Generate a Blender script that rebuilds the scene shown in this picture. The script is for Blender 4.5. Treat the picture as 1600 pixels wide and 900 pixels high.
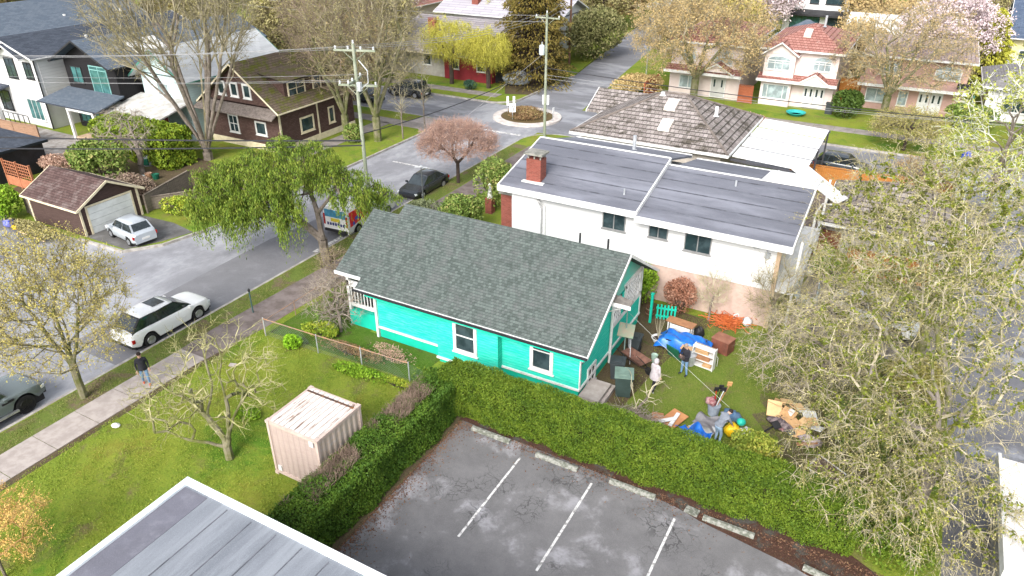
import bpy, math, random
import numpy as np
from mathutils import Vector, Matrix
R = math.radians
for o in list(bpy.data.objects): bpy.data.objects.remove(o)
scene = bpy.context.scene
COL = scene.collection
# ---------------------------------------------------------------- camera
CH = 20.0
PITCH, YAW, FPX = R(28.932), R(28.8645), 1135.2
cam_d = bpy.data.cameras.new('camera'); cam = bpy.data.objects.new('camera', cam_d); COL.objects.link(cam)
cam.location = (0, 0, CH); cam.rotation_euler = (R(90) - PITCH, 0, YAW)
cam_d.sensor_width = 36; cam_d.lens = FPX / 1600 * 36
cam_d.clip_start = 0.1; cam_d.clip_end = 3000
scene.camera = cam
# ---------------------------------------------------------------- sky, sun, exposure
SUN_EL, SUN_AZ = R(38), R(176)      # azimuth clockwise from +Y
w = bpy.data.worlds.new('World'); scene.world = w; w.use_nodes = True
nt = w.node_tree; nt.nodes.clear()
sky = nt.nodes.new('ShaderNodeTexSky'); sky.sky_type = 'NISHITA'; sky.sun_disc = False
sky.sun_elevation = SUN_EL; sky.sun_rotation = SUN_AZ; sky.dust_density = 3.0; sky.ozone_density = 1.0
hs = nt.nodes.new('ShaderNodeHueSaturation'); hs.inputs['Saturation'].default_value = 0.38
bg = nt.nodes.new('ShaderNodeBackground'); bg.inputs['Strength'].default_value = 0.15
ow = nt.nodes.new('ShaderNodeOutputWorld')
nt.links.new(sky.outputs[0], hs.inputs['Color']); nt.links.new(hs.outputs[0], bg.inputs[0]); nt.links.new(bg.outputs[0], ow.inputs[0])
sl = bpy.data.lights.new('sun', 'SUN'); sl.energy = 1.5; sl.angle = R(28); sl.color = (1.0, 0.97, 0.92)
so = bpy.data.objects.new('sun', sl); COL.objects.link(so)
sd = Vector((math.sin(SUN_AZ) * math.cos(SUN_EL), math.cos(SUN_AZ) * math.cos(SUN_EL), math.sin(SUN_EL)))
so.rotation_euler = sd.to_track_quat('Z', 'Y').to_euler(); so.location = (0, 0, 60)
vs = scene.view_settings; vs.view_transform = 'Standard'; vs.look = 'None'; vs.gamma = 1; vs.use_curve_mapping = False
vs.exposure = 1.2

# ---------------------------------------------------------------- picture point to world
_f = Vector((-math.sin(YAW) * math.cos(PITCH), math.cos(YAW) * math.cos(PITCH), -math.sin(PITCH)))
_r = Vector((math.cos(YAW), math.sin(YAW), 0)); _u = _r.cross(_f)
def at(px, py, z=0.0):
    d = _f + _r * ((px - 800) / FPX) - _u * ((py - 450) / FPX)
    t = (CH - z) / -d.z
    return Vector((d.x * t, d.y * t, z))
def atY(px, py, Y):
    d = _f + _r * ((px - 800) / FPX) - _u * ((py - 450) / FPX); t = Y / d.y
    return Vector((d.x * t, Y, CH + d.z * t))
def atX(px, py, X):
    d = _f + _r * ((px - 800) / FPX) - _u * ((py - 450) / FPX); t = X / d.x
    return Vector((X, d.y * t, CH + d.z * t))

# ---------------------------------------------------------------- materials
_M = {}
def _mix(nt, fac, a, b, mode='MIX'):
    n = nt.nodes.new('ShaderNodeMix'); n.data_type = 'RGBA'; n.blend_type = mode
    for s, v in ((n.inputs['Factor'], fac), (n.inputs['A'], a), (n.inputs['B'], b)):
        if isinstance(v, (int, float)): s.default_value = v
        elif isinstance(v, tuple): s.default_value = (*v[:3], 1)
        else: nt.links.new(v, s)
    return n.outputs['Result']
def _math(nt, op, a, b=0.0, c=None, clamp=False):
    n = nt.nodes.new('ShaderNodeMath'); n.operation = op; n.use_clamp = clamp
    for i, v in enumerate((a, b, c)):
        if v is None: continue
        if isinstance(v, (int, float)): n.inputs[i].default_value = v
        else: nt.links.new(v, n.inputs[i])
    return n.outputs[0]
def _noise(nt, vec, scale, detail=4, rough=0.6, dist=0.0):
    n = nt.nodes.new('ShaderNodeTexNoise'); n.inputs['Scale'].default_value = scale
    n.inputs['Detail'].default_value = detail; n.inputs['Roughness'].default_value = rough; n.inputs['Distortion'].default_value = dist
    nt.links.new(vec, n.inputs['Vector']); return n.outputs['Fac']
def _ramp(nt, fac, lo, hi):
    n = nt.nodes.new('ShaderNodeMapRange'); n.clamp = True; n.interpolation_type = 'SMOOTHSTEP'
    n.inputs['From Min'].default_value = lo; n.inputs['From Max'].default_value = hi
    nt.links.new(fac, n.inputs['Value']); return n.outputs[0]
def _scale(nt, vec, s, rot=(0, 0, 0)):
    n = nt.nodes.new('ShaderNodeMapping'); n.inputs['Scale'].default_value = s; n.inputs['Rotation'].default_value = rot
    nt.links.new(vec, n.inputs['Vector']); return n.outputs[0]
def _base(name, rough=0.8, spec=0.3, metal=0.0):
    m = bpy.data.materials.new(name); m.use_nodes = True; nt = m.node_tree
    p = nt.nodes['Principled BSDF']; p.inputs['Roughness'].default_value = rough
    p.inputs['Specular IOR Level'].default_value = spec; p.inputs['Metallic'].default_value = metal
    g = nt.nodes.new('ShaderNodeNewGeometry'); tc = nt.nodes.new('ShaderNodeTexCoord')
    return m, nt, p, g.outputs['Position'], tc.outputs['Object'], g
def _bump(nt, p, h, strength=0.4, dist=0.02):
    b = nt.nodes.new('ShaderNodeBump'); b.inputs['Strength'].default_value = strength; b.inputs['Distance'].default_value = dist
    nt.links.new(h, b.inputs['Height']); nt.links.new(b.outputs[0], p.inputs['Normal'])
def plain(name, c, c2=None, scale=6.0, rough=0.7, metal=0.0, spec=0.3, bump=0.0, lo=0.35, hi=0.65, coat=0.0, stretch=None):
    if name in _M: return _M[name]
    m, nt, p, W, O, g = _base(name, rough, spec, metal)
    if c2 is None: c2 = tuple(x * 0.8 for x in c)
    n = _noise(nt, _scale(nt, W, stretch) if stretch else W, scale, 5, 0.65)
    col = _mix(nt, _ramp(nt, n, lo, hi), c2, c)
    nt.links.new(col, p.inputs['Base Color'])
    if bump: _bump(nt, p, _noise(nt, W, scale * 5, 4), bump)
    if coat: p.inputs['Coat Weight'].default_value = coat
    _M[name] = m; return m
def leafmat(name, cols, rough=0.65, spec=0.25):
    if name in _M: return _M[name]
    m, nt, p, W, O, g = _base(name, rough, spec)
    r = nt.nodes.new('ShaderNodeValToRGB'); el = r.color_ramp.elements
    while len(el) < len(cols): el.new(0.5)
    for i, c in enumerate(cols): el[i].position = i / max(1, len(cols) - 1); el[i].color = (*c, 1)
    nz = _noise(nt, W, 1.3, 3)
    f = _math(nt, 'ADD', _math(nt, 'MULTIPLY', g.outputs['Random Per Island'], 0.6), _math(nt, 'MULTIPLY', _ramp(nt, nz, 0.3, 0.7), 0.4))
    nt.links.new(f, r.inputs[0]); nt.links.new(r.outputs[0], p.inputs['Base Color'])
    _M[name] = m; return m
def siding(name, c, pitch=0.13, dirt=0.15, depth=0.35, vertical=False, c2=None):
    if name in _M: return _M[name]
    m, nt, p, W, O, g = _base(name, 0.8, 0.15)
    s = nt.nodes.new('ShaderNodeSeparateXYZ'); nt.links.new(W, s.inputs[0])
    co = _math(nt, 'ADD', s.outputs[0], s.outputs[1]) if vertical else s.outputs[2]
    f = _math(nt, 'FRACT', _math(nt, 'DIVIDE', co, pitch))
    line = _ramp(nt, f, 0.0, 0.16)
    n = _noise(nt, _scale(nt, W, (1.0, 1.0, 9)), 1.9, 6, 0.75)
    d = c2 or tuple(x * (1 - dirt * 2) for x in c)
    col = _mix(nt, _ramp(nt, n, 0.3, 0.62), d, c)
    col = _mix(nt, line, tuple(x * (1 - depth) for x in c), col)
    nt.links.new(col, p.inputs['Base Color']); _bump(nt, p, f, 0.5, 0.02)
    _M[name] = m; return m
def shingle(name, c, c2, cm, bw=0.33, bh=0.16, mort=0.03, blotch=None, rough=0.85, bump=0.6, ms=0.35, wall=False, lo=0.45, hi=0.72, rowdark=0.35):
    """coursed roofing: the course direction follows each slope's facing"""
    if name in _M: return _M[name]
    m, nt, p, W, O, g = _base(name, rough, 0.2)
    s = nt.nodes.new('ShaderNodeSeparateXYZ'); nt.links.new(W, s.inputs[0])
    if wall:
        cv = nt.nodes.new('ShaderNodeCombineXYZ'); nt.links.new(_math(nt, 'ADD', s.outputs[0], s.outputs[1]), cv.inputs[0]); nt.links.new(s.outputs[2], cv.inputs[1]); vec = cv.outputs[0]
    else:
        gn = nt.nodes.new('ShaderNodeSeparateXYZ'); nt.links.new(g.outputs['True Normal'], gn.inputs[0])
        sw = _math(nt, 'GREATER_THAN', _math(nt, 'ABSOLUTE', gn.outputs[0]), _math(nt, 'ABSOLUTE', gn.outputs[1]))
        a = nt.nodes.new('ShaderNodeCombineXYZ'); b = nt.nodes.new('ShaderNodeCombineXYZ')
        nt.links.new(s.outputs[0], a.inputs[0]); nt.links.new(s.outputs[1], a.inputs[1])
        nt.links.new(s.outputs[1], b.inputs[0]); nt.links.new(s.outputs[0], b.inputs[1])
        mv = nt.nodes.new('ShaderNodeMix'); mv.data_type = 'VECTOR'
        nt.links.new(sw, mv.inputs['Factor']); nt.links.new(a.outputs[0], mv.inputs[4]); nt.links.new(b.outputs[0], mv.inputs[5]); vec = mv.outputs[1]
    br = nt.nodes.new('ShaderNodeTexBrick'); nt.links.new(vec, br.inputs['Vector'])
    br.inputs['Scale'].default_value = 1.0; br.inputs['Brick Width'].default_value = bw; br.inputs['Row Height'].default_value = bh
    br.inputs['Mortar Size'].default_value = mort * bh * 0.5; br.inputs['Mortar Smooth'].default_value = 0.3
    br.inputs['Color1'].default_value = (0, 0, 0, 1); br.inputs['Color2'].default_value = (1, 1, 1, 1); br.inputs['Mortar'].default_value = (0.5, 0.5, 0.5, 1)
    n = _noise(nt, W, 3.0, 6, 0.7)
    k = _math(nt, 'ADD', _math(nt, 'MULTIPLY', br.outputs['Color'], 0.42), _math(nt, 'MULTIPLY', _noise(nt, W, 9.0, 4, 0.8), 0.75))
    col = _mix(nt, _ramp(nt, k, 0.2, 0.95), c, c2)
    if blotch: col = _mix(nt, _ramp(nt, _noise(nt, W, 1.1, 7, 0.75), lo, hi), col, blotch)
    col = _mix(nt, br.outputs['Fac'], col, cm)
    sv = nt.nodes.new('ShaderNodeSeparateXYZ'); nt.links.new(vec, sv.inputs[0])
    row = _math(nt, 'FRACT', _math(nt, 'DIVIDE', sv.outputs[1], bh))
    col = _mix(nt, _math(nt, 'MULTIPLY', _math(nt, 'SUBTRACT', 1.0, _ramp(nt, row, 0.06, 0.26)), rowdark), col, cm)
    fine = _noise(nt, W, 40, 3)
    col = _mix(nt, _math(nt, 'MULTIPLY', fine, ms), col, (0, 0, 0), 'MIX')
    nt.links.new(col, p.inputs['Base Color'])
    fr = _math(nt, 'SUBTRACT', 1.0, br.outputs['Fac'])
    _bump(nt, p, _math(nt, 'ADD', fr, _math(nt, 'MULTIPLY', fine, 0.4)), bump, 0.03)
    _M[name] = m; return m
def ground(name, cols, scale=0.4, fine=6.0, rough=0.95, bump=0.6, fmix=0.5, patches=()):
    """cols: low..high large-scale colours; patches: (colour, scale, lo, hi)"""
    if name in _M: return _M[name]
    m, nt, p, W, O, g = _base(name, rough, 0.15)
    r = nt.nodes.new('ShaderNodeValToRGB'); el = r.color_ramp.elements
    while len(el) < len(cols): el.new(0.5)
    for i, c in enumerate(cols): el[i].position = 0.25 + 0.5 * i / (len(cols) - 1); el[i].color = (*c, 1)
    big = _noise(nt, W, scale, 6, 0.65); fn = _noise(nt, W, fine, 6, 0.8)
    k = _math(nt, 'ADD', _math(nt, 'MULTIPLY', big, 1 - fmix), _math(nt, 'MULTIPLY', fn, fmix))
    nt.links.new(k, r.inputs[0]); col = r.outputs[0]
    for c, s, lo, hi in patches:
        col = _mix(nt, _ramp(nt, _noise(nt, W, s, 7, 0.7, 0.5), lo, hi), col, c)
    sp = _noise(nt, W, fine * 3.5, 4, 0.8)
    col = _mix(nt, _math(nt, 'MULTIPLY', _ramp(nt, sp, 0.45, 0.72), 0.6), col, (0.012, 0.022, 0.005))
    col = _mix(nt, _math(nt, 'MULTIPLY', _ramp(nt, _noise(nt, W, fine * 2.2, 5, 0.85), 0.52, 0.72), 0.35), col, (0.34, 0.30, 0.12))
    nt.links.new(col, p.inputs['Base Color']); _bump(nt, p, fn, bump, 0.06)
    _M[name] = m; return m
def asphalt(name, c, c2, light, lsc=0.25, llo=0.5, lhi=0.7, crack=0.0, wet=0.6, stretch=(1, 1, 1), dark=0.6):
    if name in _M: return _M[name]
    m, nt, p, W, O, g = _base(name, 0.7, 0.5)
    sv = _scale(nt, W, stretch)
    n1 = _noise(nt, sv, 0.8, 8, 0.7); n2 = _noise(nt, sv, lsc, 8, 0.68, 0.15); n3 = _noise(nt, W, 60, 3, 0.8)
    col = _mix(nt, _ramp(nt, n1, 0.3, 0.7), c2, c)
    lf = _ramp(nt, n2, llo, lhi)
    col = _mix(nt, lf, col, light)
    col = _mix(nt, _math(nt, 'MULTIPLY', _ramp(nt, n3, 0.45, 0.75), 0.4), col, tuple(x * 2.2 for x in c))
    if crack:
        wv = nt.nodes.new('ShaderNodeVectorMath'); wv.operation = 'ADD'
        nn = nt.nodes.new('ShaderNodeTexNoise'); nn.inputs['Scale'].default_value = 1.7; nn.inputs['Detail'].default_value = 5; nt.links.new(W, nn.inputs['Vector'])
        nt.links.new(W, wv.inputs[0]); nt.links.new(nn.outputs['Color'], wv.inputs[1])
        fl = _scale(nt, wv.outputs[0], (1, 1, 0.0))
        msk = _ramp(nt, _noise(nt, W, 0.30, 2), 0.47, 0.60)
        for sc, wd in ((crack, 0.016), (crack * 2.6, 0.011)):
            vo = nt.nodes.new('ShaderNodeTexVoronoi'); vo.feature = 'DISTANCE_TO_EDGE'; vo.inputs['Scale'].default_value = sc; nt.links.new(fl, vo.inputs['Vector'])
            e = _math(nt, 'SUBTRACT', 1.0, _ramp(nt, vo.outputs['Distance'], wd * 0.4 * sc, wd * sc * 1.2))
            col = _mix(nt, _math(nt, 'MULTIPLY', _math(nt, 'MULTIPLY', e, msk), 0.6), col, (0.02, 0.02, 0.02))
    nt.links.new(col, p.inputs['Base Color'])
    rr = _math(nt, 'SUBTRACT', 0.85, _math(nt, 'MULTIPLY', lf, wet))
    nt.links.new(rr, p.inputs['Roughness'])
    _bump(nt, p, n3, 0.25, 0.01)
    _M[name] = m; return m
def glassm(name='window_glass', c=(0.02, 0.035, 0.04), rough=0.06, spec=0.7):
    if name in _M: return _M[name]
    m, nt, p, W, O, g = _base(name, rough, spec)
    col = _mix(nt, _ramp(nt, _noise(nt, W, 1.6, 3), 0.4, 0.7), c, tuple(min(1, x * 1.7 + 0.012) for x in c))
    nt.links.new(col, p.inputs['Base Color']); _M[name] = m; return m

# ---------------------------------------------------------------- mesh builder
def _me(name, V, F, mats, mi=None, smooth=False):
    me = bpy.data.meshes.new(name)
    V = np.asarray(V, dtype=np.float32)
    me.vertices.add(len(V)); me.vertices.foreach_set('co', V.ravel())
    ln = np.array([len(f) for f in F], dtype=np.int32) if not isinstance(F, np.ndarray) else np.full(len(F), F.shape[1], dtype=np.int32)
    fl = np.concatenate([np.asarray(f, dtype=np.int32) for f in F]) if not isinstance(F, np.ndarray) else F.astype(np.int32).ravel()
    me.loops.add(len(fl)); me.loops.foreach_set('vertex_index', fl)
    me.polygons.add(len(ln)); st = np.zeros(len(ln), dtype=np.int32); st[1:] = np.cumsum(ln)[:-1]
    me.polygons.foreach_set('loop_start', st); me.polygons.foreach_set('loop_total', ln)
    if mi is not None: me.polygons.foreach_set('material_index', np.asarray(mi, dtype=np.int32))
    me.polygons.foreach_set('use_smooth', np.full(len(ln), bool(smooth)))
    for m in mats: me.materials.append(m)
    me.update(calc_edges=True); me.validate()
    return me
def link(name, me, parent=None, loc=(0, 0, 0), rz=0.0):
    o = bpy.data.objects.new(name, me); COL.objects.link(o)
    if parent is not None: o.parent = parent
    o.location = loc; o.rotation_euler = (0, 0, rz)
    return o
def tag(o, label=None, cat=None, group=None, kind=None):
    if label: o['label'] = label
    if cat: o['category'] = cat
    if group: o['group'] = group
    if kind: o['kind'] = kind
    return o
def thing(name, label, cat, loc=(0, 0, 0), rz=0.0, group=None):
    o = bpy.data.objects.new(name, None); COL.objects.link(o); o.empty_display_size = 0.3
    o.location = loc; o.rotation_euler = (0, 0, rz)
    return tag(o, label, cat, group)
class MB:
    def __init__(s): s.V = []; s.F = []; s.m = []; s.cur = 0
    def add(s, V, F):
        n = len(s.V); s.V += [tuple(v) for v in V]; s.F += [tuple(i + n for i in f) for f in F]; s.m += [s.cur] * len(F); return s
    def box(s, x0, x1, y0, y1, z0, z1):
        return s.add([(x0, y0, z0), (x1, y0, z0), (x1, y1, z0), (x0, y1, z0), (x0, y0, z1), (x1, y0, z1), (x1, y1, z1), (x0, y1, z1)],
                     [(3, 2, 1, 0), (4, 5, 6, 7), (0, 1, 5, 4), (1, 2, 6, 5), (2, 3, 7, 6), (3, 0, 4, 7)])
    def cbox(s, c, d, rz=0, tilt=0, roll=0):
        """box centred at c with size d, turned"""
        M = Matrix.Rotation(rz, 3, 'Z') @ Matrix.Rotation(tilt, 3, 'X') @ Matrix.Rotation(roll, 3, 'Y'); c = Vector(c)
        P = [c + M @ Vector((x * d[0] / 2, y * d[1] / 2, z * d[2] / 2)) for z in (-1, 1) for x, y in ((-1, -1), (1, -1), (1, 1), (-1, 1))]
        return s.add(P, [(3, 2, 1, 0), (4, 5, 6, 7), (0, 1, 5, 4), (1, 2, 6, 5), (2, 3, 7, 6), (3, 0, 4, 7)])
    def slab(s, P, t=0.1):
        """polygon P (3D, ccw from above) with thickness t downwards"""
        n = len(P); B = [(p[0], p[1], p[2] - t) for p in P]
        return s.add(list(P) + B, [tuple(range(n)), tuple(range(2 * n - 1, n - 1, -1))] + [(i, n + i, n + (i + 1) % n, (i + 1) % n) for i in range(n)])
    def prism(s, P, d):
        """polygon P pushed along vector d"""
        n = len(P); d = Vector(d); B = [Vector(p) + d for p in P]
        return s.add(list(P) + B, [tuple(range(n))[::-1], tuple(range(n, 2 * n))] + [(i, (i + 1) % n, n + (i + 1) % n, n + i) for i in range(n)])
    def tube(s, pts, rad, n=8, cap=True):
        pts = [Vector(p) for p in pts]; k = len(pts)
        if isinstance(rad, (int, float)): rad = [rad] * k
        V = []; F = []; up = None
        for i, p in enumerate(pts):
            d = (pts[min(i + 1, k - 1)] - pts[max(i - 1, 0)]).normalized()
            if up is None: up = Vector((0, 0, 1)) if abs(d.z) < 0.9 else Vector((1, 0, 0))
            a = d.cross(up).normalized(); b = a.cross(d).normalized(); up = b
            for j in range(n):
                t = 2 * math.pi * j / n; V.append(p + a * (math.cos(t) * rad[i]) + b * (math.sin(t) * rad[i]))
        for i in range(k - 1):
            for j in range(n): F.append((i * n + j, i * n + (j + 1) % n, (i + 1) * n + (j + 1) % n, (i + 1) * n + j))
        if cap: F += [tuple(range(n))[::-1], tuple(range((k - 1) * n, k * n))]
        return s.add(V, F)
    def lathe(s, prof, c=(0, 0, 0), n=16, sx=1, sy=1):
        V = [(c[0] + r * math.cos(2 * math.pi * j / n) * sx, c[1] + r * math.sin(2 * math.pi * j / n) * sy, c[2] + z) for r, z in prof for j in range(n)]
        F = [(i * n + j, i * n + (j + 1) % n, (i + 1) * n + (j + 1) % n, (i + 1) * n + j) for i in range(len(prof) - 1) for j in range(n)]
        return s.add(V, F + [tuple(range(n))[::-1], tuple(range((len(prof) - 1) * n, len(prof) * n))])
    def build(s, name, mat, parent=None, world=True, smooth=False, loc=None, rz=0.0):
        """world=True: the coordinates are world ones; the object is set at its parent's base"""
        V = np.array([tuple(v) for v in s.V], dtype=np.float64); off = np.zeros(3)
        if world and parent is not None:
            q = parent
            while q is not None: off += np.array(q.location); q = q.parent
        if loc is not None and parent is None: off = np.array(loc, dtype=float)
        mats = mat if isinstance(mat, (list, tuple)) else [mat]
        me = _me(name, V - off if (world or parent is None) else V, s.F, mats, s.m if len(mats) > 1 else None, smooth)
        return link(name, me, parent, loc if (loc is not None) else (0, 0, 0), rz)
def sub(name, mb, mat, parent, **k):
    return mb.build(name, mat, parent, **k)
def flat(name, mat, pts, z, kind='structure', t=None):
    """a ground sheet; pts in plan"""
    mb = MB()
    if t: mb.slab([(x, y, z) for x, y in pts], t)
    else: mb.add([(x, y, z) for x, y in pts], [tuple(range(len(pts)))])
    return tag(mb.build(name, mat), kind=kind)
def rect(x0, x1, y0, y1): return [(x0, y0), (x1, y0), (x1, y1), (x0, y1)]
def arc(cx, cy, r, a0, a1, n=10): return [(cx + r * math.cos(R(a0 + (a1 - a0) * i / n)), cy + r * math.sin(R(a0 + (a1 - a0) * i / n))) for i in range(n + 1)]
# fast arrays of twigs and leaves
def twigs(P0, P1, r0, r1, n=3):
    d = P1 - P0; L = np.linalg.norm(d, axis=1, keepdims=True); d = d / np.maximum(L, 1e-6)
    ref = np.where(np.abs(d[:, 2:3]) < 0.9, np.array([[0, 0, 1.0]]), np.array([[1.0, 0, 0]]))
    a = np.cross(d, ref); a /= np.linalg.norm(a, axis=1, keepdims=True); b = np.cross(d, a)
    ring = []
    for P, r in ((P0, r0), (P1, r1)):
        for j in range(n):
            t = 2 * math.pi * j / n; ring.append(P + a * (math.cos(t) * r[:, None]) + b * (math.sin(t) * r[:, None]))
    V = np.stack(ring, 1).reshape(-1, 3); N = len(P0); base = (np.arange(N) * 2 * n)[:, None, None]
    q = np.array([[j, (j + 1) % n, n + (j + 1) % n, n + j] for j in range(n)])[None]
    return V, (base + q).reshape(-1, 4)
def leaves(P, size, rng, up=0.0, aspect=0.6, dirs=None):
    N = len(P); a = rng.normal(size=(N, 3)) if dirs is None else dirs + rng.normal(size=(N, 3)) * 0.25
    a /= np.linalg.norm(a, axis=1, keepdims=True)
    c = rng.normal(size=(N, 3)); c[:, 2] += up; b = np.cross(a, c); b /= np.linalg.norm(b, axis=1, keepdims=True)
    s = (np.asarray(size) * rng.uniform(0.6, 1.3, N))[:, None]
    V = np.stack([P - a * s, P - b * s * aspect, P + a * s, P + b * s * aspect], 1).reshape(-1, 3)
    return V, np.arange(N * 4).reshape(-1, 4)
def meshparts(name, parts, mats, parent=None, loc=(0, 0, 0), origin=(0, 0, 0)):
    Vs = []; Fs = []; mi = []; n = 0
    for V, F, k in parts:
        if len(V) == 0: continue
        Vs.append(V); Fs.append(F + n); mi += [k] * len(F); n += len(V)
    V = np.concatenate(Vs) - np.array(origin)
    me = _me(name, V, np.concatenate(Fs), mats, mi if len(mats) > 1 else None)
    return link(name, me, parent, loc)
# ================================================================ ground, roads, pavements
GRASS = ground('lawn_grass', [(0.085, 0.14, 0.015), (0.15, 0.215, 0.024), (0.225, 0.265, 0.033), (0.29, 0.27, 0.065)], 0.35, 4.5, patches=[((0.17, 0.145, 0.06), 0.55, 0.52, 0.70), ((0.09, 0.185, 0.016), 0.22, 0.5, 0.66), ((0.20, 0.20, 0.03), 0.35, 0.55, 0.7)])
VERGE = ground('verge_grass', [(0.10, 0.13, 0.03), (0.13, 0.18, 0.035), (0.17, 0.16, 0.07)], 0.5, 5, patches=[((0.17, 0.125, 0.085), 0.45, 0.48, 0.62)])
YARD = ground('yard_grass', [(0.07, 0.14, 0.015), (0.14, 0.19, 0.03), (0.19, 0.17, 0.07)], 0.5, 5, patches=[((0.17, 0.13, 0.08), 0.6, 0.54, 0.68)])
DIRT = ground('bare_earth', [(0.05, 0.035, 0.022), (0.11, 0.08, 0.05), (0.10, 0.10, 0.04)], 0.7, 5, patches=[((0.07, 0.10, 0.02), 0.8, 0.55, 0.7)])
MULCH = ground('bark_mulch', [(0.035, 0.02, 0.015), (0.11, 0.05, 0.04)], 2, 12, patches=[((0.08, 0.075, 0.07), 1.2, 0.5, 0.62)])
GREENBED = ground('planted_bed', [(0.03, 0.07, 0.008), (0.08, 0.15, 0.015), (0.12, 0.12, 0.05)], 1.2, 6, patches=[((0.07, 0.045, 0.03), 0.8, 0.55, 0.68)])
PARK = asphalt('parking_asphalt', (0.155, 0.151, 0.153), (0.112, 0.109, 0.111), (0.29, 0.284, 0.30), 0.40, 0.52, 0.66, crack=1.1, wet=0.25)  # light tone: sky reflection of wet patches painted into the base colour
ROADM = asphalt('road_asphalt', (0.21, 0.212, 0.23), (0.17, 0.172, 0.188), (0.34, 0.345, 0.37), 0.36, 0.40, 0.66, wet=0.4, stretch=(0.8, 0.5, 1))  # light tone paints bright wet sky streaks into the road colour
XROAD = asphalt('cross_road_asphalt', (0.17, 0.172, 0.188), (0.13, 0.132, 0.145), (0.30, 0.305, 0.33), 0.28, 0.45, 0.62, wet=0.45, stretch=(0.35, 0.9, 1))
LANEM = asphalt('lane_asphalt', (0.15, 0.15, 0.165), (0.10, 0.10, 0.11), (0.3, 0.31, 0.34), 0.3, 0.5, 0.65, wet=0.4)
PATHM = plain('old_path', (0.21, 0.175, 0.165), (0.13, 0.105, 0.095), 1.4, 0.9, bump=0.3)
CONC = plain('concrete', (0.40, 0.355, 0.33), (0.31, 0.27, 0.25), 2.2, 0.9, bump=0.25)
KERBM = plain('kerb_concrete', (0.42, 0.40, 0.37), (0.26, 0.24, 0.22), 2.0, 0.9, bump=0.2)
WHITEPAINT = plain('road_paint', (0.62, 0.61, 0.60), (0.22, 0.215, 0.21), 5.0, 0.7, lo=0.36, hi=0.54)
flat('ground', GRASS, rect(-700, 700, -300, 1200), -0.16)
flat('avenue', ROADM, rect(-39.4, -30.0, -40, 66.5), -0.150)
flat('avenue_north', XROAD, [(-37.0, 66), (-29.2, 66), (-31.5, 84), (-34, 104), (-39, 130), (-44, 130), (-40, 104), (-36.6, 82)], -0.146)
flat('cross_street', XROAD, rect(-130, -39.4, 58.4, 66.4), -0.149)
flat('cross_street_east', XROAD, rect(-30.0, 60, 59.4, 68.4), -0.149)
flat('side_lane', LANEM, rect(-120, -39.4, 15.0, 24.2), -0.148)
flat('junction', ROADM, [(-47, 15.0), (-39.3, 15.0), (-39.3, 31), (-41.5, 31), (-41.5, 24.2), (-47, 24.2)], -0.1505 + .004)
flat('back_lane', LANEM, rect(4.4, 9.8, -30, 59.4), -0.148)
def block(name, pts, m=GRASS): return flat(name, m, pts, 0.0, t=0.15)
block('home_block', [(-30.2, -40)] + [(4.5, -40), (4.5, 57.5), (2.5, 59.3)] + arc(-27.2, 56.3, 3.0, 90, 180, 8) + [(-30.2, 50)])
block('west_block', [(-125, 24.0), (-45.3, 24.0), (-41.2, 24.2), (-39.9, 26), (-39.2, 29.5)] + arc(-42.0, 55.6, 2.8, 0, 90, 8) + [(-125, 58.4)], GRASS)
block('south_west_block', rect(-125, -39.5, -40, 15.2), GRASS)
block('north_west_block', [(-130, 66.5)] + arc(-39.6, 69.1, 2.6, -90, 0, 8) + [(-36.6, 82), (-40, 104), (-44, 130), (-60, 170), (-130, 170)])
block('north_east_block', [(-34, 104), (-31.5, 84), (-29.8, 71.2)] + arc(-26.8, 71.3, 2.8, 180, 270, 8) + [(60, 68.5), (60, 170), (-40, 170), (-38, 125)])
block('east_block', rect(9.9, 60, -40, 59.3))
# kerbs: 15 cm wide strips standing at the edges of the blocks
def kerb(name, path, wdt=0.16, z=0.012):
    mb = MB()
    for (x0, y0), (x1, y1) in zip(path[:-1], path[1:]):
        d = Vector((x1 - x0, y1 - y0, 0)); n = Vector((-d.y, d.x, 0)).normalized() * wdt / 2; e = d.normalized() * 0.01
        a = Vector((x0, y0, z)) - e; b = Vector((x1, y1, z)) + e
        mb.slab([a - n, b - n, b + n, a + n], 0.165)
    return tag(mb.build(name, KERBM), kind='structure')
kerb('kerb', [(-30.25, -40), (-30.25, 56.3)] + arc(-27.2, 56.3, 3.05, 180, 90, 8) + [(2.5, 59.35)])
kerb('west_kerb', [(-45.3, 23.95), (-41.2, 24.15), (-39.85, 26), (-39.15, 29.5)] + arc(-42.0, 55.6, 2.85, 0, 90, 8) + [(-125, 58.45)])
kerb('north_west_kerb', [(-130, 66.45)] + arc(-39.6, 69.1, 2.65, -90, 0, 8) + [(-36.55, 82)])
kerb('north_east_kerb', [(60, 68.45)] + arc(-26.8, 71.3, 2.85, 270, 180, 8) + [(-31.55, 84)])
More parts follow.
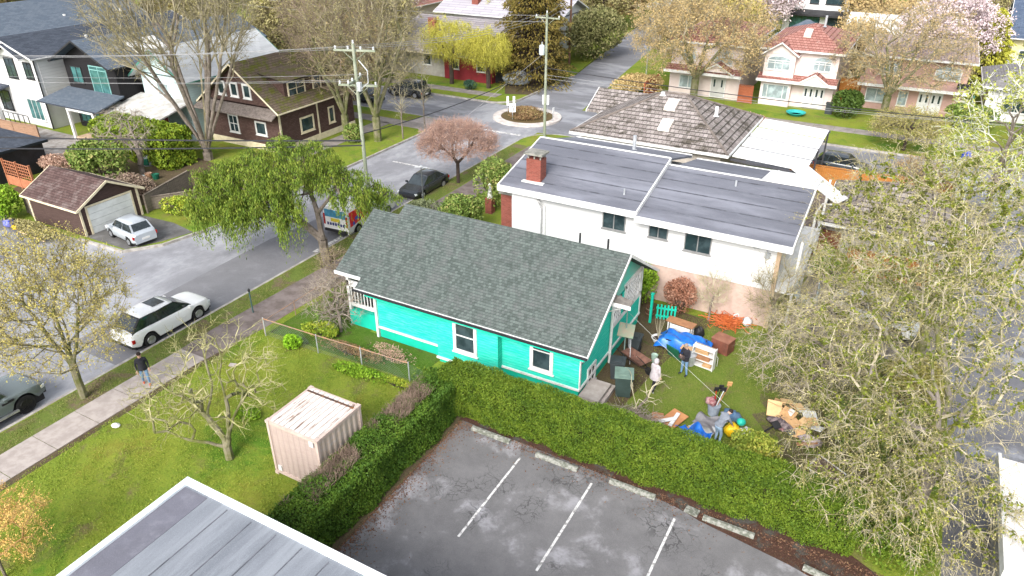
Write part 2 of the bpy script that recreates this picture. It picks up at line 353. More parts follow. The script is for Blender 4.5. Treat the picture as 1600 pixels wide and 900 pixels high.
# worn ground between kerb and pavement, pavements with joints
flat('verge', VERGE, rect(-30.1, -28.7, -40, 55), 0.004)
flat('worn_earth', DIRT, rect(-27.1, -26.7, -40, 20), 0.004)
mb = MB(); y = -30.0
rr = random.Random(4)
while y < 17.6:
    mb.box(-28.75, -27.05, y, y + 1.83, -0.02, 0.02 + rr.uniform(0, 0.02)); y += 1.86
tag(mb.build('pavement', CONC), kind='structure')
flat('old_pavement', PATHM, [(-28.75, 17.7), (-27.05, 17.7), (-26.6, 22), (-26.3, 30), (-26.6, 55), (-28.6, 55), (-28.6, 30), (-28.9, 20)], 0.008)
mb = MB(); x = -100.0
while x < -40: mb.box(x, x + 1.8, 68.2, 69.7, -0.02, 0.022); x += 1.83
x = -26.0
while x < 40: mb.box(x, x + 1.8, 72.8, 74.4, -0.02, 0.022); x += 1.83
x = -90.0
while x < -39.6: mb.box(x, x + 1.8, 54.6, 56.2, -0.02, 0.022); x += 1.83
for k in range(7): mb.box(-45.2 + 0, -43.6, 38 + k * 1.83 + 4, 38 + k * 1.83 + 5.8, -0.02, 0.022)
tag(mb.build('far_pavement', plain('pale_path', (0.3, 0.27, 0.25), (0.2, 0.18, 0.165), 1.0, 0.9)), kind='structure')
flat('corner_apron', CONC, [(-42.5, 56.3), (-39.5, 54), (-39.2, 56), (-40.5, 58), (-42.0, 58.3)], 0.016)
flat('garage_driveway', asphalt('drive', (0.12, 0.115, 0.11), (0.07, 0.068, 0.065), (0.2, 0.2, 0.2), 0.4, 0.5, 0.7, wet=0.3), [(-45.3, 24.3), (-41.2, 24.35), (-40.2, 26.2), (-39.6, 28.2), (-42, 28.6), (-45.3, 28.4)], 0.006)
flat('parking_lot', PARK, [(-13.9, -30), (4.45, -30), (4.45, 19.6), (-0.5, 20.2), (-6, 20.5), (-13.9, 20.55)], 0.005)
flat('mulch_strip', MULCH, [(-6.6, 20.25), (-4.2, 20.0), (-3.2, 19.75), (0, 19.3), (3.4, 18.5), (3.6, 19.8), (1.5, 20.9), (-6.5, 20.9), (-13.8, 20.65), (-13.8, 20.4)], 0.012)
flat('hedge_earth', DIRT, [(-15.8, 10.4), (-13.7, 10.4), (-13.65, 20.4), (-15.4, 22.6), (-15.9, 21)], 0.010)
for k, (x, y0, y1) in enumerate([(-10.4, 14.95, 19.55), (-7.33, 14.98, 19.62), (-4.0, 13.8, 19.45), (-0.95, 12.8, 16.0), (2.1, 10, 17)]):
    flat('parking_line', WHITEPAINT, rect(x - 0.045, x + 0.045, y0, y1), 0.010)
flat('back_yard', YARD, rect(-9.8, 2.5, 22.2, 33.8), 0.004)
flat('yard_earth', DIRT, [(-9.85, 24.5), (-8.0, 24.6), (-7.7, 27.5), (-7.2, 30.5), (-6.4, 33.5), (-10, 34)], 0.009)
flat('shrubbery_earth', ground('shrubbery_soil', [(0.06, 0.045, 0.03), (0.13, 0.11, 0.06), (0.12, 0.15, 0.03)], 0.7, 5, patches=[((0.11, 0.15, 0.02), 0.6, 0.50, 0.62)]), [(.3 + (3.1 + .25 * math.sin(k * 1.9) + .2 * math.sin(k * 3.3)) * math.cos(k * math.pi / 24), 28.6 + (4.9 + .3 * math.sin(k * 2.3)) * math.sin(k * math.pi / 24)) for k in range(48)], 0.0085)
flat('side_strip', DIRT, rect(-22, -9.9, 31.5, 34.6), 0.006)
flat('bed_earth', GREENBED, [(-26.1, 21.6), (-17.2, 21.7), (-17.0, 24.1), (-21.6, 24.1), (-22.6, 30.5), (-26.1, 30.5)], 0.010)
flat('gravel_pad', plain('gravel', (0.27, 0.25, 0.22), (0.17, 0.15, 0.13), 3, 0.95, bump=0.5), rect(-3.0, 4.4, 34.2, 43.2), 0.006)
flat('garden_patio', PATHM, rect(-8.0, -2.4, 44.5, 55.6), 0.005)
flat('front_path', PATHM, rect(-26.0, -22.0, 31, 33.5), 0.006)
# traffic circle
c0 = (-33.2, 63.35)
mb = MB(); mb.slab([(c0[0] + 3.45 * math.cos(t * math.pi / 20), c0[1] + 3.3 * math.sin(t * math.pi / 20), 0.02) for t in range(40)], 0.2)
tag(mb.build('traffic_circle_kerb', plain('pale_concrete', (0.62, 0.58, 0.54), (0.45, 0.40, 0.37), 1.5, 0.9)), kind='structure')
flat('traffic_circle_earth', ground('circle_bed', [(0.07, 0.04, 0.02), (0.13, 0.09, 0.045), (0.09, 0.10, 0.03)], 1.0, 6), [(c0[0] + 2.65 * math.cos(t * math.pi / 20), c0[1] + 2.5 * math.sin(t * math.pi / 20)) for t in range(40)], 0.03)
# stop bars and tar patches
flat('road_marking', WHITEPAINT, rect(-30.9, -30.6, 30, 32.6), -0.14)
for k, (a, b, c, d) in enumerate([(-36.9, -33.2, 46.2, 46.4), (-34.9, -31.0, 57.6, 58.0), (-38.5, -35.2, 57.0, 57.2)]):
    flat('road_marking', WHITEPAINT, rect(a, b, c, d), -0.138)
flat('repair_patch', asphalt('dark_patch', (0.165, 0.165, 0.178), (0.135, 0.135, 0.146), (0.215, 0.215, 0.23), 0.3, 0.5, 0.7, wet=0.2), [(-34.3, 16), (-30.4, 16), (-30.4, 40), (-33.6, 40), (-34.6, 30)], -0.144)
flat('bare_planting', DIRT, [(-58, 26.5), (-47, 29), (-44, 33), (-46, 38), (-60, 40)], 0.005)
flat('west_yards', plain('yard_paving', (0.38, 0.36, 0.34), (0.22, 0.19, 0.17), 1.2, 0.9), rect(-84, -60.5, 30.5, 37.6), 0.005)
flat('far_earth', DIRT, [(-39.5, 70), (-36.8, 71), (-37.2, 80), (-41, 86), (-45, 80)], 0.006)

def tufts(name, x0, x1, y0, y1, n, leaf, seed, size=.045, ex=()):
    rng = np.random.default_rng(seed); P = np.stack([rng.uniform(x0, x1, n), rng.uniform(y0, y1, n), np.full(n, .03)], 1)
    d = np.sin(P[:, 0] * 1.7 + 1) * np.cos(P[:, 1] * 1.3) + .7 * np.sin(P[:, 0] * 4.1 + P[:, 1] * 3.7); P = P[d + rng.normal(size=n) * .7 > -.3]
    for a, b, c, e in ex: P = P[~((P[:, 0] > a) & (P[:, 0] < b) & (P[:, 1] > c) & (P[:, 1] < e))]
    dirs = np.tile(np.array([[0, 0, 1.0]]), (len(P), 1)) + rng.normal(size=(len(P), 3)) * .5
    V, F = leaves(P, size, rng, 0, .22, dirs); V[:, 2] = np.maximum(V[:, 2], .004)
    return tag(meshparts(name, [(V, F, 0)], [leaf], None, ((x0 + x1) / 2, (y0 + y1) / 2, 0), ((x0 + x1) / 2, (y0 + y1) / 2, 0)), 'short uneven grass blades of the ' + name.replace('_', ' ').replace(' grass', ''), 'grass', kind='stuff')
GBL = leafmat('grass_blade', [(.09, .15, .014), (.17, .25, .025), (.27, .34, .04), (.38, .36, .09)])
tufts('front_lawn_grass', -26.9, -15.8, 3.5, 21.4, 90000, GBL, 1, ex=[(-18.4, -15.7, 14.1, 16.8), (-17.6, 0, 0, 10.3)])
tufts('back_yard_grass', -8.6, 2.4, 22.3, 33.5, 36000, leafmat('yard_blade', [(.08, .12, .015), (.13, .18, .025), (.19, .22, .04), (.25, .22, .08)]), 2)
tufts('verge_strip_grass', -30.1, -28.8, 8, 54, 26000, leafmat('verge_blade', [(.10, .12, .03), (.20, .22, .05), (.30, .26, .12)]), 3)
# ================================================================ buildings
WHITE = plain('white_trim', (0.72, 0.72, 0.71), (0.58, 0.58, 0.56), 2.0, 0.5)
CREAM = plain('cream_trim', (0.74, 0.66, 0.48), (0.6, 0.52, 0.36), 2.0, 0.6)
DARKTRIM = plain('dark_trim', (0.03, 0.03, 0.035), (0.02, 0.02, 0.022), 2.0, 0.5)
GLASS = glassm()
TEALGLASS = glassm('teal_glass', (0.03, 0.10, 0.10), 0.08)
PALEGLASS = glassm('curtained_glass', (0.22, 0.27, 0.28), 0.1)
FELT = asphalt('roofing_felt', (0.125, 0.13, 0.155), (0.09, 0.094, 0.115), (0.18, 0.187, 0.22), 0.6, 0.45, 0.7, wet=0.15, stretch=(0.25, 1, 1))
def frame_on(P, U, N, w, h, t=0.09, d=0.06, bars=(), rails=()):
    """frame of a window: P lower left corner, U along the wall, N outwards"""
    P, U, N = Vector(P), Vector(U).normalized(), Vector(N).normalized(); Z = Vector((0, 0, 1)); mb = MB()
    def bar(a0, a1, b0, b1, dd=d):
        mb.prism([P + U * a0 + Z * b0 - N * 0.02, P + U * a1 + Z * b0 - N * 0.02, P + U * a1 + Z * b1 - N * 0.02, P + U * a0 + Z * b1 - N * 0.02], N * (dd + 0.02))
    bar(0, w, -0, t); bar(0, w, h - t, h); bar(0, t, t, h - t); bar(w - t, w, t, h - t)
    for b in bars: bar(w * b - 0.025, w * b + 0.025, t, h - t, d * 0.8)
    for r in rails: bar(t, w - t, h * r - 0.025, h * r + 0.025, d * 0.9)
    return mb
def window(T, P, U, N, w, h, fm=None, gm=None, t=0.09, bars=(0.5,), rails=(), name='window', sill=True, label=None):
    P, Uv, Nv = Vector(P), Vector(U).normalized(), Vector(N).normalized(); Z = Vector((0, 0, 1))
    f = frame_on(P, Uv, Nv, w, h, t, 0.06, bars, rails)
    if sill: f.prism([P - Uv * 0.06 - Nv * 0.01, P + Uv * (w + 0.06) - Nv * 0.01, P + Uv * (w + 0.06) + Nv * 0.1, P - Uv * 0.06 + Nv * 0.1], Z * -0.05)
    o = f.build(name, fm or WHITE, T)
    if label: o['label'] = label
    g = MB(); a = P + Uv * t + Z * t
    g.prism([a, a + Uv * (w - 2 * t), a + Uv * (w - 2 * t) + Z * (h - 2 * t), a + Z * (h - 2 * t)], Nv * 0.022)
    g.build('pane', gm or GLASS, o); return o
def door(T, P, U, N, w, h, m, fm=None, t=0.08, lites=0, name='door'):
    P, Uv, Nv = Vector(P), Vector(U).normalized(), Vector(N).normalized(); Z = Vector((0, 0, 1))
    mb = frame_on(P, Uv, Nv, w, h, t, 0.07); mb.cur = 1
    a = P + Uv * t
    mb.prism([a, a + Uv * (w - 2 * t), a + Uv * (w - 2 * t) + Z * (h - t), a + Z * (h - t)], Nv * 0.035)
    o = mb.build(name, [fm or WHITE, m], T)
    hb = MB(); c = P + Uv * (w - t - 0.12) + Z * 1.0; hb.tube([c, c + Nv * 0.09], 0.03, 6); hb.build('handle', DARKTRIM, o)
    for k in range(lites):
        q = P + Uv * (w * (0.25 + 0.5 * k / max(1, lites - 1)) - 0.09) + Z * (h * 0.5)
        g = MB(); g.prism([q, q + Uv * 0.18, q + Uv * 0.18 + Z * (h * 0.35), q + Z * (h * 0.35)], Nv * 0.045); g.build('pane', GLASS, o)
    return o
def wallbox(T, x0, x1, y0, y1, z0, z1, m, name='wall'):
    mb = MB(); mb.box(x0, x1, y0, y1, z0, z1); return mb.build(name, m, T)
def gable(T, ax, a0, a1, b0, b1, ze, zr, rm, wm=None, wa=None, wb=None, th=0.14, fm=None, mid=None, name='roof', inset=()):
    """gable roof, ridge along ax ('x'|'y'): a = along the ridge, b = across; wa, wb: the walls beneath"""
    mid = (b0 + b1) / 2 if mid is None else mid
    def P(a, b, z): return (a, b, z) if ax == 'x' else (b, a, z)
    mb = MB()
    def sl(p):
        if Vector(p[1]).__sub__(Vector(p[0])).cross(Vector(p[2]) - Vector(p[1])).z < 0: p = p[::-1]
        mb.slab(p, th)
    sl([P(a0, b0, ze), P(a1, b0, ze), P(a1, mid, zr), P(a0, mid, zr)])
    sl([P(a0, mid, zr), P(a1, mid, zr), P(a1, b1, ze), P(a0, b1, ze)])
    ro = mb.build(name, rm, T)
    fb = MB(); e = 0.03; f = 0.12
    for a, s in ((a0, -1), (a1, 1)):
        for bb in (b0, b1):
            k_ = a in inset; up_ = -th - .004 if k_ else .015; aa = a - s * .08 if k_ else a
            q = [P(aa, bb, ze - f - 0.02), P(aa, mid, zr - f - 0.02), P(aa, mid, zr + up_), P(aa, bb, ze + up_)]
            d = Vector(P(s * 0.05, 0, 0)); fb.prism(q, d)
    for bb, s in ((b0, -1), (b1, 1)):
        fb.prism([P(a0 - .05, bb, ze - f), P(a1 + .05, bb, ze - f), P(a1 + .05, bb, ze - 0.012), P(a0 - .05, bb, ze - 0.012)], Vector(P(0, s * 0.06, 0)))
    fb.build('fascia', fm or WHITE, ro)
    if wm is not None:
        s0 = (zr - ze) / (mid - b0); gb = MB()
        for a in wa:
            zt = ze + s0 * (wb[0] - b0) - th - 0.02; zt2 = ze + (zr - ze) / (b1 - mid) * (b1 - wb[1]) - th - 0.02
            base = min(zt, zt2)
            gb.prism([P(a, wb[0], base - 0.02), P(a, wb[1], base - 0.02), P(a, wb[1], zt2), P(a, mid, zr - th - 0.03), P(a, wb[0], zt)], Vector(P(0.12 if a == wa[0] else -0.12, 0, 0)))
        gb.build('gable_wall', wm, T)
    return ro
def hip(T, x0, x1, y0, y1, ze, zr, rm, rl=None, fm=None, axis='x', name='roof', caps=None, apex=None):
    w_, d_ = x1 - x0, y1 - y0
    cx, cy = apex or ((x0 + x1) / 2, (y0 + y1) / 2)
    if rl is None: rl = abs(w_ - d_)
    A, B = ((cx - rl / 2, cy, zr), (cx + rl / 2, cy, zr)) if axis == 'x' else ((cx, cy - rl / 2, zr), (cx, cy + rl / 2, zr))
    c = [(x0, y0, ze), (x1, y0, ze), (x1, y1, ze), (x0, y1, ze)]; mb = MB()
    V = c + [A, B, (x0, y0, ze - .1), (x1, y0, ze - .1), (x1, y1, ze - .1), (x0, y1, ze - .1)]
    F = [(0, 1, 5, 4), (1, 2, 5), (2, 3, 4, 5), (3, 0, 4)] if axis == 'x' else [(0, 1, 4), (1, 2, 5, 4), (2, 3, 5), (3, 0, 4, 5)]
    mb.add(V, F + [(9, 8, 7, 6), (0, 6, 7, 1), (1, 7, 8, 2), (2, 8, 9, 3), (3, 9, 6, 0)])
    ro = mb.build(name, rm, T)
    fb = MB(); f = 0.2
    fb.box(x0 - .05, x1 + .05, y0 - .06, y0 - .002, ze - f, ze - .01); fb.box(x0 - .05, x1 + .05, y1 + .002, y1 + .06, ze - f, ze - .01)
    fb.box(x0 - .06, x0 - .002, y0, y1, ze - f, ze - .01); fb.box(x1 + .002, x1 + .06, y0, y1, ze - f, ze - .01)
    fb.build('fascia', fm or WHITE, ro)
    if caps:
        cb = MB(); ends = [(c[0], A), (c[3], A if axis == 'x' else B), (c[1], B if axis == 'x' else A), (c[2], B)]
        for p, q in ends + ([(A, B)] if rl > 0.1 else []): cb.tube([Vector(p) + Vector((0, 0, .02)), Vector(q) + Vector((0, 0, .03))], 0.09, 6)
        cb.build('ridge_cap', caps, ro)
    return ro

# ---------------- the turquoise house
TQ = siding('turquoise_siding', (0.012, 0.56, 0.42), 0.14, 0.06, 0.55, c2=(0.10, 0.66, 0.53))  # c2 paints pale board highlights and weathering into the siding colour
TQF = plain('turquoise_board', (0.008, 0.50, 0.36), (0.006, 0.43, 0.30), 1.0, 0.7)
TQP = plain('turquoise_pale', (0.10, 0.58, 0.46), (0.22, 0.5, 0.42), 1.0, 0.7)
SH = shingle('green_grey_shingle', (0.058, 0.073, 0.067), (0.145, 0.175, 0.163), (0.03, 0.038, 0.035), 0.14, 0.125, 0.05, rowdark=.5, blotch=(0.135, 0.145, 0.142), lo=0.45, hi=0.68)
T = thing('cottage', 'turquoise single-storey cottage with grey-green shingle roof behind the hedge', 'house', (-15.6, 28, 0))
wx0, wx1, wy0, wy1 = -20.85, -9.9, 24.0, 31.6
wb = MB(); wb.box(wx0, wx1, wy0, wy1, 0.62, 3.1); wb.box(-17.05, -13.75, 23.62, 24.0, 0.3, 2.9); wb.build('wall', TQ, T)
wb = MB(); wb.box(wx0 + .02, wx1 - .02, wy0 + .02, wy1 - .02, -0.4, 0.62); wb.box(-23.0, wx0, 24.3, 31.2, -0.3, 0.9); wb.box(-17.0, -13.8, 23.66, 24.0, -0.1, 0.3); wb.build('foundation', TQF, T)
def slopez(y): return 2.975 + 0.62 * (y - 23.3)
ro = gable(T, 'x', -21.55, -9.3, 23.3, 32.28, 2.975, 5.76, SH, TQP, (wx0, wx1), (wy0, wy1), th=0.12, inset=(-21.55,))
for x in (-12.0, -10.6): mb = MB(); mb.tube([(x, 28.3, 5.3), (x, 28.3, 6.0)], .05, 6); mb.build('vent_pipe', DARKTRIM, T)
# a porch roof on the same slope, narrower than the main one
mb = MB(); mb.slab([(-23.2, 23.85, slopez(23.85) - .03), (-21.5, 23.85, slopez(23.85) - .03), (-21.5, 27.2, slopez(27.2) - .03), (-23.2, 27.2, slopez(27.2) - .03)], 0.1)
mb.slab([(-23.2, 27.2, slopez(27.2) - .03), (-21.5, 27.2, slopez(27.2) - .03), (-21.5, 30.9, slopez(23.85) - .03), (-23.2, 30.9, slopez(23.85) - .03)], 0.1)
po = mb.build('porch_roof', SH, T)
mb = MB(); mb.prism([(-23.24, 23.8, slopez(23.85) - .03), (-21.6, 23.8, slopez(23.85) - .03), (-21.6, 23.8, slopez(23.85) - .2), (-23.24, 23.8, slopez(23.85) - .2)], (0, .05, 0)); mb.build('fascia', WHITE, po)
# gutter, drip board, corner downpipes
mb = MB(); mb.box(-21.6, -9.25, 23.14, 23.235, 2.87, 2.95); mb.build('gutter', DARKTRIM, T)
mb = MB(); mb.box(wx0 - .03, -17.05, 23.93, 24.0, .56, .66); mb.box(-13.75, wx1 + .06, 23.93, 24.0, .56, .66); mb.box(wx1, wx1 + .07, 24.0, wy1, .56, .66); mb.box(-17.1, -13.7, 23.55, 23.62, .22, .32)
mb.build('drip_board', WHITE, T)
mb = MB(); mb.box(-20.98, -20.85, 23.9, 24.03, -.1, 3.0); mb.build('corner_board', WHITE, T)
mb = MB(); mb.tube([(-9.80, 27.4, 0.05), (-9.80, 27.4, 3.6)], 0.07, 8); mb.build('downpipe', WHITE, T)
mb = MB(); mb.box(-20.95, -9.4, 23.24, 23.98, 2.72, 2.78); mb.build('soffit', TQF, T)
mb = MB(); mb.box(-19.2, -17.6, 23.9, 24.0, 2.50, 2.70); mb.build('vent_panel', WHITE, T)
# near windows
window(T, (-16.12, 23.62, 0.95), (1, 0, 0), (0, -1, 0), 1.28, 1.68, t=0.16, bars=(), rails=(0.55,))
window(T, (-12.3, 24.0, 1.0), (1, 0, 0), (0, -1, 0), 1.15, 1.38, t=0.16, bars=(), rails=(0.78,))
# porch: railing and posts
mb = MB(); mb.box(-22.95, -20.9, 24.25, 24.35, 2.3, 2.62); mb.box(-22.95, -22.8, 24.25, 24.4, .9, 3.0); mb.box(-22.95, -20.9, 24.28, 24.36, 1.15, 1.35)
for k in range(9): mb.box(-22.75 + k * .2, -22.70 + k * .2, 24.29, 24.34, 1.35, 2.32)
mb.box(-22.95, -22.85, 24.4, 31, 2.3, 2.6); mb.box(-22.95, -22.85, 24.4, 31, 1.0, 1.3); mb.build('porch_railing', WHITE, T)
mb = MB(); mb.box(-22.7, -20.95, 24.6, 31, 0.9, 1.0); mb.box(-22.84, -22.8, 24.4, 31, 1.3, 2.3); mb.build('porch_floor', DARKTRIM, T)
# gable end facing the yard: two lattice windows, one low window, canopy
def lattice(T, x, y0, y1, z0, z1, name='lattice_window'):
    mb = MB(); mb.box(x, x + .07, y0, y1, z0, z0 + .1); mb.box(x, x + .07, y0, y1, z1 - .1, z1); mb.box(x, x + .07, y0, y0 + .1, z0, z1); mb.box(x, x + .07, y1 - .1, y1, z0, z1)
    w_, h_ = y1 - y0, z1 - z0; n = max(3, int(w_ / .28))
    for k in range(n):
        a = y0 + w_ * (k + .5) / n
        for s in (1, -1):
            q0, q1 = a - s * w_ / n, a + s * w_ / n
            q0 = min(max(q0, y0), y1); q1 = min(max(q1, y0), y1)
            mb.tube([(x + .04, q0, z0 + .05), (x + .04, q1, z0 + h_ / 2), (x + .04, q0, z1 - .05)], 0.025, 4)
    o = mb.build(name, WHITE, T); g = MB(); g.box(x - .01, x + .02, y0 + .05, y1 - .05, z0 + .05, z1 - .05); g.build('pane', GLASS, o)
lattice(T, wx1, 29.1, 31.3, 2.0, 3.35); lattice(T, wx1, 27.6, 28.6, 2.0, 3.2); lattice(T, wx1, 24.15, 24.75, 1.9, 2.9)
window(T, (wx1, 24.9, -.05 + .15), (0, 1, 0), (1, 0, 0), .95, 1.05, t=.12, bars=(.5,), rails=(.5,))
mb = MB(); mb.box(wx1, wx1 + .05, 29.0, wy1, 3.35, 3.5); mb.box(wx1, wx1 + .05, 27.5, wy1, 1.75, 1.95); mb.box(wx1 - .02, wx1 + .05, wy1 - .12, wy1, .6, 3.3); mb.box(wx1, wx1 + .045, 24, 24.12, .62, 3.0); mb.build('casing', WHITE, T)
mb = MB(); mb.slab([(-9.9, 26.0, 4.35), (-8.55, 26.0, 4.2), (-8.55, 26.4, 4.30), (-9.9, 26.4, 4.45)], .05)
cn = mb.build('canopy', plain('weathered_board', (.2, .18, .16), (.12, .11, .1), 3, .9), T)
mb = MB(); mb.box(-9.7, -8.5, 25.94, 25.99, 4.05, 4.22); mb.tube([(-8.7, 26.2, 4.1), (-9.85, 26.2, 3.4)], .03, 6); mb.build('fascia', WHITE, cn)
mb = MB(); mb.tube([(-9.3, 28.0, 0), (-9.3, 28.0, 3.4)], .03, 6); mb.build('awning_pole', plain('grey_green_metal', (.2, .28, .26), None, 3, .6), T)
mb = MB(); mb.box(-9.85, -8.75, 23.7, 25.6, 0, .22); mb.box(-9.85, -8.9, 23.9, 25.4, .22, .40); mb.build('step', CONC, T)

# ---------------- the white neighbouring house
WS = siding('white_siding', (0.70, 0.70, 0.70), 0.26, 0.02, 0.32, c2=(.66, .66, .66))
PINKST = plain('pink_stucco', (0.56, 0.42, 0.36), (0.46, 0.34, 0.29), 2.5, 0.9, bump=.2)
T = thing('house', 'white sided house with two-level grey felt roof and brick chimneys', 'house', (-11.5, 38, 0))
wallbox(T, -18.9, -3.9, 34.3, 42.8, 2.15, 5.05, WS)
wallbox(T, -18.85, -3.95, 34.36, 42.75, -0.1, 2.15, PINKST, 'basement_wall')
def lowroof(T, x0, x1, ye, yr, yb, ze, zr, zb, name, xb1=None):
    mb = MB(); mb.slab([(x0, ye, ze), (x1, ye, ze), (x1, yr, zr), (x0, yr, zr)], .12); mb.slab([(x0 + .3, yr, zr - .02), (xb1 or x1, yr, zr - .02), (xb1 or x1, yb, zb), (x0 + .3, yb, zb)], .12)
    o = mb.build(name, FELT, T)
    mb = MB(); f = .3
    mb.prism([(x0 - .06, ye - .07, ze - f), (x1 + .06, ye - .07, ze - f), (x1 + .06, ye - .07, ze + .05), (x0 - .06, ye - .07, ze + .05)], (0, .065, 0))
    for x in (x0 - .07, x1 + .01): mb.prism([(x, ye, ze - .25), (x, yr, zr - .25), (x, yr, zr + .06), (x, ye, ze + .06)], (.07, 0, 0))
    mb.prism([(x0, yr - .05, zr + .012), (x1, yr - .05, zr + .012), (x1, yr - .05, zr + .07), (x0, yr - .05, zr + .07)], (0, .1, 0))
    mb.prism([(x0 + .3, yb, zb - .2), (xb1 or x1, yb, zb - .2), (xb1 or x1, yb, zb + .05), (x0 + .3, yb, zb + .05)], (0, .06, 0))
    mb.build('fascia', WHITE, o)
    sm = MB(); k = 1
    while ye + k * .92 < yr:                      # overlapping felt sheets
        yy = ye + k * .92; zz = ze + (zr - ze) * (yy - ye) / (yr - ye); sm.slab([(x0 + .05, yy, zz + .012), (x1 - .05, yy, zz + .012), (x1 - .05, yy + .09, zz + .030), (x0 + .05, yy + .09, zz + .030)], .03); k += 1
    sm.build('felt_seam', plain('felt_lap', (.055, .058, .07), (.13, .135, .16), 1.1, .9), o); return o
lowroof(T, -19.45, -11.25, 33.7, 39.0, 43.7, 5.17, 6.5, 5.3, 'roof')
lowroof(T, -11.18, -3.35, 33.62, 38.7, 43.5, 4.98, 6.22, 5.2, 'roof', -6.3)
mb = MB(); mb.slab([(-6.3, 38.9, 6.0), (-3.4, 38.9, 6.0), (-3.4, 43.3, 5.35), (-6.3, 43.3, 5.35)], .08); mb.build('deck_roof', WHITE, T)
mb = MB(); mb.box(-11.31, -11.18, 33.6, 39.0, 4.9, 5.1); mb.build('roof_step', WHITE, T)
for px, py, w_, h_ in ((941, 355, 1.32, 1.15), (1013, 369, 1.05, .9), (1068, 390, 1.4, 1.2)):
    p = atY(px, py, 34.3); window(T, (p.x, 34.3, p.z), (1, 0, 0), (0, -1, 0), w_, h_, plain('grey_frame', (.25, .25, .25), None, 3, .5), GLASS, t=.05, bars=(.5,))
# fireplace chimney: white breast below, brick above the eave
BRICK = shingle('red_brick', (0.20, 0.05, 0.035), (0.32, 0.09, 0.065), (0.25, 0.17, 0.14), .22, .075, .14, wall=True, ms=.2)
mb = MB(); mb.prism([(-18.75, 34.0, 2.0), (-16.9, 34.0, 2.0), (-16.9, 34.0, 4.1), (-17.3, 34.0, 4.9), (-18.5, 34.0, 4.9), (-18.75, 34.0, 4.6)], (0, .3, 0)); mb.build('chimney_breast', WS, T)
mb = MB(); mb.box(-18.15, -17.25, 34.6, 35.3, 4.9, 6.7); ch = mb.build('chimney', BRICK, T)
mb = MB()
for x, y in ((-18.1, 34.65), (-17.35, 34.65), (-18.1, 35.2), (-17.35, 35.2), (-17.72, 34.65)): mb.box(x, x + .07, y, y + .07, 6.7, 6.95)
mb.box(-18.28, -17.12, 34.48, 35.42, 6.95, 7.05); mb.build('cap', plain('weathered_concrete', (.28, .27, .24), (.15, .15, .13), 3, .9), ch)
mb = MB(); mb.box(-18.35, -17.0, 34.4, 35.45, 5.2, 5.42); mb.build('flashing', WHITE, ch)
mb = MB(); mb.box(-19.75, -19.0, 34.5, 35.1, -.1, 4.35); c2 = mb.build('chimney', BRICK, T); c2['label'] = 'free-standing brick chimney at the left corner'
mb = MB(); mb.box(-19.85, -18.9, 34.4, 35.2, 4.35, 4.5); mb.lathe([(.13, 0), (.11, .25)], (-19.4, 34.8, 4.5), 8); mb.build('cap', plain('weathered_concrete', (.28, .27, .24)), c2)
def vent(T, x, y, z, r=.05, h=.4, m=None): mb = MB(); mb.lathe([(r * 1.8, 0), (r, .06), (r, h)], (x, y, z), 8); return mb.build('vent_pipe', m or plain('galvanised', (.5, .52, .55), (.38, .4, .42), 3, .4, .3), T)
vent(T, -12.4, 35.0, 5.42); vent(T, -7.2, 37.8, 5.9); vent(T, -14.2, 41.2, 5.9, .11, .9)
mb = MB(); mb.tube([(-17.2, 33.75, 4.85), (-16.75, 34.2, 4.2), (-16.7, 34.24, .1)], .04, 6); mb.build('downpipe', WHITE, T)
mb = MB(); mb.box(-4.6, -4.35, 34.2, 34.3, 3.9, 4.2); mb.tube([(-5.4, 34.2, 4.6), (-5.1, 34.15, 4.3), (-4.7, 34.15, 4.5), (-4.3, 34.2, 4.1)], .02, 5); mb.build('meter_box', plain('galvanised', (.5, .52, .55)), T)
# rear deck: posts, floor, stair with railing
mb = MB()
for x, y in ((-3.1, 34.5), (-3.1, 38.6), (-3.1, 43.2), (-6.0, 43.4)): mb.box(x, x + .12, y, y + .12, 0, 5.0 if y < 43 else 5.3)
mb.box(-3.9, -2.95, 34.4, 43.3, 2.1, 2.25)
for y in np.arange(34.6, 43.2, .16): mb.box(-3.02, -2.99, y, y + .03, 2.25, 3.1)
mb.box(-3.04, -2.97, 34.5, 43.2, 3.1, 3.16); mb.build('deck', WHITE, T)
mb = MB()
for k in range(12): mb.box(-2.9, -1.9, 34.6 + .0 + k * .25, 34.85 + k * .25, 2.0 - k * .17, 2.05 - k * .17)
for x in (-2.9, -1.9):
    mb.tube([(x, 34.6, 3.0), (x, 37.7, 1.0)], .03, 5); mb.tube([(x, 34.6, 2.1), (x, 37.7, .1)], .03, 5)
    for k in range(13): mb.tube([(x, 34.6 + k * .25, 3.0 - k * .165), (x, 34.6 + k * .25, 2.05 - k * .165)], .015, 4)
mb.build('stair', plain('blue_grey_metal', (.45, .52, .56), (.3, .36, .4), 3, .5), T)
mb = MB(); mb.box(-4.05, -3.85, 34.25, 34.5, 0, 5); mb.build('corner_board', plain('tan_board', (.55, .40, .27), None, 2, .8), T)

